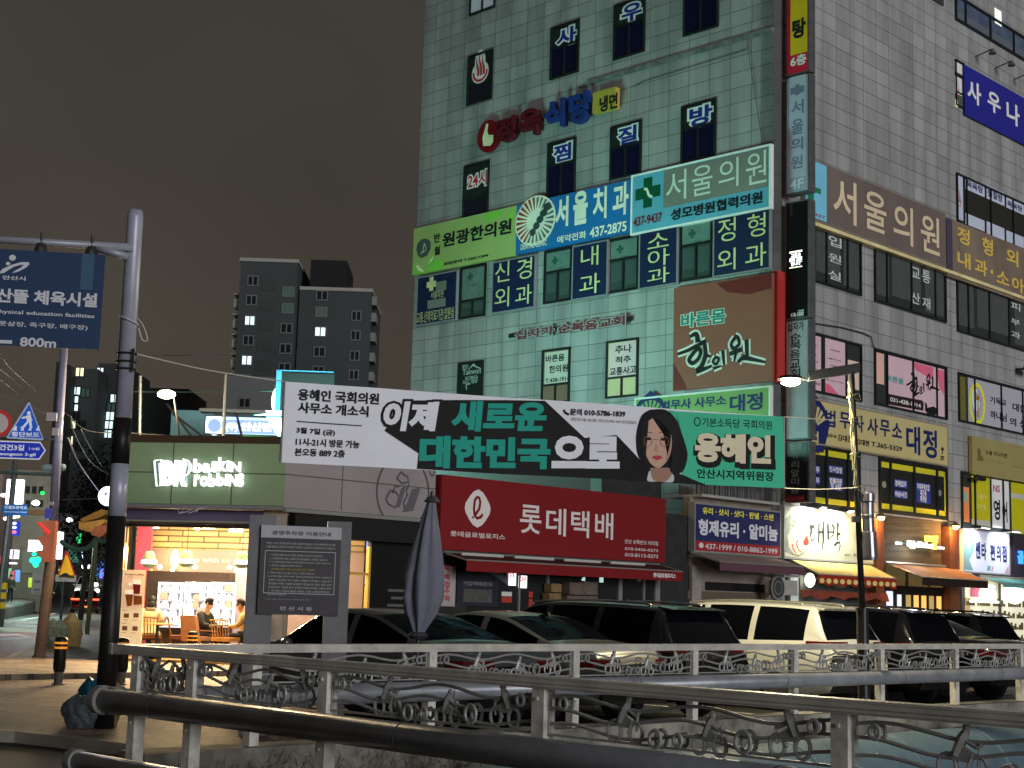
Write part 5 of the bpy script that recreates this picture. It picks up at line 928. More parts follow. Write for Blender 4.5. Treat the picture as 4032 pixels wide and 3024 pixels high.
# poster in the window
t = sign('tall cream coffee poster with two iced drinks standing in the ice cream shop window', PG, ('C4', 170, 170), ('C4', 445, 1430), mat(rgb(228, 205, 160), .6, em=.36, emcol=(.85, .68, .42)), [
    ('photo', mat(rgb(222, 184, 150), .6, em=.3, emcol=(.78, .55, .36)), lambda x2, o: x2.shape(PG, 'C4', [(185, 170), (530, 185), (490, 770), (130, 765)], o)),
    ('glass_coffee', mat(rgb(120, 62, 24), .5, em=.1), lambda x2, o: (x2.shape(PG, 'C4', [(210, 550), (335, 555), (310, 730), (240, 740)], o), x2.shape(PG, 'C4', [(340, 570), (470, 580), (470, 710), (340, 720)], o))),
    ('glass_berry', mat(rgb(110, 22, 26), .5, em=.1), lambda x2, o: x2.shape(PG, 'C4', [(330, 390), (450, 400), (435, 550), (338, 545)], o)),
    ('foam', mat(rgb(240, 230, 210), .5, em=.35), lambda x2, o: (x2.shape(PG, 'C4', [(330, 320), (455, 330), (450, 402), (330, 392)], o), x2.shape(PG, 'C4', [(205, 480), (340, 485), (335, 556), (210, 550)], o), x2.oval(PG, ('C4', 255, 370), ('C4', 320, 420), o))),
    ('small_pictures', mat(rgb(120, 84, 60), .6), lambda x2, o: [x2.rect(PG, ('C4', a, b), ('C4', a+75, b+70), o) for a, b in ((190, 850), (340, 845), (165, 1045), (325, 1050))]),
    ('lettering', mat(rgb(96, 60, 40), .6), lambda x2, o: (x2.text(PG, 'CreamCoffee', ('C4', 205, 228), ('C4', 500, 262), o, .03), [x2.rect(PG, ('C4', a, b), ('C4', a+80, b+8), o) for a, b in ((160, 795), (150, 1000), (170, 945), (320, 950), (150, 1145), (300, 1150), (250, 280))]))], depth=.02, off=.01, name='window_poster')
def chair(loc, rz, m, lab, arm=False):
    t = thing('armchair' if arm else 'wooden_chair', lab, 'chair', loc, None if arm else 'wooden chairs in the ice cream shop', rz)
    x_ = B(); x_.box((-.23, -.22, .40), (.23, .24, .48)); mk('seat', x_, m, t, local=True)
    x_ = B()
    if arm: x_.prism([V((-.28, .22, .36)), V((.28, .22, .36)), V((.25, .32, .92)), V((-.25, .32, .92))], (0, .1, .02))
    else:
        for i in range(7): x_.tube([V((-.2+.066*i, .22, .48)), V((-.22+.073*i, .30, .84))], .011, 5)
        x_.tube([V((-.24, .31, .85)), V((0, .34, .87)), V((.24, .31, .85))], .02, 6)
    mk('backrest', x_, m, t, local=True)
    for sx in (-1, 1):
        for sy in (-1, 1):
            x_ = B(); x_.tube([V((sx*.2, sy*.2, .42)), V((sx*.24, sy*.25, 0))], .018, 6); mk('leg', x_, mat(rgb(120, 78, 40), .5), t, local=True)
        if arm: x_ = B(); x_.tube([V((sx*.3, .3, .62)), V((sx*.3, -.2, .60)), V((sx*.27, -.24, .3))], .022, 6); mk('armrest', x_, mat(rgb(110, 70, 36), .5), t, local=True)
    return t
RZ = math.atan2(PG.u.y, PG.u.x)
def gpos(k, x, y, off, z=.16): p = PG.off(off).pt(*PG.off(off).uz(k, x, y)); p.z = z; return p
chair(gpos('C4', 1400, 1000, -1.0), RZ+2.6, mat(rgb(170, 120, 84), .8), 'brown upholstered armchair with its back to the shop window', True)
chair(gpos('C4', 1085, 1000, -1.5), RZ+1.9, mat(rgb(130, 80, 40), .6), 'dark wooden chair between the two tables in the ice cream shop')
chair(gpos('C4', 1790, 1000, -.9), RZ+2.9, mat(rgb(190, 135, 70), .6), 'light wooden spindle back chair at the right of the ice cream shop window')
def table(loc, r, m, lab):
    t = thing('cafe_table', lab, 'table', loc); x_ = B(); x_.lathe((0, 0, .72), [(r, 0), (r, .03)], 24); mk('tabletop', x_, m, t, local=True)
    x_ = B(); x_.lathe((0, 0, 0), [(.2, 0), (.2, .02), (.035, .03), (.035, .72)], 10); mk('pedestal', x_, mat((.02, .02, .02), .4), t, local=True)
table(gpos('C4', 715, 1000, -.75), .34, mat(rgb(200, 150, 80), .5), 'round wooden cafe table on a black pedestal in front of the woman')
table(gpos('C4', 1700, 1000, -1.5), .42, mat(rgb(170, 190, 160), .3), 'pale round cafe table between the two seated men')

# ================================================================ parcel shop, glass shop
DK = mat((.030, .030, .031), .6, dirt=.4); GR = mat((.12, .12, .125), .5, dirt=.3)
RD = mat(rgb(140, 32, 38, .72), .5, dirt=.05, scale=.6)
lu0 = PR.uz('A7', 1475, 1300)[0]; lu1 = PR.uz('A8', 1430, 1200)[0]; lz = PR.uz('A7', 1490, 740)[1]
t = shopfront('dark single storey parcel shop with glass doors and stacked boxes behind', PR, lu0, lu1, lz-.4, [
    ('glass', mat((.018, .02, .024), .08), lambda x_: x_.slab(PR, lu0+.95, .35, lu1-1.2, 2.35, 0, .02)),
    ('mullion', mat(rgb(150, 150, 150), .4, metal=.4), lambda x_: [x_.slab(PR, U('A5', a, 300), .1, U('A5', b, 300), 2.45, .02, .07) for a, b in ((70, 82), (290, 312), (862, 890), (1058, 1070), (1152, 1190))]),
    ('sticker', mat(rgb(200, 200, 200), .5), lambda x_: [x_.rect(PR, ('A5', *a), ('A5', *b), .03) for a, b in (((-50, 262), (30, 300)), ((1025, 150), (1055, 180)))]),
    ('red_sticker', mat(rgb(170, 60, 50), .5), lambda x_: [x_.rect(PR, ('A5', *a), ('A5', *b), .03) for a, b in (((165, 320), (192, 395)), ((165, 262), (195, 310)), ((-50, 302), (30, 350)))]),
    ('lettering', mat(rgb(120, 122, 130), .6), lambda x_: x_.text(PR, '기업택배문의', ('A4', 1655, 178), ('A4', 1885, 222), .03, .02)),
    ('poster', mat(rgb(46, 48, 60), .5, dirt=.5, scale=3), lambda x_: x_.rect(PR, ('A4', 1610, 90), ('A4', 1930, 380), .024)),
    ('tent_print', mat(rgb(92, 96, 104), .6), lambda x_: x_.shape(PR, 'A4', [(1800, 85), (1960, 120), (2050, 190), (1990, 195), (1890, 130)], .03)),
    ('notice', mat(rgb(84, 84, 84), .6, dirt=.5, scale=8), lambda x_: x_.rect(PR, ('A4', 1660, 240), ('A4', 1880, 350), .03)),
    ('base_strip', mat(rgb(120, 30, 40), .5), lambda x_: x_.slab(PR, lu0+.3, .42, U('A4', 2100, 400), .62, .03, .05)),
    ('lit_sign', emi(250, 245, 245, 2.0), lambda x_: x_.rect(PR, ('A5', 8, 92), ('A5', 62, 215), .05).rect(PR, ('A5', 85, 135), ('A5', 148, 235), .05)),
    ('lit_sign_lettering', mat(rgb(220, 40, 40), .5, em=.6), lambda x_: x_.text(PR, '남', ('A5', 12, 100), ('A5', 55, 150), .06, .03).text(PR, '여', ('A5', 90, 140), ('A5', 140, 190), .06, .03)),
    ('green_glint', emi(190, 230, 215, .8), lambda x_: x_.rect(PR, ('A5', 725, 130), ('A5', 755, 190), .03).shape(PR, 'A5', [(590, 150), (612, 148), (610, 178), (580, 175)], .03))], DK, name='parcel_shop')
sign('white vertical strip sign with red characters beside the parcel shop window', PR, ('A4', 1482, 55), ('A4', 1590, 380), mat(rgb(165, 155, 160), .5), [('lettering', mat(rgb(160, 36, 44), .5), lambda x_, o: [x_.text(PR, c_, ('A4', 1508, y), ('A4', 1548, y+52), o, .03) for c_, y in (('택', 52), ('배', 118), ('접', 180), ('수', 232), ('처', 290))])], depth=.04, off=.02, name='strip_sign')
bx = random.Random(2)
for i, (a, y0, y1, w_) in enumerate(((330, 270, 400, 90), (345, 195, 268, 80), (470, 290, 400, 120), (490, 185, 288, 110), (600, 180, 290, 110), (592, 292, 400, 120))):
    x_ = B(); u0, z1 = PR.uz('A5', a, y0, .35); u1, z0 = PR.uz('A5', a+w_, y1, .35); z0 = .01 if y1 == 400 else z0; x_.slab(PR, u0, z0, u1, z1-.01, .1, .35)
    o_ = single('cardboard_box', ('tan' if i < 2 else 'greyish')+' cardboard box '+('at the bottom' if y1 == 400 else 'on top')+' of the '+(('left', 'left', 'middle', 'middle', 'right', 'right')[i])+' stack by the parcel shop', 'box', x_, mat(rgb(*((128, 104, 72) if i < 2 else (104, 92, 84))), .8, dirt=.4, scale=5), 'cardboard boxes outside the parcel shop')
LGW = mat(rgb(205, 200, 200, 1.1), .5)
du_, dz_ = PR.uz('A7', 1762, 1010, .3)
def loz(x_, o):
    pts = [(0, 1), (.35, .86), (.62, .6), (.9, .25), (.97, 0), (.9, -.25), (.62, -.6), (.35, -.86)]; pts += [(-a, -b) for a, b in pts]
    x_.poly([PR.pt(du_+.45*a, dz_+.46*b, o) for a, b in pts][::-1])
sign('big red parcel company sign with a white rounded diamond logo', PR, ('A7', 1490, 740), ('A8', 1245, 1440), RD, [
    ('logo_diamond', LGW, loz),
    ('logo_letter', RD, lambda x_, o: x_.stroke(PR, 'A7', [(1738, 1055), (1760, 1050), (1785, 1010), (1792, 960), (1785, 925), (1768, 920), (1750, 940), (1742, 1010), (1748, 1065), (1768, 1088), (1795, 1078), (1812, 1055)], .075, o).oval(PR, ('A7', 1726, 1072), ('A7', 1742, 1090), o)),
    ('lettering', LGW, lambda x_, o: [x_.text(PR, c_, (k, *a), (k, *b), o, .012) for k, c_, a, b in (('A8', '롯', (98, 975), (262, 1215)), ('A8', '데', (305, 1000), (458, 1232)), ('A8', '택', (502, 1020), (642, 1245)), ('A8', '배', (692, 1035), (832, 1258)), ('A7', '롯데글로벌로지스', (1555, 1185), (1988, 1258)))]),
    ('phone_number', LGW, lambda x_, o: [x_.text(PR, c_, ('A8', *a), ('A8', *b), o, .012) for c_, a, b in (('안산 상록본오 대리점', (925, 1252), (1188, 1305)), ('010-2426-0273', (927, 1315), (1188, 1355)), ('010-8113-0273', (927, 1360), (1188, 1405)))])], depth=.3, name='parcel_shop_sign')
RA = mat(rgb(130, 22, 28, .8), .7, dirt=.1)
awning('awning', 'red awning strip under the red parcel company sign', 'A7', PR, ('A7', 1520, 1375), ('A8', 1220, 1450), .7, .16, .26, mat(rgb(70, 18, 22, .8), .8), RA, vtext=lambda x_, a, b, z, o: x_.text_uz(PR, '롯데글로벌로지스', b-1.25, z-.19, b-.3, z-.07, o, .02))
x_ = B(); a = PR.uz('A7', 1480, 1345, .5)
for i in range(4): x_.tube([PR.pt(lu0+.3+1.8*i, a[1]-.04, .42), PR.pt(lu0+1.7+1.8*i, a[1]-.04, .42)], .035, 6)
tag(mk('light_tubes', x_, mat((.5, .5, .48), .4), origin=PR.pt(lu0+3, a[1], .4)), 'row of unlit tube lamps under the bottom edge of the red sign', 'lamp')
# dark yard and shelf of profiles over the glass shop
gu0 = PR.uz('A8', 1440, 1200)[0]; gu1 = TU-.05; gz = PR.uz('A8', 1480, 920)[1]
shopfront('low grey glass workshop front with brown framed windows', PR, gu0, gu1, gz, [
    ('frame', mat(rgb(96, 82, 72), .6), lambda x_: x_.slab(PR, U('A6', -700+240, 200), 1.82, gu1-.6, 2.05, 0, .05).slab(PR, U('A5', 1510, 300), .2, gu1-1.0, .3, 0, .04)),
    ('window', mat((.014, .014, .015), .1), lambda x_: x_.slab(PR, U('A5', 1515, 300), .2, U('A5', 1925, 300), 1.8, 0, .02).slab(PR, U('A5', 1560, 150), 2.08, U('A5', 2030, 150), 2.32, 0, .02)),
    ('mullion', mat(rgb(170, 165, 155), .5), lambda x_: [x_.slab(PR, U('A5', a, 300), .2, U('A5', b, 300), 1.85, .02, .05) for a, b in ((1640, 1648), (1768, 1788), (1925, 1934))]),
    ('pier', mat(rgb(150, 145, 140), .6, dirt=.3), lambda x_: x_.slab(PR, U('A5', 1432, 200), 0, U('A5', 1505, 200), 2.75, .02, .12))], mat(rgb(140, 128, 118), .7, dirt=.3), name='glass_shop')
GB = mat(rgb(36, 44, 92, 1.0), .5)
sign('glass workshop sign in navy over red with yellow and white lettering', PR, ('A8', 1485, 972), ('A8', 2152, 1388), GB, [
    ('red_band', mat(rgb(150, 40, 48, 1.0), .5), lambda x_, o: x_.shape(PR, 'A8', [(1485, 1262), (2154, 1310), (2154, 1388), (1485, 1338)], o)),
    ('yellow_lettering', mat(rgb(190, 186, 60, 1.8), .5), lambda x_, o: x_.text(PR, '유리 · 샷시 · 샷다 · 판넬 · 스텐', ('A8', 1542, 998), ('A8', 2102, 1108), o, .02)),
    ('lettering', mat(rgb(196, 196, 205, 1.2), .5), lambda x_, o: x_.text(PR, '형제유리 · 알미늄', ('A8', 1508, 1090), ('A8', 2135, 1272), o, .04)),
    ('phone_number', mat(rgb(190, 188, 190, 1.2), .5), lambda x_, o: x_.text(PR, '437-1999 / 010-8862-1999', ('A8', 1562, 1285), ('A8', 2134, 1372), o+.002, .02).oval(PR, ('A8', 1512, 1278), ('A8', 1550, 1325), o+.002))], depth=.2, name='glass_shop_sign', frame=(mat(rgb(130, 130, 128), .5), .05))
awning('awning', 'faded mauve awning under the navy glass workshop sign', 'A8', PR, ('A8', 1470, 1362), ('A8', 2150, 1420), .9, .22, .24, mat(rgb(150, 130, 124), .8, dirt=.2), mat(rgb(92, 62, 72), .8))
t = thing('profile_rack', 'dark rack of upright metal profiles on the roof over the glass workshop', 'rack', PR.pt((gu0+gu1)/2, gz, -.6))
x_ = B(); x_.slab(PR, gu0+.1, gz, gu1-.1, gz+.08, -1.0, .35); mk('shelf', x_, mat((.35, .34, .32), .5), t)
x_ = B(); rn = random.Random(8)
for i in range(46): a = gu0+.25+(gu1-gu0-.6)*i/46+rn.uniform(-.05, .05); x_.slab(PR, a, gz+.08, a+rn.uniform(.02, .08), gz+rn.uniform(.8, 1.6), -rn.uniform(.1, .8), -.05+0)
mk('profile', x_, mat((.16, .16, .16), .5, dirt=.6, scale=3), t)
x_ = B()
for z in (gz+.45, gz+.9): x_.tube([PR.pt(gu0+.1, z, .25), PR.pt(gu1-.1, z, .25)], .015, 5)
for i in range(8): a = gu0+.1+(gu1-gu0-.2)*i/7; x_.tube([PR.pt(a, gz+.05, .25), PR.pt(a, gz+.95, .25)], .015, 5)
mk('rail', x_, mat((.05, .05, .05), .5), t)
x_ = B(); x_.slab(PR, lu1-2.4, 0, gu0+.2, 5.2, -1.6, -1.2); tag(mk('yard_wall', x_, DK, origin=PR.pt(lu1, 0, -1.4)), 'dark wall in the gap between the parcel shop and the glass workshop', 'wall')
# air conditioner
t = thing('air_conditioner', 'grey outdoor air conditioner unit with a round fan by the noodle shop', 'air conditioner', PR.pt(*PR.uz('A6', 265, 290, .5), .5))
x_ = B(); x_.rect(PR, ('A6', 190, 168), ('A6', 330, 292), .3, .4); mk('case', x_, mat(rgb(170, 165, 158), .6, dirt=.2), t)
u_, z_ = PR.uz('A6', 265, 232, .71); x_ = B(); x_.ring_uz(PR, u_, z_, .33, .33, .33, .705); mk('fan', x_, mat((.05, .05, .05), .6), t); x_ = B(); x_.ring_uz(PR, u_, z_, .35, .35, .04, .72).ring_uz(PR, u_, z_, .2, .2, .02, .72); mk('grille', x_, mat((.3, .3, .3), .5), t)
x_ = B(); x_.rect(PR, ('A6', 155, 125), ('A6', 285, 150), .2, .7); tag(mk('rain_hood', x_, mat((.5, .49, .46), .6), origin=PR.pt(u_, z_+.6, .5)), 'pale rain hood over the air conditioner', 'hood')
sign('small black cafe poster with pale yellow lettering on the shop corner column', PG, ('A3', 2018, 445), ('A3', 2138, 640), mat((.02, .018, .016), .5), [('print', mat(rgb(96, 74, 60), .6, dirt=.5, scale=9), lambda x_, o: x_.rect(PG, ('A3', 2030, 520), ('A3', 2125, 625), o)), ('lettering', mat(rgb(200, 180, 110), .5, em=.1), lambda x_, o: x_.text(PG, 'Cafe Bris', ('A3', 1940, 452), ('A3', 2132, 478), o, .02))], depth=.03, off=.11, name='cafe_poster')
# ================================================================ railings round the channel
RAIL = mat(rgb(212, 207, 198), .40, metal=.15, dirt=.34, scale=4); TUBE = mat(rgb(150, 153, 160), .32, metal=.25, dirt=.35, scale=2.6); POSTM = mat(rgb(222, 217, 206), .5, metal=.05, dirt=.5, scale=6)
IRON = mat(rgb(164, 164, 162), .5, metal=.3, dirt=.2, scale=8)
def cr(pts, n=6):
    out = []; pts = [V(p) for p in pts]
    for i in range(len(pts)-1):
        p0, p1, p2, p3 = pts[max(i-1, 0)], pts[i], pts[i+1], pts[min(i+2, len(pts)-1)]
        for j in range(n):
            t = j/n; out.append(.5*((2*p1)+(p2-p0)*t+(2*p0-5*p1+4*p2-p3)*t*t+(3*p1-p0-3*p2+p3)*t**3))
    out.append(pts[-1]); return out
def ornament(L):
    """Wavy bars, rings and bicycle riders between two posts (local x along the rail)."""
    b = B(); z0, z1 = .775, 1.06; H = z1-z0
    b.para((0, -.012, z0), (L, 0, 0), (0, .024, 0), (0, 0, .014)); b.para((0, -.012, z0), (.014, 0, 0), (0, .024, 0), (0, 0, H)); b.para((L-.014, -.012, z0), (.014, 0, 0), (0, .024, 0), (0, 0, H))
    for zf, ph, am in ((.80, .3, .10), (.50, 1.2, .11), (.20, .6, .10)):
        b.tube(cr([(L*i/14, 0, z0+H*(zf+am*math.sin(ph+i*.95))) for i in range(15)], 3), .012, 6)
    def ring(x, z, rx, rz):
        for dy in (-.03, .03): b.tube([(x+rx*math.cos(a*math.pi/8), dy, z+rz*math.sin(a*math.pi/8)) for a in range(16)], .012, 5, closed=True)
    def rider(x, z, s, d):
        for q in (-.105, .105): b.tube([(x+q*s+.062*s*math.cos(a*math.pi/8), 0, z+.07*s+.078*s*math.sin(a*math.pi/8)) for a in range(16)], .012, 6, closed=True)
        P_ = lambda a, c: V((x+d*a*s, 0, z+c*s))
        b.prism([P_(-.07, .11)+V((0, -.012, 0)), P_(.05, .10)+V((0, -.012, 0)), P_(.08, .16)+V((0, -.012, 0)), P_(.0, .20)+V((0, -.012, 0)), P_(-.08, .16)+V((0, -.012, 0))], (0, .024, 0))
        b.tube([P_(-.05, .14), P_(0, .25), P_(.03, .30)], [.03*s, .036*s, .018], 6); b.tube([P_(0, .25), P_(.10, .20), P_(.13, .22)], .015, 5); b.tube([P_(-.05, .16), P_(.07, .15), P_(.03, .06)], .014, 5); b.tube([P_(.12, .2), P_(.105, .08)], .009, 5)
        b.ball(P_(.03, .315), .028*s, seg=8, rings=6)
    rider(L*.30, z0+.015, .80, 1); rider(L*.86, z0+.03, .78, -1); rider(L*.60, z0-.005, .70, 1)
    for fx, fz, r in ((.07, .72, .035), (.42, .18, .05), (.50, .20, .035), (.72, .30, .06), (.94, .72, .036)): ring(L*fx, z0+H*fz, r*.85, r)
    return b
def railing(name, lab, pl, posts, u_end, lower=False):
    t = thing(name, lab, 'railing', pl.p, None, math.atan2(pl.u.y, pl.u.x))
    x_ = B(); s = -.03; e_ = u_end
    for za, zb_, h in ((1.062, 1.074, .055), (1.074, 1.090, .062), (1.090, 1.097, .052), (1.097, 1.120, .062), (1.120, 1.126, .055), (1.126, 1.140, .060)): x_.para((s, -h, za), (e_-s, 0, 0), (0, 2*h, 0), (0, 0, zb_-za))
    mk('handrail', x_, RAIL, t, local=True)
    x_ = B(); x_.para((s-.02, -.068, 1.055), (.05, 0, 0), (0, .136, 0), (0, 0, .09)); mk('rail_end_cap', x_, mat((.30, .29, .28), .5, dirt=.4), t, local=True)
    x_ = B(); x_.tube([(s+.02, -.10, .665), (e_, -.10, .665)], .102, 24); mk('tube', x_, TUBE, t, smooth=True, local=True)
    x_ = B(); x_.lathe((s-.10, -.10, .665), [(.09, 0), (.12, .02), (.125, .13), (.105, .15)], 20, axis=(1, 0, 0)); mk('tube_end_cap', x_, mat((.24, .235, .225), .6, dirt=.4, scale=6), t, local=True)
    x_ = B(); k = .8
    while k < e_: x_.tube([(k, -.10, .665), (k+.012, -.10, .665)], .1032, 24); k += 3.05
    mk('tube_joint', x_, mat((.06, .06, .06), .6), t, smooth=True, local=True)
    for u in posts:
        x_ = B(); x_.box((u, -.05, -.05), (u+.105, .055, 1.062)); x_.box((u-.012, -.056, .70), (u+.117, .061, .74)); 
        for z in (.50, 1.0): x_.lathe((u+.05, -.052, z), [(.012, 0), (.012, .012)], 6, axis=(0, -1, 0))
        mk('post', x_, POSTM, t, local=True)
    L = None; first = {}
    for a, c_ in zip(posts, posts[1:]):
        L = round(c_-a-.105, 2)
        if L not in first:
            first[L] = mk('ornament_panel', ornament(L), IRON, t, local=True, smooth=False); o_ = first[L]
        else: o_ = first[L].copy(); COL.objects.link(o_)
        o_.location = (a+.105, .0, 0)
    if lower:
        x_ = B(); x_.tube([(-.3, -.16, .13), (e_, -.16, .13)], .088, 24); mk('lower_tube', x_, TUBE, t, smooth=True, local=True)
        x_ = B(); x_.lathe((-.40, -.16, .13), [(.08, 0), (.1, .02), (.105, .14), (.09, .15)], 20, axis=(1, 0, 0)); mk('lower_tube_cap', x_, mat((.24, .235, .225), .6, dirt=.4, scale=6), t, local=True)
    return t
railing('bridge_railing', 'near steel railing running diagonally across the foreground with bicycle rider ornaments', PN, [.30]+[1.13+2.19*i-.5*(i == 1) if False else v for i, v in enumerate((1.13, 2.84, 5.0, 7.19, 9.38))], 11.5, True)
railing('bridge_railing', 'far pale steel railing in front of the parked cars with bicycle rider ornaments', PF, [1.40+2.23*i for i in range(0, 15)], 33)

# ================================================================ direction sign and its pole
PSG = Plane(POLE + V((-.02, -.14, 0)), V((.99, .139, 0)))
t = thing('road_sign', 'tall light grey pole with dark lower half carrying a big blue road direction sign', 'road sign', POLE)
tp = at_depth('D', 293, 455, POLE.y); b0 = POLE+V((0, 0, -.1)); tp.y = POLE.y
def along(f): return b0+(tp-b0)*f
zat = lambda k, x, y: (at_depth(k, x, y, POLE.y).z-b0.z)/(tp.z-b0.z)
f1, f2, f3 = zat('A2', 900, 1020), zat('A2', 900, 605), zat('A2', 960, 245)
r = lambda f: .115-.018*f
x_ = B(); x_.tube([along(0), along(f1)], [r(0), r(f1)], 20); x_.tube([along(f2), along(f3)], [r(f2)+.002, r(f3)+.002], 20); mk('dark_wrap', x_, mat((.012, .011, .010), .45, dirt=.4, scale=5), t, smooth=True)
x_ = B(); x_.tube([along(f1), along(f2)], [r(f1)-.002, r(f2)-.002], 20); x_.tube([along(f3), along(.985), along(1)], [r(f3)-.002, r(1), r(1)*.9], 20); mk('pole', x_, mat(rgb(168, 170, 186, 1.0), .4, metal=.2, dirt=.18, scale=3), t, smooth=True)
a0 = PSG.uz('A1', 985, 545); al = PSG.uz('A1', -600, 450)
x_ = B(); x_.tube([PSG.pt(a0[0]+.1, a0[1], -.03), PSG.pt(al[0], al[1], -.03)], [.05, .042], 12); x_.tube([PSG.pt(a0[0]+.05, a0[1]-.12, -.03), PSG.pt(a0[0]-.35, a0[1]-.02, -.03)], .05, 8); mk('arm', x_, mat(rgb(150, 152, 165), .4, metal=.2), t, smooth=True)
x_ = B()
for x0, y0 in ((325, 560), (725, 585)):
    p = PSG.pt(*PSG.uz('A1', x0, y0)); x_.lathe(p, [(.05, .06), (.075, .0), (.08, -.09), (.05, -.1)], 10); x_.tube([p+V((0, 0, .05)), p+V((0, 0, .2))], .02, 6)
mk('bracket', x_, mat((.03, .03, .03), .5), t)
x_ = B(); s0 = PSG.uz('A1', 833, 625); s1 = PSG.uz('A1', 800, 1372); s0 = ((s0[0]+s1[0])/2, s0[1]); x_.slab(PSG, s0[0]-4.2, s1[1], s0[0], s0[1], .06, .10); mk('sign_panel', x_, mat(rgb(38, 60, 94), .45, dirt=.12, scale=.8), t)
x_ = B(); x_.slab(PSG, PSG.uz('A1', 655, 700)[0], PSG.uz('A1', 700, 900)[1], PSG.uz('A1', 755, 700)[0], s0[1], .101, .103); mk('patch', x_, mat(rgb(58, 92, 116), .4), t)
o = .106; SGW = mat(rgb(205, 206, 214, 1.0), .5)
x_ = B(); x_.text(PSG, '안산뜰 체육시설', ('A1', -150, 865), ('A1', 766, 1028), o, .035).text(PSG, 'Physical education facilities', ('A1', -40, 1040), ('A1', 746, 1120), o, .02).text(PSG, '(축구장, 농구장, 풋살장, 족구장, 배구장)', ('A1', -520, 1105), ('A1', 692, 1212), o, .015).text(PSG, '800m', ('A1', 160, 1260), ('A1', 442, 1348), o, .03).text(PSG, '안산시', ('A1', 20, 772), ('A1', 202, 815), o, .03)
x_.rect(PSG, ('A1', -300, 1268), ('A1', 95, 1315), o); x_.oval(PSG, ('A1', 74, 608), ('A1', 124, 658), o).oval(PSG, ('A1', 48, 664), ('A1', 80, 694), o)
x_.shape(PSG, 'A1', [(0, 745), (20, 722), (90, 690), (170, 668), (225, 668), (235, 682), (210, 710), (150, 742), (95, 755), (120, 735), (160, 715), (190, 690), (160, 690), (110, 705), (60, 735), (30, 755), (0, 757)], o); mk('lettering', x_, SGW, t)
x_ = B(); p = along(zat('A1', 1030, 1130)); q = [p+V((.125*math.cos(a*.52), .125*math.sin(a*.52), -.05*math.cos(a*.52))) for a in range(12)]; x_.tube(q, .009, 5, closed=True); x_.tube(cr([p+V((.12, -.05, .02)), p+V((.2, -.08, -.08)), p+V((.26, -.08, -.24)), p+V((.2, -.08, -.25)), p+V((.14, -.07, -.1))]), .009, 5); tag(mk('tied_rope', x_, mat(rgb(190, 186, 180), .8), origin=p), 'pale loop of rope tied round the grey sign pole', 'rope')
x_ = B(); p = along(zat('A1', 1010, 1440))
for dz in (.07, -.03, -.12): x_.tube([p+V((.118*math.cos(a*.52), .118*math.sin(a*.52), dz)) for a in range(12)], .012, 5, closed=True)
x_.box((p.x+.09, p.y-.13, p.z-.16), (p.x+.12, p.y-.1, p.z+.12)); tag(mk('clamp_band', x_, mat((.02, .02, .02), .5), origin=p), 'black clamp bands round the sign pole at the rope', 'clamp')

# ================================================================ banner between the pole and the lamp post
BL0 = PBAN.uz('A7', 240, 5); BL1 = PBAN.uz('A7', 207, 645); BR0 = PBAN.uz('A8', 2178, 283); BR1 = PBAN.uz('A8', 2195, 850)
bu0 = (BL0[0]+BL1[0])/2; bu1 = (BR0[0]+BR1[0])/2
tl, tr_, bl_, br_ = V((bu0, BL0[1])), V((bu1, BR0[1])), V((bu0, BL1[1])), V((bu1, BR1[1]))
NU, NV = 74, 14
def bsag(fu, fv):  # cloth ripple away from its plane
    return .030*math.sin(fu*13)*math.sin(fu*3.14)+.007*math.sin(fu*41+1)
bt = thing('banner', 'long white, black and teal banner with block letters and a portrait between two poles', 'banner', PBAN.pt((bu0+bu1)/2, (BL1[1]+BR1[1])/2, 0))
def bpt(u, z, o=0.0):
    fu = (u-bu0)/(bu1-bu0); zt_ = tl.y+(tr_.y-tl.y)*fu; zb_ = bl_.y+(br_.y-bl_.y)*fu; fv = (z-zb_)/(zt_-zb_)
    return PBAN.pt(u, z, o+bsag(fu, fv))
x_ = B()
for i in range(NU+1):
    for j in range(NV+1):
        fu, fv = i/NU, j/NV; u = bu0+(bu1-bu0)*fu; z = (bl_.y+(br_.y-bl_.y)*fu)*(1-fv)+(tl.y+(tr_.y-tl.y)*fu)*fv
        x_.v.append(bpt(u, z))
for i in range(NU):
    for j in range(NV): k = i*(NV+1)+j; x_.f.append((k, k+NV+1, k+NV+2, k+1))
def cloth(r_, g_, b_, k=1.0, e_=0.0):
    return mat(rgb(r_, g_, b_, k), .6, dirt=.06, scale=2, spec=.12)
BW = cloth(228, 229, 236, 1.08)
mk('cloth', x_, BW, bt, smooth=True)
class BanB(B):
    """Marks draped onto the rippled cloth: fine triangles following the ripple."""
    def shape(s, pl, k, pts, o): return B.shape(s, pl, k, pts, o, 0)
    def bake(s):
        bm = bmesh.new(); vs_ = [bm.verts.new(v) for v in s.v]
        for f in s.f:
            try: bm.faces.new([vs_[i] for i in f])
            except ValueError: pass
        bmesh.ops.triangulate(bm, faces=bm.faces[:])
        for k in range(1, 74):   # slice into vertical strips so that flat prints bend with the cloth
            c_ = PBAN.pt(bu0+(bu1-bu0)*k/74, 0, 0); g_ = bm.verts[:]+bm.edges[:]+bm.faces[:]
            us = [(v.co-PBAN.p).dot(PBAN.u) for v in bm.verts]
            if not us: break
            if min(us) > bu0+(bu1-bu0)*k/74 or max(us) < bu0+(bu1-bu0)*k/74: continue
            bmesh.ops.bisect_plane(bm, geom=g_, plane_co=c_, plane_no=PBAN.u, dist=1e-5)
        bm.verts.ensure_lookup_table(); bm.verts.index_update()
        nv = []
        for v in bm.verts:
            q = v.co-PBAN.p; nv.append(bpt(q.dot(PBAN.u), q.z, q.dot(PBAN.n)+.008))
        nf = [tuple(v.index for v in f.verts) for f in bm.faces]; bm.free(); s.v = nv; s.f = nf; return s
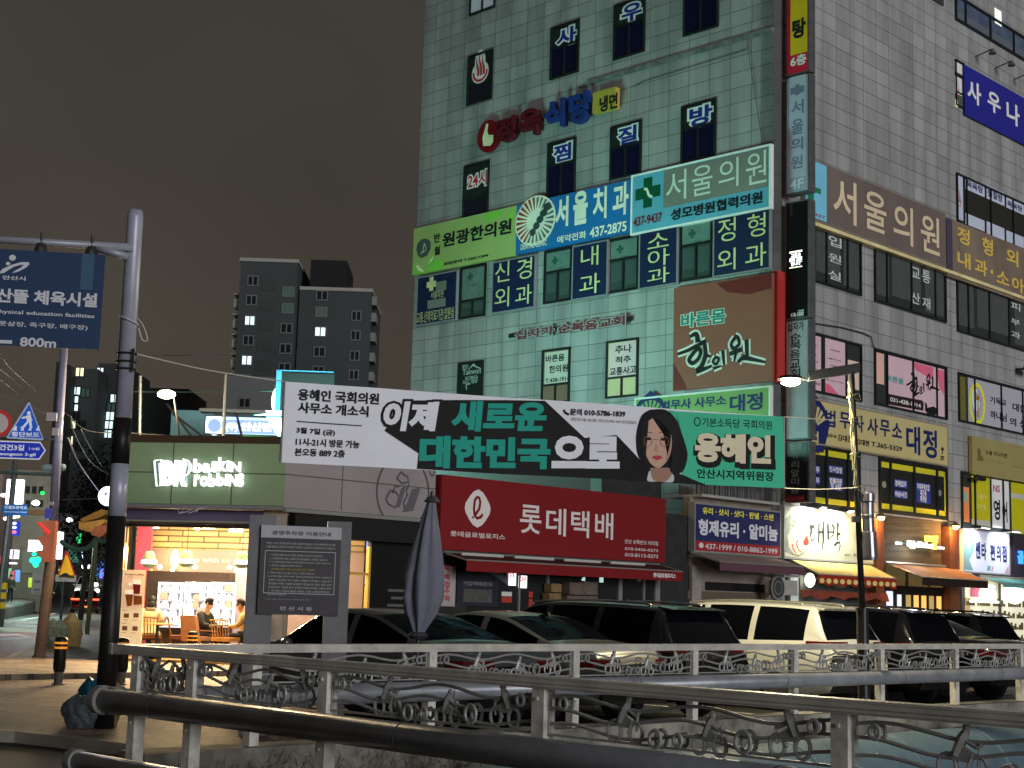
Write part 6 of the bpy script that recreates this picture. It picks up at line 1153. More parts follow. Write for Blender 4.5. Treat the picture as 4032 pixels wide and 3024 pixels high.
def bmark(name, m, fn, o):
    x_ = BanB(); fn(x_, o); x_.bake(); return mk(name, x_, m, bt)
def ban(x_, rows, o, bold=.03, shear=0.0):
    """Text on the banner, its baseline following the banner's slope between two bottom corners."""
    for body, (k, xa, ya), (k2, xb, yb), h in rows:   # bottom-left pixel, bottom-right pixel, height as share of width px
        p = PBAN.uz(k, xa, ya, o); q = PBAN.uz(k2, xb, yb, o); vv, ff = glyphs(body, bold, 0, shear); i = len(x_.v)
        hz_ = PBAN.uz(k, xa, ya-h, o)[1]-p[1]
        x_.v += [PBAN.pt(p[0]+(q[0]-p[0])*a, p[1]+(q[1]-p[1])*a+hz_*b_, o+.001*c_) for a, b_, c_ in vv]; x_.f += [tuple(i+j for j in f) for f in ff]
BKB = cloth(26, 27, 27, 1.2); TEAL = cloth(34, 148, 132, 1.25); MINT = cloth(72, 190, 150, 1.12); CREAM = cloth(226, 214, 184, 1.1)
bmark('black_field', BKB, lambda x_, o: (x_.shape(PBAN, 'A8', [(-10, 150), (290, 158), (600, 452), (850, 430), (1035, 618), (1110, 700), (1108, 795), (-10, 738)], o),
    x_.shape(PBAN, 'A7', [(1000, 300), (1010, 400), (1305, 572), (1295, 695), (2000, 741), (2000, 150), (1500, 152), (1590, 205), (1620, 148), (1700, 160), (1830, 155), (1835, 150), (1490, 155), (1450, 155), (1100, 260)], o) if False else
    x_.shape(PBAN, 'A7', [(1030, 395), (1305, 572), (1292, 695), (2000, 738), (2000, 150), (1830, 150), (1610, 150), (1588, 212), (1492, 152), (1180, 155), (1165, 190)], o)), .004)
bmark('mint_field', MINT, lambda x_, o: x_.shape(PBAN, 'A8', [(1275, 230), (1330, 240), (2178, 283), (2195, 850), (1560, 822), (1400, 780), (1380, 735), (1400, 500)], o), .004)
bmark('outline', BKB, lambda x_, o: ban(x_, [('이제', ('A7', 1018, 402), ('A7', 1466, 402), 240)], o, .13, .12), .006)
bmark('white_lettering', BW, lambda x_, o: (ban(x_, [('이제', ('A7', 1015, 398), ('A7', 1462, 398), 238)], o, .055, .12), ban(x_, [('으로', ('A8', 340, 694), ('A8', 874, 696), 262)], o, .06)), .008)
bmark('teal_lettering', TEAL, lambda x_, o: (ban(x_, [('새로운', ('A7', 1558, 398), ('A8', 300, 402), 244)], o, .05, .06), ban(x_, [('대한민국', ('A7', 1305, 690), ('A8', 330, 700), 260)], o, .055)), .008)
bmark('lettering', cloth(30, 32, 38, 1.1), lambda x_, o: (ban(x_, [('용혜인 국회의원', ('A7', 345, 152), ('A7', 985, 190), 92), ('사무소 개소식', ('A7', 345, 252), ('A7', 902, 288), 88), ('3월 7일 (금)', ('A7', 333, 420), ('A7', 640, 442), 56), ('11시-21시 방문 가능', ('A7', 328, 510), ('A7', 832, 536), 62), ('본오동 889 2층', ('A7', 320, 592), ('A7', 718, 608), 62), ('문의 010-5786-1839', ('A8', 488, 272), ('A8', 920, 290), 54)], o, .03),
    x_.stroke(PBAN, 'A7', [(338, 320), (850, 356)], .012, o), x_.stroke(PBAN, 'A8', [(438, 228), (450, 252), (480, 268)], .03, o)), .006)
bmark('small_print', cloth(150, 145, 142), lambda x_, o: ban(x_, [('게첩기간 3월 3일-3월 17일 010-5786-1839 정당직접설치', ('A8', 492, 315), ('A8', 1012, 345), 26)], o, .01), .006)
bmark('name_shadow', BKB, lambda x_, o: ban(x_, [('용혜인', ('A8', 1490, 662), ('A8', 2096, 685), 236)], o, .14), .006)
bmark('name_lettering', CREAM, lambda x_, o: ban(x_, [('용혜인', ('A8', 1480, 640), ('A8', 2080, 662), 236)], o, .055), .009)
bmark('party_lettering', cloth(24, 62, 52), lambda x_, o: (ban(x_, [('기본소득당 국회의원', ('A8', 1538, 360), ('A8', 2088, 388), 72)], o, .015), x_.ring_uz(PBAN, *PBAN.uz('A8', 1500, 322, o), .057, .066, .018, o)), .006)
bmark('region_lettering', cloth(26, 40, 38), lambda x_, o: ban(x_, [('안산시지역위원장', ('A8', 1496, 768), ('A8', 2104, 796), 76)], o, .03), .006)
# printed portrait
sk = lambda r_, g_, b_: cloth(r_, g_, b_, 1.05)
PT = lambda pts: cr([(a, b_, 0) for a, b_ in pts], 5)
def psh(pts): return lambda x_, o: x_.shape(PBAN, 'A8', [(p.x, p.y) for p in PT(pts)], o)
for i, (nm, m, pts) in enumerate((
    ('jacket_print', cloth(34, 32, 33), [(930, 792), (1000, 760), (1108, 712), (1200, 760), (1300, 725), (1400, 750), (1480, 790), (1560, 822), (1250, 806), (930, 792)]),
    ('hair_print', cloth(32, 31, 33), [(1120, 228), (1240, 226), (1320, 290), (1370, 400), (1410, 520), (1422, 600), (1395, 700), (1350, 735), (1285, 730), (1110, 715), (1055, 640), (1020, 560), (1012, 450), (1030, 340), (1065, 265), (1120, 228)]),
    ('collar_print', cloth(205, 205, 205), [(1108, 735), (1128, 712), (1210, 770), (1300, 735), (1305, 800), (1200, 796), (1105, 793), (1108, 735)]),
    ('neck_print', sk(166, 126, 108), [(1125, 690), (1290, 690), (1298, 735), (1255, 790), (1180, 796), (1140, 770), (1125, 690)]),
    ('face_print', sk(206, 166, 148), [(1076, 350), (1104, 300), (1180, 285), (1258, 305), (1292, 380), (1298, 500), (1280, 590), (1250, 645), (1205, 684), (1170, 684), (1122, 646), (1090, 580), (1072, 470), (1076, 350)]),
    ('fringe_print', cloth(36, 34, 36), [(1130, 292), (1200, 258), (1290, 305), (1338, 430), (1348, 640), (1305, 722), (1284, 704), (1314, 600), (1310, 480), (1290, 398), (1238, 328), (1165, 300), (1130, 292)]),
    ('side_hair_print', cloth(36, 34, 36), [(1150, 290), (1090, 285), (1056, 345), (1048, 440), (1062, 600), (1084, 660), (1080, 560), (1068, 470), (1080, 390), (1100, 330), (1150, 290)]))): bmark(nm, m, psh(pts), .006+.0015*i)
bmark('face_shade_print', sk(190, 148, 130), lambda x_, o: (psh([(1292, 420), (1298, 500), (1280, 590), (1250, 645), (1268, 590), (1284, 500), (1292, 420)])(x_, o), psh([(1160, 548), (1176, 500), (1190, 548), (1176, 562), (1160, 548)])(x_, o)), .0185)
bmark('feature_print', cloth(46, 36, 34), lambda x_, o: (x_.stroke(PBAN, 'A8', [(1082, 418), (1110, 405), (1145, 414)], .010, o, .006), x_.stroke(PBAN, 'A8', [(1195, 412), (1230, 402), (1268, 418)], .010, o, .006), psh([(1090, 460), (1112, 447), (1136, 460), (1112, 470), (1090, 460)])(x_, o), psh([(1206, 463), (1230, 449), (1256, 463), (1230, 474), (1206, 463)])(x_, o)), .020)
bmark('lips_print', cloth(196, 66, 84), psh([(1140, 602), (1168, 590), (1182, 594), (1196, 590), (1224, 605), (1182, 626), (1140, 602)]), .020)
bmark('glasses_print', cloth(150, 120, 84), lambda x_, o: [x_.ring_uz(PBAN, *PBAN.uz('A8', a, 478, o), .068, .073, .007, o) for a in (1106, 1238)]+[x_.stroke(PBAN, 'A8', [(1150, 462), (1188, 464)], .008, o)], .0215)
x_ = B(); e_ = B()
for z_, uu, s in ((tl.y, bu0, 0), (bl_.y, bu0, 0)): x_.tube([bpt(bu0, tl.y), bpt(bu0, bl_.y)], .016, 6)
x_.tube([bpt(bu1, tr_.y), bpt(bu1, br_.y)], .016, 6); mk('batten', x_, mat(rgb(170, 165, 160), .6), bt)
ROPE = mat(rgb(196, 190, 176), .85)
def rope(lab, pts, r_=.008, m=ROPE): x_ = B(); x_.tube(cr(pts, 6), r_, 6); return tag(mk('rope', x_, m, origin=pts[0]), lab, 'rope', 'ropes holding the banner')
pa = along(zat('A1', 1070, 1378)); pb_ = bpt(bu0, tl.y)
rope('pale rope from the clamp on the grey pole down to the banner top corner', [pa, pa.lerp(pb_, .5)+V((0, 0, -.04)), pb_])
pa = along(zat('A2', 960, 700)); 
lpa = lambda k, x, y: at_depth(k, x, y, LAMP.y)
lp0 = lpa('A6', 932, 395); lp1 = lpa('C8', 600, 415); lpat = lambda z: lp0.lerp(lp1, (z-lp0.z)/(lp1.z-lp0.z))
q0 = lpa('B1', 855, 312); q1 = lpa('B1', 870, 845)
rope('rope from the banner top right corner to the lamp post', [bpt(bu1, tr_.y), bpt(bu1, tr_.y).lerp(q0, .5)+V((0, 0, -.01)), q0], .007)
rope('rope from the banner bottom right corner to the lamp post', [bpt(bu1, br_.y), bpt(bu1, br_.y).lerp(q1, .5)+V((0, 0, -.02)), q1], .007)

# ================================================================ lamp post
t = thing('street_lamp', 'black street lamp post with a flat arm and a bright warm lamp head', 'street lamp', V((lp0.x+.0, LAMP.y, 0)))
BKP = mat((.016, .016, .017), .4, dirt=.3); bz = V((lp0.x+.02, LAMP.y, 0)); s_ = lp0.z
x_ = B(); x_.tube([bz, V((lp0.x, LAMP.y, s_))], .088, 18); x_.tube([V((lp0.x, LAMP.y, s_-.03)), V((lp0.x, LAMP.y, s_+.01))], .1, 18); mk('base', x_, BKP, t, smooth=False)
x_ = B(); x_.tube([V((lp0.x, LAMP.y, s_)), lp1], [.045, .04], 14); mk('pole', x_, BKP, t, smooth=True)
a = lpa('C8', 672, 400); b_ = lpa('C8', 195, 480)
x_ = B(); d = (b_-a); x_.para(a+V((0, -.06, -.07)), d, (0, .12, 0), (0, 0, .14)); mk('arm', x_, BKP, t)
hd = lpa('C8', 30, 522); x_ = B(); x_.para(b_+V((0, -.03, -.05)), hd-b_+V((-.15, 0, .02)), (0, .06, 0), (0, 0, .03)); x_.lathe(hd+V((0, 0, .07)), [(.02, 0.02), (.16, 0), (.2, -.05)], 16); mk('lamp_head', x_, BKP, t)
x_ = B(); x_.ball(hd, .15, .15, .08, 14, 8); mk('bulb', x_, emi(255, 232, 170, 40), t, smooth=True)
lamp('lamp_light', 'POINT', hd+V((0, -.02, -.12)), 1100, (1, .86, .56), t, .1)
# transformer can and mount on the pole, rope bundle
p = lpa('C6', 1640, 640); x_ = B(); ax = V((-.02, 0, -1)); r1 = .105
x_.lathe(lpa('C6', 1620, 340)+V((0, -.02, 0)), [(.085, 0), (.085, .25), (.108, .26), (.112, .62), (.105, .66)], 18, axis=lpa('C6', 1650, 960)-lpa('C6', 1620, 340)); tp_ = lpa('C6', 1620, -60)
x_.lathe(tp_+V((0, -.02, 0)), [(.02, -.02), (.07, 0), (.10, .03), (.10, .14), (.085, .16), (.085, .34), (.095, .35), (.08, .42)], 18, axis=lpa('C6', 1620, 340)-tp_)
tag(mk('equipment_canister', x_, mat(rgb(140, 140, 150), .3, metal=.7, dirt=.2), smooth=False, origin=p), 'grey metal canister strapped to the lamp post', 'canister')
x_ = B(); x_.box(tuple(lpa('C6', 1350, 470)+V((0, -.05, 0))), tuple(lpa('C6', 1500, 370)+V((0, .05, 0)))); x_.box(tuple(lpa('C6', 1475, 980)+V((0, -.04, 0))), tuple(lpa('C6', 1560, 800)+V((0, .04, 0)))); tag(mk('mount_box', x_, mat((.05, .05, .05), .5, dirt=.3), origin=lpa('C6', 1420, 420)), 'small dark box fixed to the lamp post beside the canister', 'box')
x_ = B(); rn = random.Random(11)
for i in range(9):
    ys = [20+rn.uniform(-20, 20), 140, 300, 420, 560, 700, 840]; pts = [lpa('B1', 815+rn.uniform(-12, 22)+.055*y, y+rn.uniform(-15, 15))+V((0, -.06-.03*rn.random(), 0)) for y in ys[rn.randint(0, 1):rn.randint(4, 7)]]; x_.tube(cr(pts, 4), .006, 5)
for y in (125, 305, 580, 850):
    c_ = lpa('B1', 838+.05*(y-100), y); x_.tube([c_+V((.055*math.cos(a*.63), .055*math.sin(a*.63), .012*math.sin(a))) for a in range(10)], .011, 5, closed=True); x_.tube(cr([c_+V((0, -.06, 0)), c_+V((.1, -.07, .04)), c_+V((.12, -.07, -.06)), c_+V((.03, -.07, -.03))], 4), .007, 5)
tag(mk('rope_bundle', x_, mat(rgb(140, 138, 108), .85), origin=lp1), 'tangle of pale yellow rope tied round the lamp post', 'rope')

# ================================================================ car park notice board
PBD = Plane(at_depth('C5', 900, 800, 17.6), V((.985, .17, 0)))
t = thing('notice_board', 'dark grey car park notice board on two posts with a pale heading strip', 'notice board', PBD.pt(0, 0, 0))
o = .05; x_ = B(); fl, fr = PBD.uz('C5', 150, 1600, o)[0]-.02, PBD.uz('C5', 1690, 1400, o)[0]+.0; ftop = PBD.uz('C5', 160, 235, o)[1]; fbot = PBD.uz('A4', 330, 447, o)[1]; fhd = PBD.uz('C5', 150, 480, o)[1]; fl = PBD.uz('C5', 120, 800, o)[0]
x_.slab(PBD, fl, fbot, fr, fhd, 0, o); mk('panel', x_, mat(rgb(66, 62, 66), .5, dirt=.15), t)
x_ = B(); x_.slab(PBD, fl, fhd, fr, ftop, 0, o+.006); mk('heading_strip', x_, mat(rgb(175, 175, 182), .5, dirt=.1), t)
for ka, kb_, nm in ((40, 470, 0), (1365, 1865, 1)):
    u0, z1 = PBD.uz('C5', ka, 45 if nm == 0 else 165, -.1); u1 = PBD.uz('C5', kb_, 200, -.1)[0]
    if nm == 0: u0, u1 = fl-.14, fl+.17
    else: u0, u1 = fr-.16, fr+.12
    x_ = B(); x_.slab(PBD, u0, 0, u1, z1, -.14, -.001); mk('post', x_, mat(rgb(112, 112, 114), .5, dirt=.25), t)
x_ = B(); x_.text(PBD, '공영주차장 이용안내', ('C5', 358, 345), ('C5', 1520, 468), o+.01, .02); mk('heading', x_, mat(rgb(52, 52, 56), .6), t)
def para(x_, txts, z, u0, u1s, h, o):
    for s_, w_ in zip(txts, u1s): x_.text_uz(PBD, s_, u0, z-h, u0+w_, z, o, .01); z -= h*1.62
    return z
W_ = fr-fl; hgt = fhd-fbot; LN = .0255
x_ = B(); uL = fl+.12*W_
para(x_, ['저희는 시민의 편의를 위해 마련된 공영주차장입니다. 다만 공익목적으로 이용', '시설을 훼손하지 깨끗한 주차 문화가 정착될 수 있도록 적극 협조하여 주시기 바랍니다'], fhd-.05, fl+.07*W_, (.86*W_, .86*W_), LN, o+.006)
z = fhd-.185; ys = {}
para(x_, ['1. 이 공영주차장은 24시간 무료로 운영하는 안산시민의 재산입니다.', '2. 이 공영주차장 내에는 건설장비 및 대형 화물차는 주차할 수 없습니다.', '3. 이 공영주차장을 주차장 외 타용도(물건적치 등)으로 사용할 수 없습니다.', '4. 공회전(시동)을 자제하여 주시기'], z, uL, (.66*W_, .72*W_, .76*W_, .40*W_), LN, o+.006)
para(x_, ['5. 주차장 이용의 도난, 훼손 사고는 시 책임이 없습니다.', '6. 장애인전용 주차구역은 장애인(보호자)만 주차 가능합니다'], z-LN*1.62*5, uL-.01, (.58*W_, .80*W_), LN, o+.006)
para(x_, ['장애가 가능하며 기타 사항은 과태료가 부과될 수 있습니다', '표지를 부착한 차량에 장애인이 탑승하지 않은 경우 같이', '장애인주차 가능한 표지 부착된 차량에 과태료 10만원 부과', '7. 주차장 이용에 불편사항은 시청 교통정책과로', '문의 주시기 바랍니다'], z-LN*1.62*7, uL, (.78*W_, .78*W_, .78*W_, .76*W_, .22*W_), LN, o+.006)
u_, z_ = PBD.uz('A4', 205, 410, o); x_.text(PBD, '안 산 시 장', ('A4', 205, 378), ('A4', 460, 416), o+.006, .02).text(PBD, '※ 문의 안내 : 공원과 안산시 공원과 전화 문의', ('A4', 85, 315), ('A4', 435, 334), o+.006, .0)
mk('print', x_, mat(rgb(178, 176, 178), .6), t)
x_ = B(); x_.text_uz(PBD, '(주차장법 제8조의 제3호 (금지행위) 위반시 과태료)', uL+.02, z-LN*1.62*4-LN, uL+.56*W_, z-LN*1.62*4, o+.008, .01); mk('yellow_print', x_, mat(rgb(176, 164, 60), .6), t)
x_ = B(); za, zb_ = fhd-.155, fbot+.24
x_.slab(PBD, fl+.06*W_, za, fl+.94*W_, za+.008, o, o+.006).slab(PBD, fl+.06*W_, zb_, fl+.94*W_, zb_+.008, o, o+.006).slab(PBD, fl+.06*W_, zb_, fl+.06*W_+.008, za, o, o+.005).slab(PBD, fl+.94*W_-.008, zb_, fl+.94*W_, za, o, o+.005); mk('border_line', x_, mat(rgb(176, 174, 178), .6), t)

# ================================================================ folded parasol
PP = at_depth('A4', 1340, 300, 18.2); pz0 = at_depth('A4', 1310, 625, 18.2).z; pz1 = at_depth('A7', 1410, 920, 18.2); t = thing('folded_parasol', 'folded grey parasol standing upright behind the far railing', 'parasol', V((PP.x, PP.y, 0)))
x_ = B(); prof = [(.0, .06), (.06, .11), (.16, .20), (.27, .25), (.42, .245), (.58, .20), (.74, .145), (.88, .09), (1.0, .045)]; S_ = 40; base = at_depth('A4', 1300, 600, 18.2)
for f_, r_ in prof:
    c_ = base.lerp(pz1, f_)
    for q in range(S_):
        g_ = 2*math.pi*q/S_; rr = .86*r_*(1+.24*math.sin(g_*7+f_*3)*(1-.5*f_)+.06*math.sin(g_*15)); x_.v.append(c_+V((rr*math.cos(g_), rr*math.sin(g_), 0)))
for j in range(len(prof)-1):
    for q in range(S_): z_ = (q+1) % S_; x_.f.append((j*S_+q, j*S_+z_, (j+1)*S_+z_, (j+1)*S_+q))
mk('canopy', x_, mat(rgb(118, 120, 134), .8, dirt=.2, scale=5), t, smooth=True)
x_ = B(); x_.tube([V((PP.x-.05, PP.y, 0)), base, pz1+V((0, 0, .06))], .024, 8); mk('pole', x_, mat((.03, .03, .03), .4), t)
x_ = B(); x_.lathe(pz1, [(.10, -.06), (.06, .0), (.012, .02), (.012, .08)], 12); x_.lathe(base+V((0, 0, -.02)), [(.07, -.04), (.13, .0), (.08, .05)], 12); mk('cap', x_, mat((.05, .05, .055), .7), t)

# ================================================================ bollards, refuse sacks
def bollard(k, x, y, lab, z=0.0):
    p = on_ground(k, x, y, z); t = thing('bollard', lab, 'bollard', p, 'black bollards with orange bands on the pavement')
    x_ = B(); x_.lathe((0, 0, 0), [(.11, 0), (.11, .02), (.075, .03), (.075, .24)], 14); mk('base', x_, mat((.10, .085, .07), .6, dirt=.3), t, local=True)
    x_ = B(); x_.lathe((0, 0, .22), [(.085, 0), (.105, .06), (.105, .50), (.10, .56), (.05, .58)], 18); mk('sleeve', x_, mat((.008, .008, .008), .35), t, local=True, smooth=True)
    x_ = B()
    for z_ in (.60, .68): x_.lathe((0, 0, z_), [(.1065, 0), (.1065, .035)], 18)
    mk('reflective_band', x_, mat(rgb(255, 150, 40), .4, em=.5, emcol=(1, .34, .04)), t, local=True); return t
bollard('A3', 460, 1000, 'black bollard with two orange bands standing alone on the pavement')
bollard('A3', 955, 1000, 'black bollard with two orange bands just right of the dark sign pole')
bollard('A3', 1510, 880, 'black bollard behind the railing end, in front of the armchair window')
bollard('A3', 1195, 1150, 'black bollard close behind the end of the railings')
def sack(k, x, y, w_, h_, m, lab, depth=None, seed=1, grp=None, name='refuse_sack'):
    p = on_ground(k, x, y); rn = random.Random(seed); x_ = B(); S_, N_ = 44, 26
    ph = [rn.uniform(0, 6.28) for _ in range(8)]
    for j in range(N_+1):
        f_ = j/N_; r_ = w_/2*(.80+.24*math.sin(min(1, f_*1.5)*2.2))*(1 if f_ < .74 else 1-(f_-.74)*2.6)
        for q in range(S_):
            g_ = 2*math.pi*q/S_; r2 = r_*(1+.09*math.sin(3*g_+ph[0]+f_*4)+.06*math.sin(5*g_+ph[1]-f_*7)+.05*math.sin(9*g_+ph[2]+f_*11)+.035*math.sin(14*g_-ph[4]+f_*23)+rn.uniform(-.022, .022)); x_.v.append(p+V((r2*math.cos(g_), r2*.8*math.sin(g_), f_*h_*(1+.05*math.sin(2*g_+ph[3])))))
    for j in range(N_):
        for q in range(S_): z_ = (q+1) % S_; x_.f.append((j*S_+q, j*S_+z_, (j+1)*S_+z_, (j+1)*S_+q))
    top = [N_*S_+q for q in range(S_)]; x_.f.append(tuple(top)); o_ = single(name, lab, 'sack', x_, m, grp, smooth=True); return o_
sack('C2', 985, 1505, .62, .74, mat(rgb(150, 172, 174), .4, dirt=.6, scale=7, bump=.6), 'grey blue plastic refuse sack leaning beside the pale sack on the pavement', seed=2)
sack('C2', 1270, 1495, .60, .90, mat(rgb(200, 184, 150), .7, dirt=.3, scale=9, bump=.6), 'pale beige woven sack standing upright on the pavement', seed=3)
sack('A3', 640, 1340, .40, .38, mat(rgb(84, 94, 98), .3, dirt=.7, scale=8, bump=.8), 'pale bluish see-through rubbish bag at the foot of the sign pole', seed=4)
sack('A3', 720, 1270, .36, .50, mat(rgb(30, 92, 120), .3, dirt=.6, scale=8, bump=.8), 'small blue rubbish bag tucked behind the foot of the sign pole', seed=6)
sack('A3', 838, 1325, .34, .56, mat(rgb(120, 104, 62), .3, dirt=.8, scale=10, bump=.8), 'yellowish rubbish bag in front of the foot of the sign pole', seed=5)
# ================================================================ cars
SED = dict(L=4.9, W=1.84, keys=[(-.5, .40, .80, .80), (-.485, .30, .93, .94), (-.45, .28, .985, 1.045), (-.36, .26, 1.0, 1.075), (-.315, .25, 1.0, 1.10), (-.22, .22, 1.0, 1.27), (-.13, .20, .985, 1.40), (-.02, .2, .97, 1.45), (.07, .2, .955, 1.435), (.14, .2, .945, 1.32), (.235, .2, .94, 1.04), (.28, .22, .92, .985), (.40, .25, .84, .89), (.475, .25, .68, .72), (.5, .35, .55, .56)],
           rw=(-.315, -.13), ws=(.085, .235), sg=(-.285, .205), pil=(-.06,), tail=.90)
SUV = dict(L=4.8, W=1.90, keys=[(-.5, .45, .90, .90), (-.49, .36, 1.05, 1.06), (-.475, .33, 1.11, 1.14), (-.455, .32, 1.115, 1.32), (-.425, .30, 1.12, 1.60), (-.39, .27, 1.12, 1.66), (-.2, .24, 1.10, 1.70), (0, .24, 1.08, 1.705), (.1, .24, 1.07, 1.66), (.17, .24, 1.06, 1.50), (.27, .24, 1.05, 1.13), (.3, .25, 1.04, 1.085), (.43, .28, .98, 1.02), (.485, .3, .82, .86), (.5, .4, .65, .66)],
           rw=(-.475, -.425), ws=(.115, .265), sg=(-.40, .24), pil=(-.19, .02), tail=.96)
HAT = dict(SUV); HAT['keys'] = [(a, b, c, d-.0) for a, b, c, d in SUV['keys']]; HAT['rw'] = (-.475, -.41)
CG = mat((.003, .0035, .005), .06, spec=.06); TY = mat((.012, .012, .012), .8); RIMM = mat((.35, .35, .36), .3, metal=.9); TLM = mat((.13, .006, .008), .12, coat=1); BLKP = mat((.01, .01, .01), .5); CHR = mat((.6, .6, .6), .15, metal=1)
CG.node_tree.nodes['Principled BSDF'].inputs['IOR'].default_value = 1.13
def catm(keys, y, c):
    for i in range(len(keys)-1):
        if keys[i][0] <= y <= keys[i+1][0]+1e-9:
            p1, p2 = keys[i], keys[i+1]; p0 = keys[max(i-1, 0)]; p3 = keys[min(i+2, len(keys)-1)]; h = p2[0]-p1[0]; t = (y-p1[0])/h
            m1 = (p2[c]-p0[c])/max(1e-6, p2[0]-p0[0])*h; m2 = (p3[c]-p1[c])/max(1e-6, p3[0]-p1[0])*h
            return (2*t**3-3*t*t+1)*p1[c]+(t**3-2*t*t+t)*m1+(-2*t**3+3*t*t)*p2[c]+(t**3-t*t)*m2
    return keys[-1][c]
def car(kind, loc, rz, paint, label, name='parked_car', cat='car', group='cars parked behind the far railing', plate=None, tail=TLM, badge=True, rails=None, fin=True, h=1.0):
    D = kind; L, W = D['L'], D['W']; t = thing(name, label, cat, loc, group, rz)
    ys = sorted(set([round(-.5+i/46, 4) for i in range(47)]+[k[0] for k in D['keys']]+list(D['rw'])+list(D['ws'])+list(D['sg'])+[p-.012 for p in D['pil']]+[p+.012 for p in D['pil']]))
    G = 4; rings = []
    for y in ys:
        zb, zs, zt = (catm(D['keys'], y, c)*h for c in (1, 2, 3)); zt = max(zt, zs+.005)
        e_ = max(0, (abs(y)-.34)/.16); w = W/2*(1-(.16 if y > 0 else .11)*e_**2.4); gh = zt-zs
        pts = [(0, zb), (w*.86, zb), (w*.97, zb+.10), (w, zb+(zs-zb)*.55), (w*.985, zs-.07), (w*.955, zs-.012)]
        wt = w*.93-.36*max(0, gh-.05); n = min(1, gh/.25)
        for q in range(G+1):
            f_ = q/G; pts.append((w*.94+(wt-w*.94)*f_+.02*math.sin(f_*3.14)*n, zs+(gh-.055*n)*f_))
        pts += [(wt-.05, zt-.018*n), (wt*.6, zt+.004), (0, zt+.018)]
        rings.append(pts)
    M_ = len(rings[0]); parts = {k: B() for k in ('body', 'side_window', 'side_window2', 'windshield', 'rear_window')}
    idx = {k: {} for k in parts}
    def vid(k, i, j, s):
        key = (i, j, s if rings[i][j][0] else 1)
        if key not in idx[k]: idx[k][key] = len(parts[k].v); x, z = rings[i][j]; parts[k].v.append(V((s*x, ys[i]*L, z)))
        return idx[k][key]
    for s in (-1, 1):
        for i in range(len(ys)-1):
            ym = (ys[i]+ys[i+1])/2; gh = rings[i][-1][1]-rings[i][6][1]; gh2 = rings[i+1][-1][1]-rings[i+1][6][1]
            for j in range(M_-1):
                k = 'body'
                if 6 <= j < 6+G and D['sg'][0] < ym < D['sg'][1] and not any(abs(ym-p) < .012 for p in D['pil']) and min(gh, gh2) > .10: k = 'side_window' if s < 0 else 'side_window2'
                elif j >= 6+G+1 and D['rw'][0] < ym < D['rw'][1]: k = 'rear_window'
                elif j >= 6+G+1 and D['ws'][0] < ym < D['ws'][1]: k = 'windshield'
                q = [vid(k, i, j, s), vid(k, i+1, j, s), vid(k, i+1, j+1, s), vid(k, i, j+1, s)]
                parts[k].f.append(tuple(q if s < 0 else q[::-1]))
        for i, fl in ((0, 1), (len(ys)-1, -1)):
            q = [vid('body', i, j, s) for j in range(M_)]; parts['body'].f.append(tuple(q[::s*fl]))
    for k, bld in parts.items():
        o = mk('side_window' if k == 'side_window2' else k, bld, paint if k == 'body' else CG, t, smooth=True, local=True)
    Lr = -L/2
    for sx in (-1, 1):
        for yf in (-.30, .30):
            x_ = B(); x_.lathe((sx*(W/2-.22), yf*L, .33), [(.24, 0), (.33, .02), (.335, .18), (.32, .21), (.22, .215)], 24, axis=(sx, 0, 0)); ty = mk('wheel', x_, TY, t, local=True, smooth=False)
            x_ = B(); x_.lathe((sx*(W/2-.005), yf*L, .33), [(.225, -.03), (.215, .0), (.06, .012), (.02, .015)], 18, axis=(sx, 0, 0)); mk('rim', x_, RIMM, ty, local=True)
        zt_ = D['keys'][2][2]*h-(.10 if kind is SED else -.01); x0, x1 = .40*W/2, .90*W/2; hh = .11 if kind is SED else .10
        x_ = B(); pts = [(x0, Lr-.012), (.72*W/2, Lr-.012), (.905*W/2, Lr+.05), (.955*W/2, Lr+.22), (.965*W/2, Lr+.42)]
        for p, q in zip(pts, pts[1:]):
            x_.f.append(tuple(range(len(x_.v), len(x_.v)+4))[::sx]); x_.v += [V((sx*p[0], p[1], zt_-hh)), V((sx*q[0], q[1], zt_-hh*.95)), V((sx*q[0], q[1], zt_)), V((sx*p[0], p[1], zt_))]
        mk('tail_light', x_, tail, t, local=True)
        x_ = B(); x_.ball((sx*(W/2+.06), .17*L, D['keys'][6][2]*h-.0), .09, .07, .06, 10, 6); mk('mirror', x_, paint, t, local=True, smooth=True)
        for yh in (-.12, .08): x_ = B(); x_.box((sx*W/2*.985-.012, yh*L, .86*h), (sx*W/2*.985+.014, yh*L+.2, .89*h)); mk('door_handle', x_, paint, t, local=True)
        if rails:
            x_ = B(); zz = D['keys'][6][3]*h; x_.tube(cr([(sx*.60, -.36*L, zz-.04), (sx*.60, -.33*L, zz+.01), (sx*.61, -.1*L, zz+.032), (sx*.60, .09*L, zz-.005), (sx*.60, .115*L, zz-.04)], 4), .018, 6); mk('roof_rail', x_, rails, t, local=True, smooth=True)
    x_ = B(); x_.box((-W/2*.8, Lr-.03, .34), (W/2*.8, Lr+.06, .50)); mk('rear_bumper', x_, BLKP, t, local=True)
    x_ = B(); x_.box((-.26, Lr-.045, .52), (.26, Lr-.02, .63)); pl_ = mk('number_plate', x_, mat((.62, .62, .6), .5), t, local=True)
    if plate:
        x_ = B(); PPl = Plane((0, Lr-.048, 0), (1, 0, 0)); x_.text_uz(PPl, plate, -.23, .535, .23, .615, 0, .01); mk('plate_lettering', x_, mat((.02, .03, .05), .5), pl_, local=True)
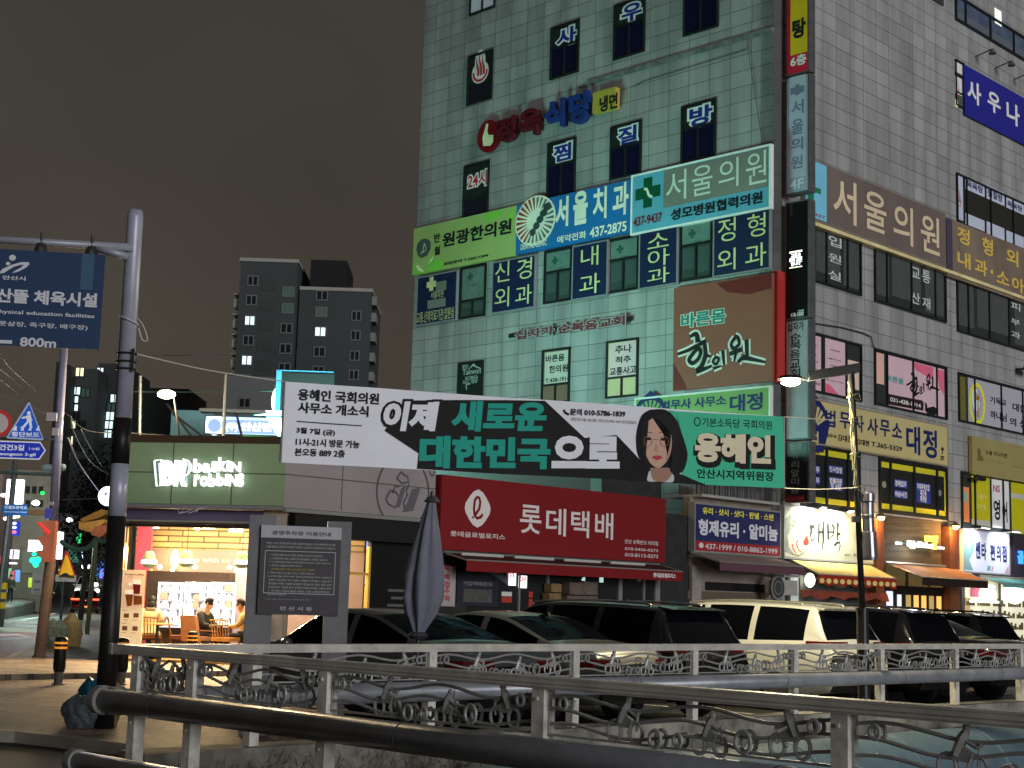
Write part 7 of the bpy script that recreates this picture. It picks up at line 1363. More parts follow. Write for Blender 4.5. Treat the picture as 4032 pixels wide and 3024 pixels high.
    if badge:
        x_ = B(); PPl = Plane((0, Lr-.016, 0), (1, 0, 0)); zt_ = D['keys'][2][2]*h-.12; x_.ring_uz(PPl, 0, zt_, .085, .05, .014, 0); x_.stroke_uz(PPl, [(-.03, zt_-.03), (-.02, zt_+.03)], .012, 0).stroke_uz(PPl, [(.02, zt_-.03), (.03, zt_+.03)], .012, 0).stroke_uz(PPl, [(-.025, zt_), (.025, zt_)], .01, 0); mk('badge', x_, CHR, t, local=True)
    if fin: x_ = B(); zr = D['keys'][6][3]*h; x_.prism([V((-.02, -.17*L, zr)), V((-.02, -.12*L, zr+.005)), V((-.02, -.165*L, zr+.07))], (.04, 0, 0)); mk('antenna', x_, BLKP, t, local=True)
    if kind is not SED:
        x_ = B(); zr = D['keys'][5][3]*h; x_.prism([V((-.62, -.44*L, zr-.06)), V((-.62, -.39*L, zr-.01)), V((-.62, -.39*L, zr+.012)), V((-.62, -.45*L, zr-.03))], (1.24, 0, 0)); mk('spoiler', x_, paint, t, local=True)
    return t
SIL = mat((.20, .20, .19), .3, metal=.5, coat=.6); GRYC = mat((.11, .115, .115), .3, metal=.5, coat=.6); BLC = mat((.006, .0062, .007), .18, coat=.8); WHC = mat((.66, .65, .56), .25, coat=.7); DKC = mat((.02, .021, .024), .2, coat=.8, metal=.2)
def park(kind, u, v, *a, **k): return car(kind, Q+DR*u+DL*(v+kind['L']/2), YAW, *a, **k)
park(SED, 6.25, 1.25, GRYC, 'silver grey saloon leftmost in the parked row, behind the folded parasol', plate='38더 6471')
park(SED, 8.7, 1.35, SIL, 'silver saloon between the leftmost grey saloon and the black estate car', plate='52가 2839')
park(HAT, 10.2, 1.2, BLC, 'black tall estate car with chrome roof rails left of the cream white car', h=.955, rails=CHR, badge=True, plate='11조 7306')
park(SUV, 14.2, 1.3, WHC, 'cream white family car in the middle right of the parked row behind the lamp post', rails=mat((.6, .59, .5), .3, metal=.6))
park(SUV, 16.6, 1.1, BLC, 'black tall car immediately right of the cream white car', h=.985, rails=CHR)
park(SED, 19.5, 1.2, DKC, 'dark low saloon near the right edge of the parked row', h=1.08)
park(SUV, 22.8, 3.0, BLC, 'black tall car at the right edge of the parked row', h=.97, rails=BLKP)
# car driving away down the street and the white car coming towards us
p = on_ground('C2', 1535, 935, GZ); SD = V((-.27, .963, 0)).normalized()
ra = math.atan2(-SD.x, SD.y)
dc = car(SUV, p+SD*2.4, ra-.02, mat((.05, .012, .012), .2, coat=.8), 'dark red car with glowing tail lights driving away down the side street', name='driving_car', group=None, tail=mat((.9, .06, .03), .3, em=7, emcol=(1, .05, .02)), plate=None, h=1.0)
lamp('brake_glow', 'POINT', p-SD*.5+V((0, 0, .9)), 12, (1, .12, .06), None, .3)
for o_ in dc.children:
    if o_.name.startswith('number_plate'): o_.data = o_.data.copy(); o_.data.materials.clear(); o_.data.materials.append(mat((.6, .3, .1), .5, em=.7, emcol=(1, .45, .12)))
wc = at_depth('C2', 1540, 430, 118); wc.z = .72
x_ = B(); x_.prism([V((-46, 107, GZ-.3)), V((-19, 107, GZ-.3)), V((-22, 128, .72)), V((-52, 128, .72))], (0, 0, .3)); struct('road_rise', x_, asph)
wcar = car(SUV, wc+V((.2, 0, .0)), ra+math.pi, mat((.7, .72, .72), .3, coat=.5), 'white car with bright headlights coming up behind the dark red car', name='oncoming_car', group=None, tail=TLM, h=1.12)
for sx in (-1, 1):
    x_ = B(); x_.ball((sx*.72, 2.33, .82), .19, .10, .13, 10, 8); mk('headlight', x_, emi(255, 255, 250, 14), wcar, local=True, smooth=True)
# ================================================================ far buildings
def block(name, lab, cat, c, u, wd, dp, h, m, z0=0.0, grp=None):
    """Box building: near face centred at c, facing along u's normal."""
    pl = Plane(c, u); t = thing(name, lab, cat, V((c[0], c[1], 0)), grp); x_ = B(); x_.slab(pl, -wd/2, z0, wd/2, h, -dp, 0); mk('wall', x_, m, t); return t, pl
FR = V((1, .02, 0))
def litwin(t, pl, u, z, w_, h_, m, fm=None, split=True, nm='window'):
    x_ = B(); x_.slab(pl, u-w_/2-.12, z-.12, u+w_/2+.12, z, 0, .1).slab(pl, u-w_/2-.12, z+h_, u+w_/2+.12, z+h_+.12, 0, .1).slab(pl, u-w_/2-.12, z, u-w_/2, z+h_, 0, .1).slab(pl, u+w_/2, z, u+w_/2+.12, z+h_, 0, .1)
    if split: x_.slab(pl, u-.06, z, u+.06, z+h_, 0, .1)
    w = mk(nm, x_, fm or mat((.14, .145, .145), .6), t); x_ = B(); x_.slab(pl, u-w_/2, z, u+w_/2, z+h_, .0, .05); mk('pane', x_, m, w); return w
DKW = mat((.012, .015, .02), .2); LITB = emi(205, 235, 240, 1.4); LITY = emi(240, 235, 190, 1.1); DIMG = mat((.03, .05, .045), .4, em=.06, emcol=(.4, .7, .55))
# apartment block with a stepped roof (left part nearer the photo's centre left)
Y = 150.0; cA = at_depth('D', 575, 700, Y); cB = at_depth('D', 716, 750, Y); top1 = at_depth('D', 575, 566, Y).z; top2 = at_depth('D', 716, 622, Y).z
APM = mat((.055, .063, .066), .8, dirt=.15, scale=.15); PXM = Y/3232.0
tA = thing('apartment_block', 'grey apartment tower with a stepped roof, bright windows and a dark roof box', 'building', V((cA.x, Y, 0)))
pa_ = Plane((cA.x, Y), FR); wA = (638-512)*PXM; x_ = B(); x_.slab(pa_, -wA/2, 0, wA/2, top1, -14, 0); mk('wall', x_, APM, tA)
pb2 = Plane((cB.x, Y+1.5), FR); wB = (796-636)*PXM; x_ = B(); x_.slab(pb2, -wB/2, 0, wB/2, top2, -14, 0); mk('wall', x_, APM, tA)
x_ = B(); zr = at_depth('D', 700, 550, Y).z; u0 = (655-716)*PXM; x_.slab(pb2, u0, top2, (736-716)*PXM, zr, -9, -1); mk('roof_box', x_, mat((.012, .012, .014), .8), tA)
x_ = B(); x_.slab(pa_, -wA/2-.1, top1, wA/2+.1, top1+.35, -14, .15).slab(pb2, -wB/2, top2, wB/2+.1, top2+.35, -14, .15); mk('parapet', x_, mat((.32, .31, .29), .8), tA)
zof = lambda y: at_depth('D', 640, y, Y).z
for i, y in enumerate((608, 650, 694, 737, 780, 822, 864)):
    z = zof(y); litwin(tA, pa_, (541-575)*PXM-.15*i*.3, z-.5, .9, .85, LITB if i in (2, 4) else DIMG if i == 6 else DKW)
    x_ = B(); u = (577-575)*PXM-.05*i; x_.slab(pa_, u-.75, z-1.1, u+.75, z+.05, 0, .06); mk('dark_opening', x_, mat((.05, .055, .055), .8), tA)
    if i: x_ = B(); x_.slab(pa_, -wA/2-.55, z-.75, -wA/2, z+.1, -2.4, -.6); x_.slab(pa_, -wA/2-.6, z+.55, -wA/2, z+.65, -2.6, -.4); mk('balcony', x_, mat((.4, .38, .33), .7), tA)
for i, y in enumerate((627, 663, 706, 750, 792, 836)):
    for x0 in (620, 686, 764):
        m = DKW
        if (x0, y) in ((686, 706), (764, 836)): m = LITB
        elif x0 == 686 and y in (663,): m = DIMG
        elif x0 == 620 and y in (627, 663): m = DIMG
        if x0 == 764 and y == 627: continue
        yy = y+(6 if x0 == 764 else 0); litwin(tA, pb2 if x0 > 640 else pa_, (x0-(716 if x0 > 640 else 575))*PXM, zof(yy)-.6, 1.0 if x0 != 764 else .8, .85, m)
    z = zof(y); x_ = B(); x_.slab(pb2, wB/2, z-.9, wB/2+.5, z, -3, -.5); mk('balcony', x_, mat((.2, .2, .19), .7), tA)
# dark towers behind the sign poles
def tower_lit(lab, x0, x1, yt, Y, rows, seed):
    k = Y/3232.0; c = at_depth('D', (x0+x1)/2, 900, Y); h = at_depth('D', (x0+x1)/2, yt, Y).z; t, pl = block('apartment_tower', lab, 'building', (c.x, Y), FR, (x1-x0)*k, 14, h, mat((.06, .065, .068), .8, dirt=.2, scale=.2), grp='dark apartment towers beyond the street')
    for x, y, m, w_ in rows: litwin(t, pl, (x-(x0+x1)/2)*k, at_depth('D', x, y, Y).z-.5, w_*.4, .95, m, mat((.03, .03, .03), .7)); 
    return t
def a2(x, y): return (x*.4973)/1.8228, (1525+y*.4973)/1.8228
rows = [(*a2(x, y), m, 2.2) for x, y, m in ((590, 30, LITB), (580, 95, LITB), (582, 160, LITB), (572, 290, LITY), (560, 420, LITY), (548, 548, LITY), (543, 612, LITY), (665, 40, DIMG), (600, 225, DKW), (650, 300, DKW), (640, 470, DKW), (685, 600, DKW))]+[(166, 803, LITY, 2.2)]
tower_lit('dark apartment tower with one column of lit windows between the two sign poles', 128, 205, 796, 170, rows, 1)
rows = [(*a2(x, y), m, 2.2) for x, y, m in ((897, 88, LITB), (878, 155, DIMG), (872, 225, LITB), (868, 300, LITB), (862, 365, LITB), (800, 80, DKW), (795, 160, DKW), (785, 260, DKW), (780, 340, DKW))]+[(210, 803, LITB, 1.8)]
tower_lit('dark apartment tower with lit windows just left of the thick sign pole', 206, 262, 785, 175, rows, 2)
c = at_depth('D', 335, 850, 178); t, pl = block('apartment_tower', 'unlit dark apartment tower with a sloped roof right of the thick sign pole', 'building', (c.x, 178), FR, 8, 12, at_depth('D', 335, 838, 178).z, mat((.05, .055, .06), .8), grp='dark apartment towers beyond the street')
c = at_depth('D', 122, 900, 165); block('apartment_tower', 'narrow unlit dark tower left of the two lit towers', 'building', (c.x, 165), FR, .9, 10, at_depth('D', 122, 782, 165).z, mat((.03, .03, .032), .8), grp='dark apartment towers beyond the street')
# low rise flats above the ice cream shop roof
Y = 220.0; k = Y/3232; c = at_depth('A2', 1240, 300, Y); t, pl = block('low_rise_flats', 'low brownish block of flats with dark balcony windows above the ice cream shop roof', 'building', (c.x, Y), FR, 4.5, 8, at_depth('A2', 1200, 130, Y).z, mat((.30, .26, .24), .8, dirt=.2))
for x0 in (1145, 1228):
    for y0 in (205, 285, 345): q = at_depth('A2', x0, y0, Y); litwin(t, pl, (q.x-c.x), q.z-.6, 1.0, 1.1, DKW, mat((.4, .37, .34), .7))
c2 = at_depth('A2', 1410, 250, Y+3); block('low_rise_flats', 'plain mauve grey block stepping up behind the brownish flats', 'building', (c2.x, Y+3), FR, 4.6, 8, at_depth('A2', 1410, 110, Y+3).z, mat((.22, .19, .19), .8))
# grey building with one window behind the lit roof sign, teal shed
Y = 140.0; c = at_depth('A2', 2050, 100, Y); t, pl = block('grey_building', 'plain grey building with one small window above the lit roof sign', 'building', (c.x, Y), FR, 6.0, 8, at_depth('A2', 2000, -85, Y).z, mat((.18, .175, .185), .8, dirt=.15)); q = at_depth('A2', 1938, 122, Y); litwin(t, pl, q.x-c.x, q.z-.4, .9, .75, DKW)
Y = 46.0; c = at_depth('A2', 1500, 300, Y); TEALW = mat(rgb(120, 170, 176, .9), .7, dirt=.25, scale=.6)
t, pl = block('teal_shed', 'pale teal painted shed wall beside the lit roof sign', 'building', (c.x, Y), FR, 1.15, 3, at_depth('A2', 1500, 182, Y).z, TEALW)
PSN = Plane(at_depth('A2', 1640, 300, 44.0), V((1, .03, 0)))
t = sign('long glowing bluish white roof sign with pale lettering over the ice cream shop', PSN, ('A2', 1632, 228), ('A7', 235, 432), emi(170, 205, 255, 1.25), [
    ('pattern', emi(135, 165, 225, .8), lambda x_, o: (x_.oval(PSN, ('A2', 1650, 250), ('A2', 1745, 355), o), x_.rect(PSN, ('A2', 1785, 255), ('A2', 2210, 375), o))),
    ('lettering', emi(228, 242, 255, 1.8), lambda x_, o: (x_.text(PSN, '안산반월', ('A2', 1910, 275), ('A7', 222, 405), o, .06), x_.text(PSN, '(주)', ('A2', 1790, 280), ('A2', 1880, 355), o, .05), x_.ring_uz(PSN, *PSN.uz('A2', 1700, 300, o), .3, .3, .08, o)))], depth=.2, name='roof_sign', frame=(mat((.05, .08, .10), .5), .04))
x_ = B(); x_.slab(PSN, -.2, PSN.uz('A2', 1700, 205)[1], 12.5, PSN.uz('A2', 1700, 180)[1], -.2, .35); tag(mk('roof_edge', x_, mat((.22, .25, .25), .7), origin=PSN.pt(2, 6, 0)), 'grey roof edge board above the lit roof sign', 'board')
x_ = B(); u0 = PSN.uz('A2', 1925, 415)[0]
for i in range(34): u = u0+.115*i+.0; x_.slab(PSN, u, PSN.uz('A2', 1930, 430)[1], u+.095, PSN.uz('A2', 1930, 392)[1], .3, .36)
gs = tag(mk('green_light_strip', x_, emi(30, 190, 70, .9), origin=PSN.pt(u0+2, 5, .3)), 'glowing green ribbed light strip under the roof sign', 'light strip')
lamp('green_glow', 'AREA', PSN.pt(3.0, 5.6, .8), 2300, (.36, 1, .82), gs, 5, aim=TC+DL*8+V((0, 0, 11)), sy=3)
x_ = B(); x_.slab(PSN, -.8, 0, 13, PSN.uz('A2', 1900, 440)[1], -1.2, -.8); tag(mk('back_wall', x_, mat((.05, .05, .05), .8), origin=PSN.pt(3, 0, -1)), 'dark wall under the lit roof sign', 'wall')
# blue rimmed dark roof panel behind the banner's left end
PQ = Plane(at_depth('D', 660, 830, 47), V((1, .05, 0)))
t = thing('roof_signboard', 'dark signboard with a blue rim on the roof behind the banner top left corner', 'sign', PQ.pt(0, PQ.uz('D', 660, 880)[1], 0)); x_ = B(); x_.rect(PQ, ('D', 604, 808), ('D', 720, 905), 0, .3); mk('panel', x_, mat((.014, .014, .016), .5), t)
x_ = B(); x_.rect(PQ, ('D', 600, 802), ('D', 722, 808), .0, .34).rect(PQ, ('D', 600, 802), ('D', 606, 905), .0, .34); mk('rim', x_, mat(rgb(70, 130, 170), .5, em=.06, emcol=(.2, .55, .8)), t)
x_ = B(); x_.ball(PQ.pt(*PQ.uz('A2', 2188, 105)), .16, .16, .42, 10, 8); tag(mk('wall_light', x_, emi(255, 240, 205, 2.2), smooth=True, origin=PQ.pt(-1, 6, 0)), 'small pale vertical light left of the blue rimmed signboard', 'light')
# thin posts and guy wires on the shop roof
GPM = mat((.13, .14, .14), .5, metal=.5)
def post(x0, y0, x1, y1, lab, Y=38.0):
    x_ = B(); x_.tube([at_depth('A2', x0, y0, Y), at_depth('A2', x1, y1, Y)], .045, 8); single('roof_post', lab, 'post', x_, GPM, 'thin posts on the ice cream shop roof')
post(1112, -90, 1105, 390, 'thin grey roof post right of the thick sign pole', 38); post(1790, -110, 1768, 390, 'thin grey roof post in front of the lit roof sign', 38)
for i, (pts, lab) in enumerate((([(1370, 210), (1600, 385)], 'dark slanting guy wire left of the lit roof sign'), ([(1320, 130), (1515, 385)], 'dark slanting guy wire crossing the teal wall'), ([(1870, 200), (1915, 390)], 'dark slanting guy wire in front of the roof sign'))):
    x_ = B(); x_.tube([at_depth('A2', *pts[0], 40), at_depth('A2', *pts[1], 40)], .035, 6); single('guy_wire', lab, 'wire', x_, mat((.015, .015, .018), .6), 'guy wires by the roof sign')
def wire(k, pts, Y0, Y1, r_, lab, m=mat((.03, .03, .032), .6), grp='overhead wires'):
    n = len(pts); x_ = B(); q = [at_depth(k, x, y, Y0+(Y1-Y0)*i/(n-1)) for i, (x, y) in enumerate(pts)]; x_.tube(cr(q, 6), r_, 5); return single('wire', lab, 'wire', x_, m, grp)
WG = mat((.16, .17, .18), .6)
wire('A2', [(1050, 35), (1500, 38), (2212, 30)], 40, 44, .012, 'thin level wire above the ice cream shop roof', mat((.05, .10, .07), .6))
wire('A1', [(1050, 1410), (1800, 1400), (2212, 1392)], 40, 60, .014, 'thin level wire from the sign pole towards the apartment block', mat((.07, .08, .08), .6))
wire('A1', [(0, 1405), (90, 1520), (230, 1640), (300, 1700)], 34, 40, .012, 'sagging wire at the left edge below the blue sign, upper one', WG)
wire('A1', [(0, 1520), (80, 1580), (200, 1690)], 34, 40, .012, 'sagging wire at the left edge below the blue sign, middle one', WG)
wire('A1', [(0, 1600), (80, 1660), (140, 1720)], 34, 40, .012, 'sagging wire at the left edge below the blue sign, lower one', WG)
wire('A2', [(520, 205), (700, 345), (1000, 360), (1350, 385)], 35, 38, .014, 'dark wire running from the second pole past the thick pole to the shop roof')
wire('A2', [(540, 400), (640, 620), (790, 830)], 35, 60, .022, 'pale cable swooping from the second pole down to the round glowing sign', mat((.35, .34, .5), .6))
wire('A2', [(560, 230), (600, 380), (720, 590), (860, 690)], 35, 60, .016, 'greenish cable sagging steeply behind the second pole', mat((.12, .17, .14), .6))
wire('A2', [(640, 330), (730, 500), (810, 630)], 35, 60, .012, 'thin greenish cable to the right of the steep sagging one', mat((.12, .17, .14), .6))
wire('A2', [(490, 890), (620, 885), (860, 880)], 50, 60, .014, 'thin level wire below the round glowing sign', mat((.08, .10, .09), .6))
wire('A2', [(0, 60), (260, 160), (470, 280)], 34.5, 34.5, .010, 'wire slanting behind the triangular crossing sign', WG)
# second street lamp over the roofs
t = thing('street_lamp', 'lit street lamp with a bright oval head above the shop roofs', 'street lamp', at_depth('A2', 1318, 400, 36.4))
hp = at_depth('A2', 1318, 55, 36.4); x_ = B(); x_.ball(hp, .23, .18, .11, 14, 8); mk('bulb', x_, emi(255, 240, 205, 9), t, smooth=True); x_ = B(); x_.tube([V((hp.x+.5, 36.8, 4.4)), hp+V((.1, .25, .1)), hp+V((0, 0, .12))], .025, 8); mk('pole', x_, mat((.05, .05, .05), .5), t, smooth=True)
lamp('lamp_light', 'POINT', hp-V((.1, .2, .3)), 900, (1, .78, .46), t, .2)
# ================================================================ side street at the left
def fpl(Y, tilt=.0): return Plane((0, Y, 0), (1, tilt, 0))
P34 = fpl(34.4)
t = thing('signal_pole', 'lilac grey pole with a triangular crossing sign, blue arrow sign and orange signal hoods', 'pole', on_ground('A3', 312, 788))
Yp = root_of(t).location.y; pp_ = lambda k, x, y: at_depth(k, x, y, Yp)
LIL = mat(rgb(142, 140, 166), .45, metal=.15, dirt=.2); WARMLIT = mat(rgb(120, 92, 76), .6, dirt=.3)  # lower part of the same pole: warm light on it put into the brown
pbz = pp_('A3', 312, 788); pm = pp_('A2', 400, 1385); pt_ = pp_('A1', 520, 1150)
x_ = B(); x_.tube([pm, pt_], [.115, .085], 14); mk('pole', x_, LIL, t, smooth=True)
x_ = B(); x_.tube([pbz, pbz.lerp(pm, .03), pm], [.19, .13, .125], 14); mk('warm_lit_lower_pole', x_, WARMLIT, t, smooth=True)
o = .05
x_ = B(); x_.shape(P34, 'A2', [(235, 118), (345, 412), (330, 420), (60, 404), (52, 395), (222, 122)], o, 0); pw = mk('crossing_sign', x_, mat(rgb(170, 185, 220), .5, em=.12), t)
x_ = B(); x_.shape(P34, 'A2', [(233, 135), (334, 405), (66, 392)], o+.006, 0); mk('sign_face', x_, mat(rgb(32, 84, 190, 1.2), .5, em=.16), pw)
x_ = B(); SGL = mat(rgb(215, 220, 230), .5, em=.22)
x_.oval(P34, ('A2', 215, 188), ('A2', 242, 222), o+.012).shape(P34, 'A2', [(205, 225), (245, 220), (250, 270), (215, 275)], o+.012).shape(P34, 'A2', [(205, 228), (215, 240), (185, 250), (170, 246), (172, 238)], o+.012).shape(P34, 'A2', [(240, 225), (258, 262), (252, 266), (236, 245)], o+.012).shape(P34, 'A2', [(215, 268), (232, 272), (195, 318), (152, 320), (178, 308)], o+.012).shape(P34, 'A2', [(228, 268), (250, 268), (256, 320), (240, 324), (232, 300)], o+.012)
for a, b in ((95, 135), (160, 190), (222, 250), (282, 312)): x_.shape(P34, 'A2', [(a+22, 305), (b, 308), (b-2, 345), (a, 340)], o+.012)
x_.text(P34, '횡단보도', ('A2', 92, 350), ('A2', 312, 396), o+.012, .03); mk('lettering', x_, SGL, pw)
x_ = B(); x_.shape(P34, 'A2', [(-60, 420), (320, 432), (364, 500), (312, 574), (-60, 562)], o, 0); pw = mk('street_name_sign', x_, SGL, t)
x_ = B(); x_.shape(P34, 'A2', [(-60, 430), (315, 442), (352, 500), (306, 564), (-60, 552)], o+.006, 0); mk('sign_face', x_, mat(rgb(34, 52, 170, 1.2), .5, em=.16), pw)
x_ = B(); x_.text(P34, '건건3길', ('A2', -5, 450), ('A2', 190, 502), o+.012, .03).text(P34, '1→40', ('A2', 232, 474), ('A2', 312, 500), o+.012, .02).text(P34, 'Geongeon 3-gil', ('A2', -40, 512), ('A2', 280, 552), o+.012, .03); mk('lettering', x_, SGL, pw)
x_ = B(); u_, z_ = P34.uz('A2', -12, 285, o); x_.oval_uz(P34, u_, z_, .30, .30, o); pw = mk('prohibition_sign', x_, mat(rgb(190, 185, 185), .5), t); x_ = B(); x_.ring_uz(P34, u_, z_, .31, .31, .08, o+.006); mk('red_ring', x_, mat(rgb(190, 50, 50), .5, em=.1), pw)
x_ = B(); x_.tube([pp_('A2', -60, 405), pp_('A2', 430, 412)], .03, 8).tube([pp_('A2', -80, 668), pp_('A2', 415, 690)], .045, 8); mk('arm', x_, mat((.08, .12, .12), .5), t)
x_ = B()
for a, b in (((375, 200), (450, 268)), ((418, 322), (465, 384)), ((388, 905), (425, 935))): x_.rect(P34, ('A2', *a), ('A2', *b), .1, .05)
mk('control_box', x_, mat(rgb(170, 168, 175), .5), t)
x_ = B(); x_.rect(P34, ('A2', 360, 958), ('A2', 404, 1040), .14, .02); mk('notice', x_, mat(rgb(80, 84, 190), .5, em=.1), t)
x_ = B(); x_.lathe(pp_('A2', 330, 640), [(.06, 0), (.09, .05), (.09, .5), (.06, .55)], 10, axis=(1, .2, .08)); mk('camera', x_, mat((.2, .3, .32), .5), t)
ORG = mat(rgb(214, 128, 96), .6)
x_ = B(); x_.rect(P34, ('A2', 378, 1058), ('A2', 440, 1385), .14, .22); mk('signal_housing', x_, ORG, t)
for y in (1065, 1180, 1290):
    x_ = B(); a, b, c_ = (P34.pt(*P34.uz('A2', *q, .2), .2) for q in ((305, y+8), (378, y), (372, y+98))); x_.prism([a, b, c_], V((0, -.18, 0))); mk('visor', x_, ORG, t)
x_ = B(); x_.shape(P34, 'A2', [(303, 1068), (312, 1070), (386, 1140), (390, 1155), (372, 1152), (345, 1110)], .40, 0); mk('red_light', x_, emi(230, 30, 40, 2.2), t)
# speed hump warning sign
p = on_ground('C2', 1090, 1180); P60 = fpl(p.y)
t = thing('warning_sign', 'red and yellow triangular speed hump warning sign on a thin dark post', 'sign', p); tq = at_depth('C1', 1215, 1235, p.y)
x_ = B(); x_.tube([p, at_depth('C2', 1150, 330, p.y), at_depth('C1', 1190, 1500, p.y)], .055, 10); mk('post', x_, mat((.03, .03, .035), .5), t)
def tri(x_, s, o): c_ = (1207, 1560); x_.shape(P60, 'C1', [(c_[0]+(a-c_[0])*s, c_[1]+(b-c_[1])*s) for a, b in ((1205, 1240), (1228, 1250), (1392, 1765), (1378, 1790), (1040, 1762), (1030, 1740), (1185, 1245))], o, 0)
x_ = B(); tri(x_, 1, .07); mk('red_border', x_, mat(rgb(180, 34, 34), .5, em=.10), t); x_ = B(); tri(x_, .78, .08); mk('yellow_face', x_, mat(rgb(230, 170, 20), .5, em=.16), t)
x_ = B(); x_.shape(P60, 'C1', [(1062, 1706), (1072, 1692), (1105, 1686), (1130, 1655), (1165, 1640), (1205, 1640), (1240, 1658), (1262, 1690), (1290, 1700), (1300, 1716)], .09, 0); mk('hump_symbol', x_, mat((.01, .01, .01), .5), t)
x_ = B(); x_.rect(P60, ('C2', 1012, 198), ('C2', 1380, 330), .06, .02); mk('plate', x_, mat(rgb(150, 150, 142), .5, dirt=.2), t); x_ = B(); x_.rect(P60, ('C2', 1120, 225), ('C2', 1250, 238), .085).rect(P60, ('C2', 1060, 285), ('C2', 1240, 296), .085).rect(P60, ('C2', 1060, 240), ('C2', 1110, 262), .085); mk('plate_lettering', x_, mat(rgb(96, 96, 92), .5), t)
# buildings of the side street
def sb(lab, k, xa, xb, yt, Y, m, items=(), dp=12):
    c = at_depth(k, (xa+xb)/2, yt, Y); w_ = at_depth(k, xb, yt, Y).x-at_depth(k, xa, yt, Y).x; t, pl = block('street_building', lab, 'building', (c.x, Y), V((1, .05, 0)), w_, dp, c.z, m)
    for pn, mm, fn in items: x_ = B(); fn(x_, pl); mk(pn, x_, mm, t)
    return t
BRW = mat((.24, .22, .19), .8, dirt=.4, scale=.5)
sb('brownish shop building behind the green crossing lights at the left', 'C1', 330, 930, -220, 104, BRW, dp=2, items=[
    ('window', mat((.02, .022, .022), .3), lambda x_, pl: [x_.rect(pl, ('C1', 470+120*i, 70+250*j), ('C1', 540+120*i, 200+250*j), 0, .05) for i in range(3) for j in range(2)]),
    ('shop_window', mat((.12, .14, .11), .4, em=.12, emcol=(.5, .7, .55)), lambda x_, pl: [x_.rect(pl, ('C1', 420+90*i, 1230), ('C1', 490+90*i, 1640), 0, .06) for i in range(5)]),
    ('fascia', mat(rgb(120, 90, 62), .6), lambda x_, pl: x_.rect(pl, ('C1', 490, 500), ('C1', 830, 590), 0, .3))])
sb('dark building row closing the side street', 'C1', 880, 1500, 560, 150, mat((.14, .15, .14), .8, dirt=.4), [
    ('green_panel', mat((.06, .14, .10), .5, em=.22, emcol=(.2, .75, .5)), lambda x_, pl: x_.rect(pl, ('C1', 1245, 1215), ('C1', 1330, 1430), 0, .1).rect(pl, ('C1', 1340, 1280), ('C1', 1455, 1450), 0, .1)),
    ('pale_panel', mat(rgb(120, 112, 120), .6), lambda x_, pl: x_.rect(pl, ('C1', 1262, 870), ('C1', 1412, 1150), 0, .2).rect(pl, ('C1', 1100, 600), ('C1', 1180, 1000), 0, .1))])
sb('dark shop building on the far corner behind the thick pole', 'C1', 1460, 2060, 880, 128, mat((.10, .10, .10), .8, dirt=.4), [
    ('dark_sign', mat(rgb(54, 42, 54), .6), lambda x_, pl: x_.rect(pl, ('C1', 1462, 905), ('C1', 1615, 1180), .0, .3)),
    ('blue_sign', emi(60, 130, 190, .4), lambda x_, pl: x_.rect(pl, ('C1', 1700, 1480), ('C1', 1805, 1700), 0, .2)), ('blue_lit_sign', emi(110, 130, 255, 1.4), lambda x_, pl: x_.rect(pl, ('C1', 1835, 1430), ('C1', 1905, 1740), 0, .25)),
    ('base_window', mat((.1, .1, .09), .5, em=.12), lambda x_, pl: x_.rect(pl, ('C2', 1700, 200), ('C2', 1880, 420), 0, .1))])
sb('tall lit shop building at the far left edge of the street', 'C1', -500, 60, -200, 74, mat((.3, .22, .2), .8, dirt=.3), dp=1.5, items=[('side_sign', mat(rgb(150, 60, 50), .5, em=.25, emcol=(.8, .25, .15)), lambda x_, pl: x_.rect(pl, ('C1', -20, 1340), ('C1', 34, 1480), 0, .3))])
# glowing signs hung along the street
WL2 = emi(228, 238, 255, 1.8)
def glow(lab, a, b, Y, m, items=(), depth=.3, k='C1', name='lit_sign'):
    pl = fpl(Y); return sign(lab, pl, (k, *a), (k, *b), m, items, depth=depth, off=0, name=name, group='lit signs along the side street')
MK = mat(rgb(70, 80, 110), .5, em=.2)
glow('tall glowing white vertical sign, left one of the bright pair at the left edge', (130, -60), (228, 392), 66, WL2, [('lettering', MK, lambda x_, o: [x_.rect(fpl(66), ('C1', 160, 25+90*i), ('C1', 205, 33+90*i), o) for i in range(4)])])
glow('tall glowing white vertical sign, right one of the bright pair at the left edge', (262, -60), (380, 392), 66, WL2, [('lettering', MK, lambda x_, o: [x_.rect(fpl(66), ('C1', 290, 15+92*i), ('C1', 350, 24+92*i), o) for i in range(4)])])
glow('blue and white glowing vertical sign under the pair of white ones', (205, 700), (318, 960), 72, emi(40, 60, 190, .8), [('lettering', WL2, lambda x_, o: [x_.oval(fpl(72), ('C1', 215, y), ('C1', 300, y+50), o) for y in (715, 790)]), ('mark', emi(230, 120, 150, .9), lambda x_, o: x_.oval(fpl(72), ('C1', 215, 865), ('C1', 300, 930), o))])
glow('small glowing white shop sign with pinkish edges at the left edge', (135, 1215), (308, 1385), 78, emi(245, 235, 255, 1.7), [('lettering', MK, lambda x_, o: x_.rect(fpl(78), ('C1', 232, 1225), ('C1', 246, 1380), o))])
glow('glowing white square sign box left of the orange signal hoods', (520, 1042), (708, 1255), 90, emi(238, 245, 255, 1.7))
glow('smaller glowing white sign with blue marks touching the orange signal hoods', (730, 1070), (836, 1228), 92, emi(215, 232, 250, 2.2), [('mark', mat(rgb(60, 90, 140), .5), lambda x_, o: x_.rect(fpl(92), ('C1', 745, 1125), ('C1', 830, 1140), o))])
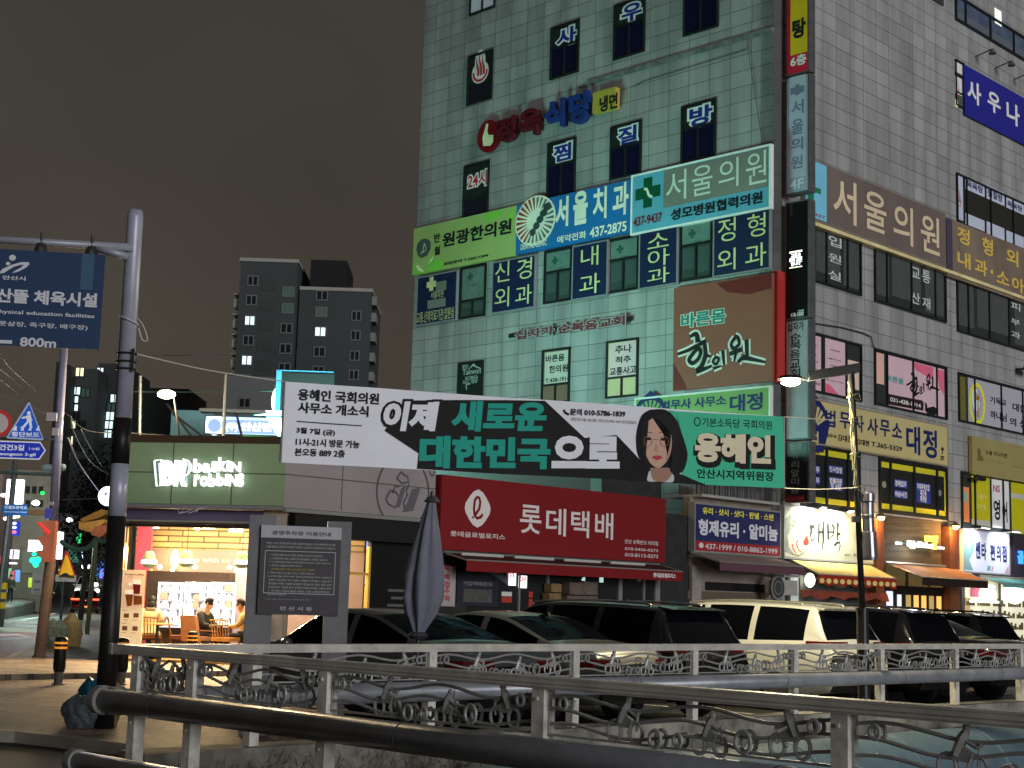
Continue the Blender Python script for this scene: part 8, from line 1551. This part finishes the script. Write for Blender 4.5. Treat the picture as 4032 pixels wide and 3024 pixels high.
glow('long glowing white vertical sign just right of the orange signal hoods', (955, 890), (1085, 1390), 60, emi(240, 245, 255, 1.7), [('lettering', MK, lambda x_, o: [x_.oval(fpl(60), ('C1', 985, y), ('C1', 1040, y+45), o) for y in (940, 1090)])])
glow('white glowing doorway frame at the left edge of the street', (122, 1445), (280, 1480), 80, emi(240, 245, 255, 1.7))
glow('narrow bluish lit vertical sign far down the street', (1480, 1260), (1530, 1420), 112, emi(170, 190, 255, 1.8))
glow('narrow green glowing vertical sign far down the street', (1400, 920), (1450, 1100), 115, emi(40, 200, 110, .9))
for i, (x0, y0, r_, Y, lab) in enumerate(((650, 370, .45, 100, 'bright white lamp on the brownish building front'), (1262, 675, .42, 112, 'small bright white lamp over the far street'), (1555, 1520, .5, 105, 'small warm lamp low beside the far dark bushes'), (110, 655, .2, 70, 'small white bulb left of the blue school arrow sign'), (240, 625, .2, 70, 'small white bulb under the blue school arrow sign'), (310, 610, .2, 70, 'small white bulb at the right end of the blue school arrow sign'), (60, 230, .2, 68, 'small warm bulb at the far left edge'), (1735, 1850, .3, 100, 'small bluish lamp low behind the white car'))):
    c = at_depth('C1', x0, y0, Y); x_ = B(); x_.ball(c, r_*.6, .2, r_*.42, 10, 8); single('shop_lamp', lab, 'lamp', x_, emi(255, 250, 235, 5), 'small lamps along the side street', smooth=True)
for i, (x0, y0) in enumerate(((590, 1410), (690, 1400), (650, 1485), (620, 1300), (770, 190))):
    c = at_depth('C1', x0, y0, 96); x_ = B(); x_.ball(c, .2 if i < 3 else .15, .15, .19 if i < 3 else .12, 10, 8); single('green_light', ('green signal light in the cluster left of the orange hoods' if i < 4 else 'green signal light high on the brownish building'), 'signal', x_, emi(30, 230, 150, 2.6) if i < 4 else emi(30, 220, 90, 2), 'green lights along the side street' if i < 4 else None, smooth=True)
pl = fpl(58); t = thing('school_sign', 'blue arrow road sign with pale lettering pointing left at the left edge', 'sign', pl.pt(*pl.uz('C1', 280, 600))); x_ = B(); x_.shape(pl, 'C1', [(15, 480), (80, 395), (502, 395), (495, 605), (75, 600)], .05, 0); mk('panel', x_, mat(rgb(28, 80, 140), .5, em=.14), t); x_ = B(); x_.text(pl, '반월초등학교', ('C1', 85, 415), ('C1', 485, 490), .06, .03).text(pl, 'Banwol Primary School', ('C1', 80, 512), ('C1', 482, 560), .06, .02); mk('lettering', x_, mat(rgb(180, 195, 215), .5, em=.15), t)
x_ = B(); x_.tube([pl.pt(*pl.uz('C1', 150, 600)), V((*pl.pt(*pl.uz('C1', 60, 600)).xy, 0))], .07, 8); mk('post', x_, mat((.05, .06, .06), .5), t)
pl = fpl(52); c = pl.uz('C1', 1962, 248); t = thing('round_sign', 'round glowing white sign with a black logo beside the thick pole', 'sign', pl.pt(*c)); x_ = B(); x_.prism([pl.pt(c[0]+.335*math.cos(a*math.pi/16), c[1]+.335*math.sin(a*math.pi/16), -.1) for a in range(32)], pl.n*.15); mk('disc', x_, emi(225, 238, 255, 3.4), t, smooth=False)
x_ = B(); x_.shape(pl, 'C1', [(1880, 205), (1950, 165), (1940, 220), (1900, 230)], .06).shape(pl, 'C1', [(1885, 320), (1900, 345), (1960, 280), (1935, 290)], .06).shape(pl, 'C1', [(1985, 240), (2060, 200), (2040, 300), (1990, 290)], .06); mk('logo', x_, mat((.02, .03, .06), .5), t)
for k_, x0, y0, Y_, pw_, c_ in (('C1', 610, 1150, 86, 900, (.85, 1, .92)), ('C1', 1020, 1100, 57, 420, (.9, .95, 1)), ('C1', 1262, 640, 108, 1500, (.9, 1, .85)), ('C1', 250, 200, 63, 700, (.9, .93, 1)), ('C1', 640, 1400, 93, 400, (.3, 1, .7)), ('C1', 650, 400, 99, 500, (1, .95, .8))):
    lamp('sign_light', 'POINT', at_depth(k_, x0, y0, Y_), pw_*1.2, c_, None, .5)
# cloth awning, net, net pole
pl = fpl(42); t = thing('rolled_awning', 'folded tan and pink cloth awning sticking out behind the thick pole', 'awning', pl.pt(*pl.uz('C1', 1700, 980)))
x_ = B(); x_.prism([pl.pt(*pl.uz('C1', *q), 0) for q in ((1450, 665), (1840, 485), (1905, 510), (1905, 580), (1800, 640), (1500, 720))][::-1], V((0, 1.2, .0))); mk('roll', x_, mat(rgb(170, 132, 72), .8, dirt=.3), t)
x_ = B(); x_.prism([pl.pt(*pl.uz('C1', *q), -.05) for q in ((1425, 700), (1495, 720), (1875, 665), (1880, 720), (1660, 910), (1420, 840))][::-1], V((0, 1.0, 0))); mk('cloth', x_, mat(rgb(225, 180, 110), .8, dirt=.25), t)
x_ = B(); x_.prism([pl.pt(*pl.uz('C1', *q), .04) for q in ((1660, 910), (1730, 800), (1945, 770), (1945, 900), (1815, 1000), (1660, 950))][::-1], V((0, .8, 0))); mk('cloth', x_, mat(rgb(205, 130, 110), .8, dirt=.25), t)
x_ = B(); x_.tube(cr([at_depth('C1', *q, 55) for q in ((1100, 1060), (1200, 1140), (1380, 1210), (1560, 1195), (1680, 1110), (1745, 1030), (1860, 1070), (1930, 1040))]), .09, 6); x_.tube(cr([at_depth('C1', *q, 55) for q in ((1100, 1090), (1250, 1180), (1400, 1225), (1580, 1190), (1745, 1040))]), .05, 6); single('rolled_net', 'sagging green rolled net hung across the street behind the thick pole', 'net', x_, mat((.10, .22, .16), .8))
x_ = B(); q0 = at_depth('C1', 1745, 1040, 55); x_.tube([q0, V((q0.x-.1, 55, 0))], .09, 8); single('net_pole', 'pale greenish pole holding the rolled net', 'pole', x_, mat(rgb(120, 136, 104), .6))
# striped pole at the edge, street furniture
x_ = B(); p = on_ground('C2', 20, 700); p.y = 62; p = at_depth('C2', 25, 760, 62); p.z = 0; q = at_depth('C1', 190, 560, 62); x_.tube([p, q, q+(q-p)*.5], [.15, .12, .10], 14); t2 = tag(mk('utility_pole', x_, mat((.09, .10, .09), .7, dirt=.3), origin=p, smooth=True), 'dark utility pole with yellow stripes at the left edge', 'pole')
x_ = B()
for i in range(3): x_.lathe(p.lerp(q, .16+.085*i), [(.152, 0), (.151, .26)], 14, axis=q-p)
mk('yellow_stripe', x_, mat(rgb(190, 165, 30), .6, em=.05), t2)
pl = fpl(86); sign('pale upright advertising stand on the far pavement', pl, ('C2', 592, 165), ('C2', 765, 548), mat(rgb(160, 158, 150), .6, em=.10), [('print', mat(rgb(110, 124, 150), .6), lambda x_, o: (x_.oval(pl, ('C2', 620, 300), ('C2', 740, 345), o), x_.rect(pl, ('C2', 615, 450), ('C2', 725, 485), o), x_.rect(pl, ('C2', 615, 515), ('C2', 725, 528), o)))], depth=.2, off=0, name='advertising_stand')
pl = fpl(95)
for a, b, m_, lab in (((100, 80), (175, 330), mat(rgb(150, 190, 160), .5, em=.2), 'greenish lit shop panel at the far left'), ((180, 130), (265, 420), mat(rgb(210, 70, 90), .5, em=.3, emcol=(.8, .15, .2)), 'red lit shop panel at the far left'), ((268, 110), (345, 330), mat(rgb(110, 130, 220), .5, em=.3, emcol=(.3, .4, .9)), 'blue lit shop panel at the far left'), ((92, 235), (150, 520), mat(rgb(190, 120, 200), .5, em=.3, emcol=(.65, .3, .75)), 'violet lit shop panel at the far left'), ((520, 250), (570, 430), mat(rgb(200, 175, 60), .5, em=.15), 'narrow yellow panel beside the advertising stand')):
    sign(lab, pl, ('C2', *a), ('C2', *b), m_, [], depth=.15, off=0, name='lit_poster', group='lit shop panels at the far left')
b = B(); q = [at_depth('C2', *c_) for c_ in ((-300, 860, 72), (380, 760, 92), (780, 640, 112), (1010, 560, 126), (700, 520, 130), (-300, 560, 118))]
b.prism([v for v in q], (0, 0, -1.2)); struct('far_pavement', b, mat((.16, .15, .15), .8, dirt=.4))
# trees down the street: twiggy dark crowns
def tree(lab, c, h, r_, seed, n=1500, col=(.005, .006, .004)):
    rn = random.Random(seed); t = thing('street_tree', lab, 'tree', c, 'dark trees along the side street'); x_ = B(); tips = []
    x_.tube([c, c+V((.1, 0, h*.35)), c+V((0, 0, h*.6))], [.16, .12, .07], 8)
    for i in range(9):
        a = rn.uniform(0, 6.28); s = c+V((0, 0, h*rn.uniform(.3, .55))); e = c+V((r_*rn.uniform(.4, .9)*math.cos(a), r_*.8*math.sin(a), h*rn.uniform(.55, .95))); x_.tube(cr([s, s.lerp(e, .5)+V((0, 0, .2)), e], 3), [.06]*4+[.04]*2+[.02], 5); tips.append(e)
    mk('trunk', x_, mat((.03, .025, .02), .9), t); x_ = B()
    for i in range(n):
        e = rn.choice(tips); p = e+V((rn.gauss(0, r_*.28), rn.gauss(0, r_*.28), rn.gauss(0, h*.11))); d = V((rn.uniform(-1, 1), rn.uniform(-1, 1), rn.uniform(-1, 1))).normalized()*.13; s = d.cross(V((rn.random(), rn.random(), 1))).normalized()*.06; x_.poly([p-s, p+d, p+s, p-d])
    mk('crown', x_, mat(col, 1.0, spec=0.0), t)
tree('dark leafy tree mass behind the cables between the two sign poles', at_depth('A2', 700, 900, 80)-V((0, 0, at_depth('A2', 700, 900, 80).z)), 8.0, 1.5, 4, 2600)
tree('small dark bush tree low beside the white car', at_depth('C2', 1570, 300, 110)-V((0, 0, at_depth('C2', 1570, 300, 110).z)), 5.2, 1.9, 6, 900)

# ================================================================ people
TS = bpy.data.scenes.new('figure_workshop')
def skin(pts, edges, rad, root=0, sub=1):
    """Grow one continuous surface round a skeleton; returns a builder."""
    me = bpy.data.meshes.new('figure'); me.from_pydata([tuple(p) for p in pts], edges, []); o = bpy.data.objects.new('figure', me); COL.objects.link(o)
    m = o.modifiers.new('skin', 'SKIN'); m.branch_smoothing = .6
    for i, v in enumerate(me.skin_vertices[0].data):
        r_ = rad[i]; v.radius = r_ if isinstance(r_, tuple) else (r_, r_); v.use_root = (i == root)
    if sub: s_ = o.modifiers.new('sub', 'SUBSURF'); s_.levels = sub; s_.render_levels = sub
    COL.objects.unlink(o); TS.collection.objects.link(o)
    with bpy.context.temp_override(scene=TS, view_layer=TS.view_layers[0]):
        dg = bpy.context.evaluated_depsgraph_get(); ev = o.evaluated_get(dg); mm = ev.to_mesh(); b = B(); b.v = [v.co.copy() for v in mm.vertices]; b.f = [tuple(p.vertices) for p in mm.polygons]
    ev.to_mesh_clear(); bpy.data.objects.remove(o); bpy.data.meshes.remove(me); return b
SKN = mat(rgb(214, 160, 128), .6); HAIR = mat((.012, .010, .009), .5)
def person(lab, loc, rz, J, cloth_up, cloth_dn, hair='short', shoes=mat((.03, .03, .03), .6), bulk=1.0, hood=None):
    """J: joints in the local frame, person faces -y. Body is one skin; clothes and hair are children."""
    t = thing('person', lab, 'person', loc, None, rz); N = list(J); P_ = [V(J[n]) for n in N]; ix = {n: i for i, n in enumerate(N)}
    E_ = [('hip', 'waist'), ('waist', 'chest'), ('chest', 'neck'), ('neck', 'chin'), ('chin', 'crown')]
    for s in 'lr': E_ += [('chest', s+'sho'), (s+'sho', s+'elb'), (s+'elb', s+'wri'), (s+'wri', s+'hand'), ('hip', s+'hip'), (s+'hip', s+'kne'), (s+'kne', s+'ank'), (s+'ank', s+'toe')]
    R_ = dict(hip=(.13, .11), waist=(.125, .10), chest=(.15, .11), neck=.052, chin=(.078, .085), crown=(.085, .095), sho=.062, elb=.042, wri=.030, hand=.034, kne=.058, ank=.04, toe=.035)
    rr = [R_['hipj'] if False else (.085 if n[1:] == 'hip' and n[0] in 'lr' else R_.get(n, R_.get(n[1:], .05))) for n in N]
    b = skin(P_, [(ix[a], ix[c]) for a, c in E_], rr, ix['hip'], 1); body = mk('body', b, SKN, t, smooth=True, local=True)
    def sub(names, edges, radii, nm, m):
        k = {n: i for i, n in enumerate(names)}; bb = skin([V(J[n]) for n in names], [(k[a], k[c]) for a, c in edges], radii, 0, 1); return mk(nm, bb, m, t, smooth=True, local=True)
    sub(['waist', 'chest', 'lsho', 'rsho', 'lelb', 'relb', 'lwri', 'rwri', 'hip'], [('waist', 'chest'), ('waist', 'hip'), ('chest', 'lsho'), ('chest', 'rsho'), ('lsho', 'lelb'), ('rsho', 'relb'), ('lelb', 'lwri'), ('relb', 'rwri')], [(.165*bulk, .14*bulk), (.185*bulk, .145*bulk), .092*bulk, .092*bulk, .068*bulk, .068*bulk, .05*bulk, .05*bulk, (.165*bulk, .145*bulk)], 'jacket', cloth_up)
    sub(['hip', 'lhip', 'rhip', 'lkne', 'rkne', 'lank', 'rank'], [('hip', 'lhip'), ('hip', 'rhip'), ('lhip', 'lkne'), ('rhip', 'rkne'), ('lkne', 'lank'), ('rkne', 'rank')], [(.15, .13), .10, .10, .078, .078, .058, .058], 'trousers', cloth_dn)
    for s in 'lr': k = V(J[s+'ank']); q = V(J[s+'toe']); mk('shoe', skin([k-V((0, 0, .02)), k.lerp(q, .5), q], [(0, 1), (1, 2)], [.052, .05, .042], 0, 1), shoes, t, smooth=True, local=True)
    c = V(J['chin']); h = V(J['crown']); up = (h-c).normalized(); fw = V(J.get('face', (0, -1, 0))) if 'face' in J else V((0, -1, 0))
    x_ = B(); mid = c.lerp(h, .5)
    for j in range(9):
        f_ = j/8
        for q in range(16):
            g_ = 2*math.pi*q/16; el = -.35+f_*(math.pi/2+.35); d = V((math.cos(g_)*math.cos(el)*.100, math.sin(g_)*math.cos(el)*.112, math.sin(el)*.125+.045))
            if math.sin(g_) < -.35 and el < .45: d *= .72      # leaves the face open at -y
            x_.v.append(mid+d)
    for j in range(8):
        for q in range(16): z_ = (q+1) % 16; x_.f.append((j*16+q, j*16+z_, (j+1)*16+z_, (j+1)*16+q))
    mk('hair', x_, HAIR, t, smooth=True, local=True)
    if hair == 'long': mk('hair', skin([h+V((0, .03, .02)), c+V((0, .085, .02)), c+V((0, .10, -.16))], [(0, 1), (1, 2)], [(.10, .09), (.10, .07), (.08, .05)], 0, 1), HAIR, t, smooth=True, local=True)
    if hood: mk('hood', skin([c+V((-.12, .08, -.10)), c+V((0, .14, -.12)), c+V((.12, .08, -.10))], [(0, 1), (1, 2)], [.075, .085, .075], 1, 1), hood, t, smooth=True, local=True)
    x_ = B(); x_.ball(c+V((0, -.098, .055)), .014, .022, .022, 8, 6); mk('nose', x_, SKN, t, smooth=True, local=True)
    x_ = B(); x_.ball(c+V((-.034, -.086, .08)), .012, .008, .007, 8, 6); x_.ball(c+V((.034, -.086, .08)), .012, .008, .007, 8, 6); mk('eyes', x_, mat((.02, .015, .012), .3), t, local=True)
    x_ = B(); x_.ball(c+V((0, -.088, .015)), .024, .008, .007, 8, 6); mk('mouth', x_, mat(rgb(160, 84, 80), .5), t, local=True)
    for s in (-1, 1): x_ = B(); x_.ball(c+V((s*.092, .005, .065)), .014, .022, .034, 8, 6); mk('ear', x_, SKN, t, smooth=True, local=True)
    return t
def stand(w_=0.0, step=.12): return dict(hip=(0, 0, .92), waist=(0, 0, 1.08), chest=(0, 0, 1.33), neck=(0, .0, 1.46), chin=(0, -.015, 1.53), crown=(0, -.01, 1.63), lsho=(-.17, 0, 1.38), rsho=(.17, 0, 1.38), lelb=(-.22, .04, 1.10), relb=(.22, .04, 1.10), lwri=(-.21, -.06, .88), rwri=(.21, -.06, .88), lhand=(-.2, -.08, .79), rhand=(.2, -.08, .79),
    lhip=(-.09, 0, .88), rhip=(.09, 0, .88), lkne=(-.095, -step*.7, .48), rkne=(.095, step*.35, .48), lank=(-.1, -step, .08), rank=(.1, step*1.3, .08), ltoe=(-.1, -step-.14, .03), rtoe=(.1, step*1.3-.14, .03))
def sit(lean=0.0): return dict(hip=(0, .05, .52), waist=(0, .06-lean*.2, .68), chest=(0, .04-lean*.6, .93), neck=(0, .01-lean*.8, 1.06), chin=(0, -.02-lean, 1.13), crown=(0, -.02-lean, 1.23), lsho=(-.17, .03-lean*.6, .98), rsho=(.17, .03-lean*.6, .98), lelb=(-.23, -.05-lean*.6, .74), relb=(.23, -.05-lean*.6, .74), lwri=(-.16, -.26-lean*.4, .72), rwri=(.16, -.26-lean*.4, .72), lhand=(-.11, -.33-lean*.4, .72), rhand=(.11, -.33-lean*.4, .72),
    lhip=(-.09, .02, .50), rhip=(.09, .02, .50), lkne=(-.11, -.42, .50), rkne=(.11, -.42, .50), lank=(-.11, -.40, .08), rank=(.11, -.38, .08), ltoe=(-.11, -.54, .03), rtoe=(.11, -.52, .03))
BLJ = mat((.022, .024, .022), .6, bump=.3); CRJ = mat(rgb(222, 200, 150), .7, dirt=.12, scale=5, bump=.5); DJ = mat((.035, .038, .05), .8)
person('seated person in a cream puffer jacket seen from behind in the shop window', gpos('C4', 600, 1000, -1.25), RZ+math.pi+.15, sit(.06), CRJ, DJ, 'long', bulk=1.35, hood=mat(rgb(120, 112, 92), .8))
person('seated person with short dark hair in a dark jacket facing right in the shop window', gpos('C4', 1400, 1000, -1.35), RZ+1.35, sit(.16), BLJ, DJ, bulk=1.12)
person('seated person in a tan top facing left at the shop window right edge', gpos('C4', 2070, 1000, -1.3), RZ-1.35, sit(.10), mat(rgb(214, 178, 110), .7), DJ)
chair(gpos('C4', 600, 1000, -1.22), RZ+math.pi+.15, mat(rgb(120, 76, 40), .6), 'wooden chair under the person in the cream puffer jacket')
pf = at_depth('C2', 175, 712, 92); person('distant person in a dark olive coat standing on the far left pavement', pf, .35, stand(step=.05), mat((.045, .05, .035), .8), mat((.02, .02, .025), .8), bulk=1.2)
pf = at_depth('C2', 1045, 545, 96); person('distant person in dark clothes walking behind the speed hump sign', pf, 2.2, stand(step=.2), mat((.015, .015, .016), .8), mat((.012, .012, .013), .8), shoes=mat(rgb(190, 160, 120), .6))
bpy.data.scenes.remove(TS)
